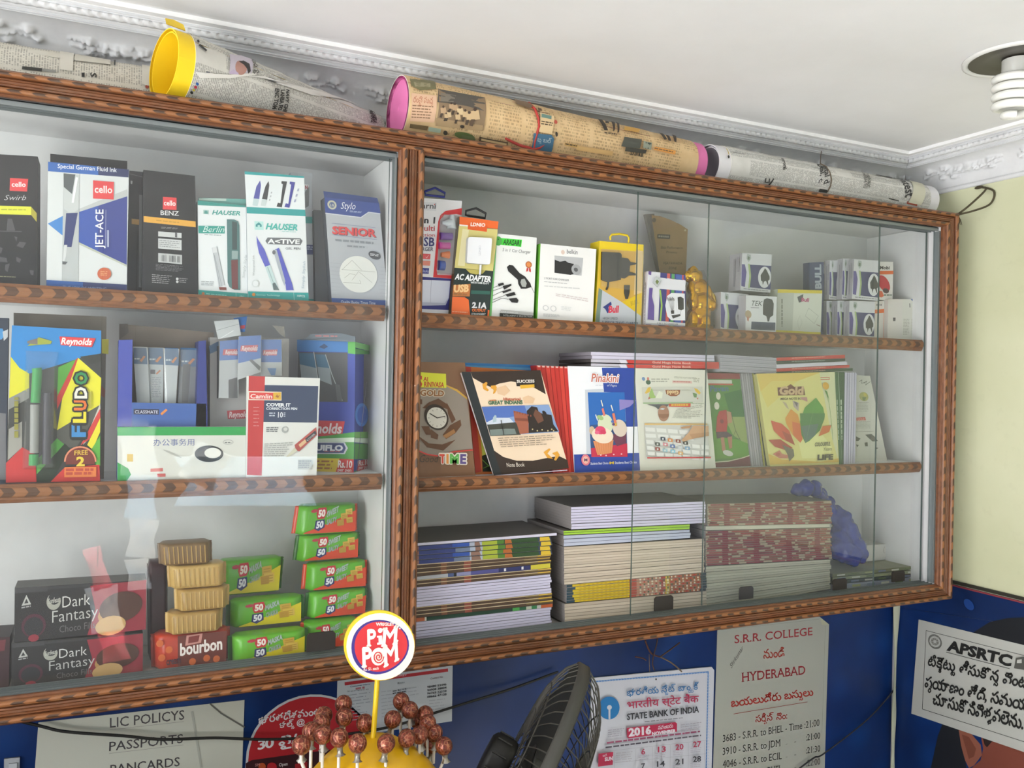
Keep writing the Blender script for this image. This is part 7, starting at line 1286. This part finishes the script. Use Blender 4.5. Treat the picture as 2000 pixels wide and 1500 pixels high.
win('F2'); F = facing('850,385', YL - .004, -8, 4); NPT = 40
def blob(cx, cy, rx, ry, rot=0, wob=()): 
    out = []
    for k in range(NPT):
        an = 2 * math.pi * k / NPT; f = 1 + sum(w_ * math.sin(n * an + p) for n, w_, p in wob); x, y = rx * f * math.cos(an), ry * f * math.sin(an); c, s_ = math.cos(rot), math.sin(rot); out.append((cx + x * c - y * s_, cy + x * s_ + y * c))
    return ' '.join('%.1f,%.1f' % p for p in out)
a = slab(F, blob(848, 378, 325, 322), .004, 'e2c024', 'd8b018'); a.poly(blob(858, 388, 312, 306), 'e6e0d4'); W_ = ((2, .02, 1), (3, .025, .5)); a.poly(blob(850, 390, 262, 252, -.5, W_), '33237a'); a.poly(blob(858, 386, 240, 232, -.5, W_), 'c8262c')
a.text("WRIGLEY'S", '815,198 1010,196 817,168', 'f0d8d0', .04)
CR_ = 'f2e8dc'
a.text('^P', '735,385 815,378 732,236', CR_, 0, .03); a.poly('838,290 872,286 876,352 842,356', CR_); a.poly('828,352 888,346 888,366 828,372', CR_); a.poly('826,290 872,286 872,302 826,306', CR_); a.ell('856,240 878,238 856,218', CR_, 14); a.text('^M', '868,385 1010,362 880,222', CR_, 0, .03); a.text('^P', '690,575 778,566 684,402', CR_, 0, .035); a.text('^M', '890,575 1026,505 880,398', CR_, 0, .03)
a.poly(blob(838, 478, 66, 82, .15), CR_); a.line(' '.join(f'{838 + (50 - k * 1.75) * math.cos(k * .55):.1f},{480 + (62 - k * 2.2) * math.sin(k * .55):.1f}' for k in range(26)), 10, 'c8262c')
a.text('Rs. 5/- each', '700,606 838,594 702,578', 'f0d8d0', .02); a.ell('1032,218 1040,219 1032,210', 'f0d8d0', 8); a.mb.build('sign_disc', t)
b = MB(); p0, p1 = PY(*q('830,690')[0], YL), PY(*q('790,1255')[0], YL); p1.z = min(p1.z, domez(p1.x, p1.y) + .003); b.tube([p0, (p0 + p1) / 2, p1], .0036, K('d8b414', .35), 8); b.build('sign_post', t)
# lollipops
def wrapper():
    n = NT('lollipop_wrapper'); tc = n.n('TexCoord').outputs['Object']; v = n.n('TexVoronoi', i0=tc); v.inputs['Scale'].default_value = 170; v.feature = 'DISTANCE_TO_EDGE'
    w_ = n.n('TexWave', i0=tc); w_.inputs['Scale'].default_value = 60; w_.inputs['Distortion'].default_value = 9; ns = n.noise(tc, 120, 3)
    c = n.mix(n.step(ns, .4, .6), '64281c', '863e2e'); c = n.mix(n.math('MULTIPLY', n.step(v.outputs['Distance'],   .10, .03), .6), c, 'b47c5a'); c = n.mix(n.math('MULTIPLY', n.step(w_.outputs[1], .7, .9), .5), c, '3a1a14')
    n.b.inputs['Metallic'].default_value = .35; return n.done(c, .28, w_.outputs[1], .5, .001)
WR = wrapper(); WHT = K('d8d4cc', .5); FO = K('9a958c', .3, .6); rl = .0118
LP = [(520, 915, .7, 'rearmost'), (525, 1035, .35, ''), (340, 1020, .55, ''), (318, 1090, .25, ''), (330, 1195, -.3, ''), (225, 1165, .1, ''), (135, 1290, -.45, ''), (480, 1222, -.5, ''), (716, 1088, .3, ''), (650, 1275, -.75, ''), (910, 1275, -.75, ''), (970, 1055, .35, ''), (1048, 890, .75, ''), (1128, 970, .45, ''), (1268, 1010, .5, ''), (1292, 1090, .2, ''), (1100, 1228, -.4, ''), (1216, 1198, -.2, ''), (1352, 1180, .1, ''), (1440, 1298, -.3, ''), (1200, 1060, .7, ''), (1330, 1290, .3, '')]
proto = None
for k, (x, y, f, _) in enumerate(LP):
    win('F2'); px = q(f'{x},{y}')[0]; yy = YL + f * RB * .75; c = PY(px[0], px[1], yy)
    lim = RB * .97; dx = max(-math.sqrt(max(lim ** 2 - (yy - YL) ** 2, 0)), min(math.sqrt(max(lim ** 2 - (yy - YL) ** 2, 0)), c.x - BC.x)); foot = V((BC.x + dx, yy, 0)); foot.z = domez(foot.x, foot.y) + .003
    lab = 'brown and red wrapped lollipop stuck in the yellow stand' 
    o = thing('lollipop', lab, 'lollipop', c, 'lollipops in the yellow stand')
    if proto is None:
        proto = {}
        b = MB(); b.ball((0, 0, 0), (rl, rl, rl * 1.04), WR, 20, 12); proto['candy'] = b
        b = MB(); N = 12; b.grid([[V((r * (1 + .18 * (j % 2)) * math.cos(2 * math.pi * j / N + i * .5), r * (1 + .18 * (j % 2)) * math.sin(2 * math.pi * j / N + i * .5), z)) for j in range(N)] for i, (r, z) in enumerate(((.0058, -.022), (.0034, -.019), (.003, -.0155), (.0038, -.012), (.006, -.0098)))], FO, closed=True); proto['foil_collar'] = b
        for nm in proto: proto[nm] = proto[nm].build(nm); proto[nm].parent = o
    else:
        for nm in ('candy', 'foil_collar'):
            d = proto[nm].copy(); COL.objects.link(d); d.parent = o; d.rotation_euler = (.2 * math.sin(k * 2.3), .2 * math.cos(k * 1.7), k * 1.1)
    b = MB(); b.tube([c + V((0, 0, -.0105)), c + V((0, 0, -.02)), foot if foot.z < c.z - .03 else c + V((0, 0, -.05))], .0021, WHT, 8); b.build('stick', o)
# ================================================================== ceiling lamp
pc = CAM + ray(1986, 114) * ((ZC - EYE) / ray(1986, 114).z)
t = thing('ceiling_lamp', 'white spiral energy saving bulb in a round ceiling fitting, switched off', 'lamp', (pc.x, pc.y, ZC))
def ringp(r, z, N=48): return [V((pc.x + r * math.cos(2 * math.pi * k / N), pc.y + r * math.sin(2 * math.pi * k / N), z)) for k in range(N)]
b = MB(); b.grid([ringp(r, z) for r, z in ((.088, ZC - .0004), (.088, ZC - .004), (.082, ZC - .006), (.078, ZC - .004), (.078, ZC - .0008))][::-1], K('dcdcd8', .5), closed=True); b.build('trim_ring', t)
b = MB(); b.grid([ringp(r, z) for r, z in ((.0775, ZC - .003), (.06, ZC - .0026), (.05, ZC - .0022), (.046, ZC - .0014), (.03, ZC - .001), (.001, ZC - .0008))][::-1], K('4c4840', .35, .3), closed=True); b.build('reflector', t)
b = MB(); b.grid([ringp(r, z, 24) for r, z in ((.0005, ZC - .034), (.02, ZC - .034), (.024, ZC - .026), (.024, ZC - .0032))], K('c8c8c2', .4), closed=True); b.build('bulb_base', t)
bulb = K('ecece6', .3); P = []
for k in range(150):
    u = k / 149; th = u * 2 * math.pi * 4.6; r = .033 * (1 - .62 * max(0, (u - .72) / .28) ** 1.4); P.append(V((pc.x + r * math.cos(th), pc.y + r * math.sin(th), ZC - .03 - .074 * u)))
b = MB(); b.tube(P, .0073, bulb, 10); b.build('spiral_tube', t)
# ================================================================== packets hanging at the shop front, seen only as reflections in the glass
def mirror(px, py, y, yg=.0185):
    d = ray(px, py); g = CAM + d * ((yg + DIST) / d.y); return g + V((d.x, -d.y, d.z)) * ((yg - y) / d.y)
def glow(name, col, dark):
    t = NT(name); n = t.noise(t.pos(), 26, 4); c = t.mix(t.step(n, .42, .62), col, dark); tr = t.n('BsdfTranslucent', i0=c); df = t.n('BsdfDiffuse', i0=c)
    gl = t.n('BsdfGlossy'); gl.inputs['Roughness'].default_value = .25; m1 = t.n('MixShader', i0=.3, i1=tr.outputs[0], i2=df.outputs[0]); m2 = t.n('MixShader', i0=.06, i1=m1.outputs[0], i2=gl.outputs[0])
    t.t.links.new(m2.outputs[0], t.out.inputs[0]); return t.m
SW, SB, SP = glow('white_packet', 'f0f0ee', 'b8c0c8'), glow('pale_blue_packet', 'c8d8e4', '8fa8b8'), glow('pink_packet', 'd89aa0', 'b85a64')
YM = -2.4
def hanging(name, label, cells, mats, YM=YM):
    top = mirror(*cells[0][:2], YM); t = thing(name, label, 'packets', V((top.x, YM, ZC)))
    for k, (cx_, cy_, w, h, rot) in enumerate(cells):
        b = MB(); rows = []
        for i in range(7):
            r = []
            for j in range(6):
                u, v = j / 5 - .5, i / 6 - .5; x, y = cx_ + w * u * (1 - .12 * math.cos(v * 6)) * math.cos(rot) - h * v * math.sin(rot), cy_ + w * u * math.sin(rot) + h * v * math.cos(rot)
                p = mirror(x, y, YM); p.y = YM - .012 * math.cos(u * math.pi) * math.cos(v * math.pi) + .003 * math.sin(i * 2.3 + j * 1.7 + k); r.append(p)
            rows.append(r)
        b.grid(rows, mats[k % len(mats)]); b.grid([[p + V((0, -.0015 - .02 * math.cos((j / 5 - .5) * math.pi) * math.cos((i / 6 - .5) * math.pi), 0)) for j, p in enumerate(r)][::-1] for i, r in enumerate(rows)], mats[k % len(mats)]); b.build('packet', t)
    b = MB(); b.tube([V((top.x, YM, ZC)), V((top.x, YM, top.z))], .002, K('8a8a84', .6), 5); b.build('string', t)
hanging('packet_strip', 'strip of white packets hanging behind the viewer, mirrored over the green-striped carton', [(262, 790, 62, 90, .12), (270, 880, 70, 92, -.08), (276, 970, 58, 86, .05), (278, 1052, 54, 76, .1), (270, 1122, 44, 60, -.1)], [SW, SW, SB])
hanging('packet_strip', 'strip of pinkish packets hanging behind the viewer, mirrored over the black biscuit boxes', [(190, 1110, 34, 84, -.3), (204, 1190, 60, 90, -.15), (222, 1262, 50, 60, -.2)], [SP, SW, SP], -2.3)
hanging('clear_packet', 'wide pale packet hanging behind the viewer, mirrored below the correction pen box', [(480, 940, 250, 96, 0), (400, 910, 70, 80, .5)], [SB, SW])
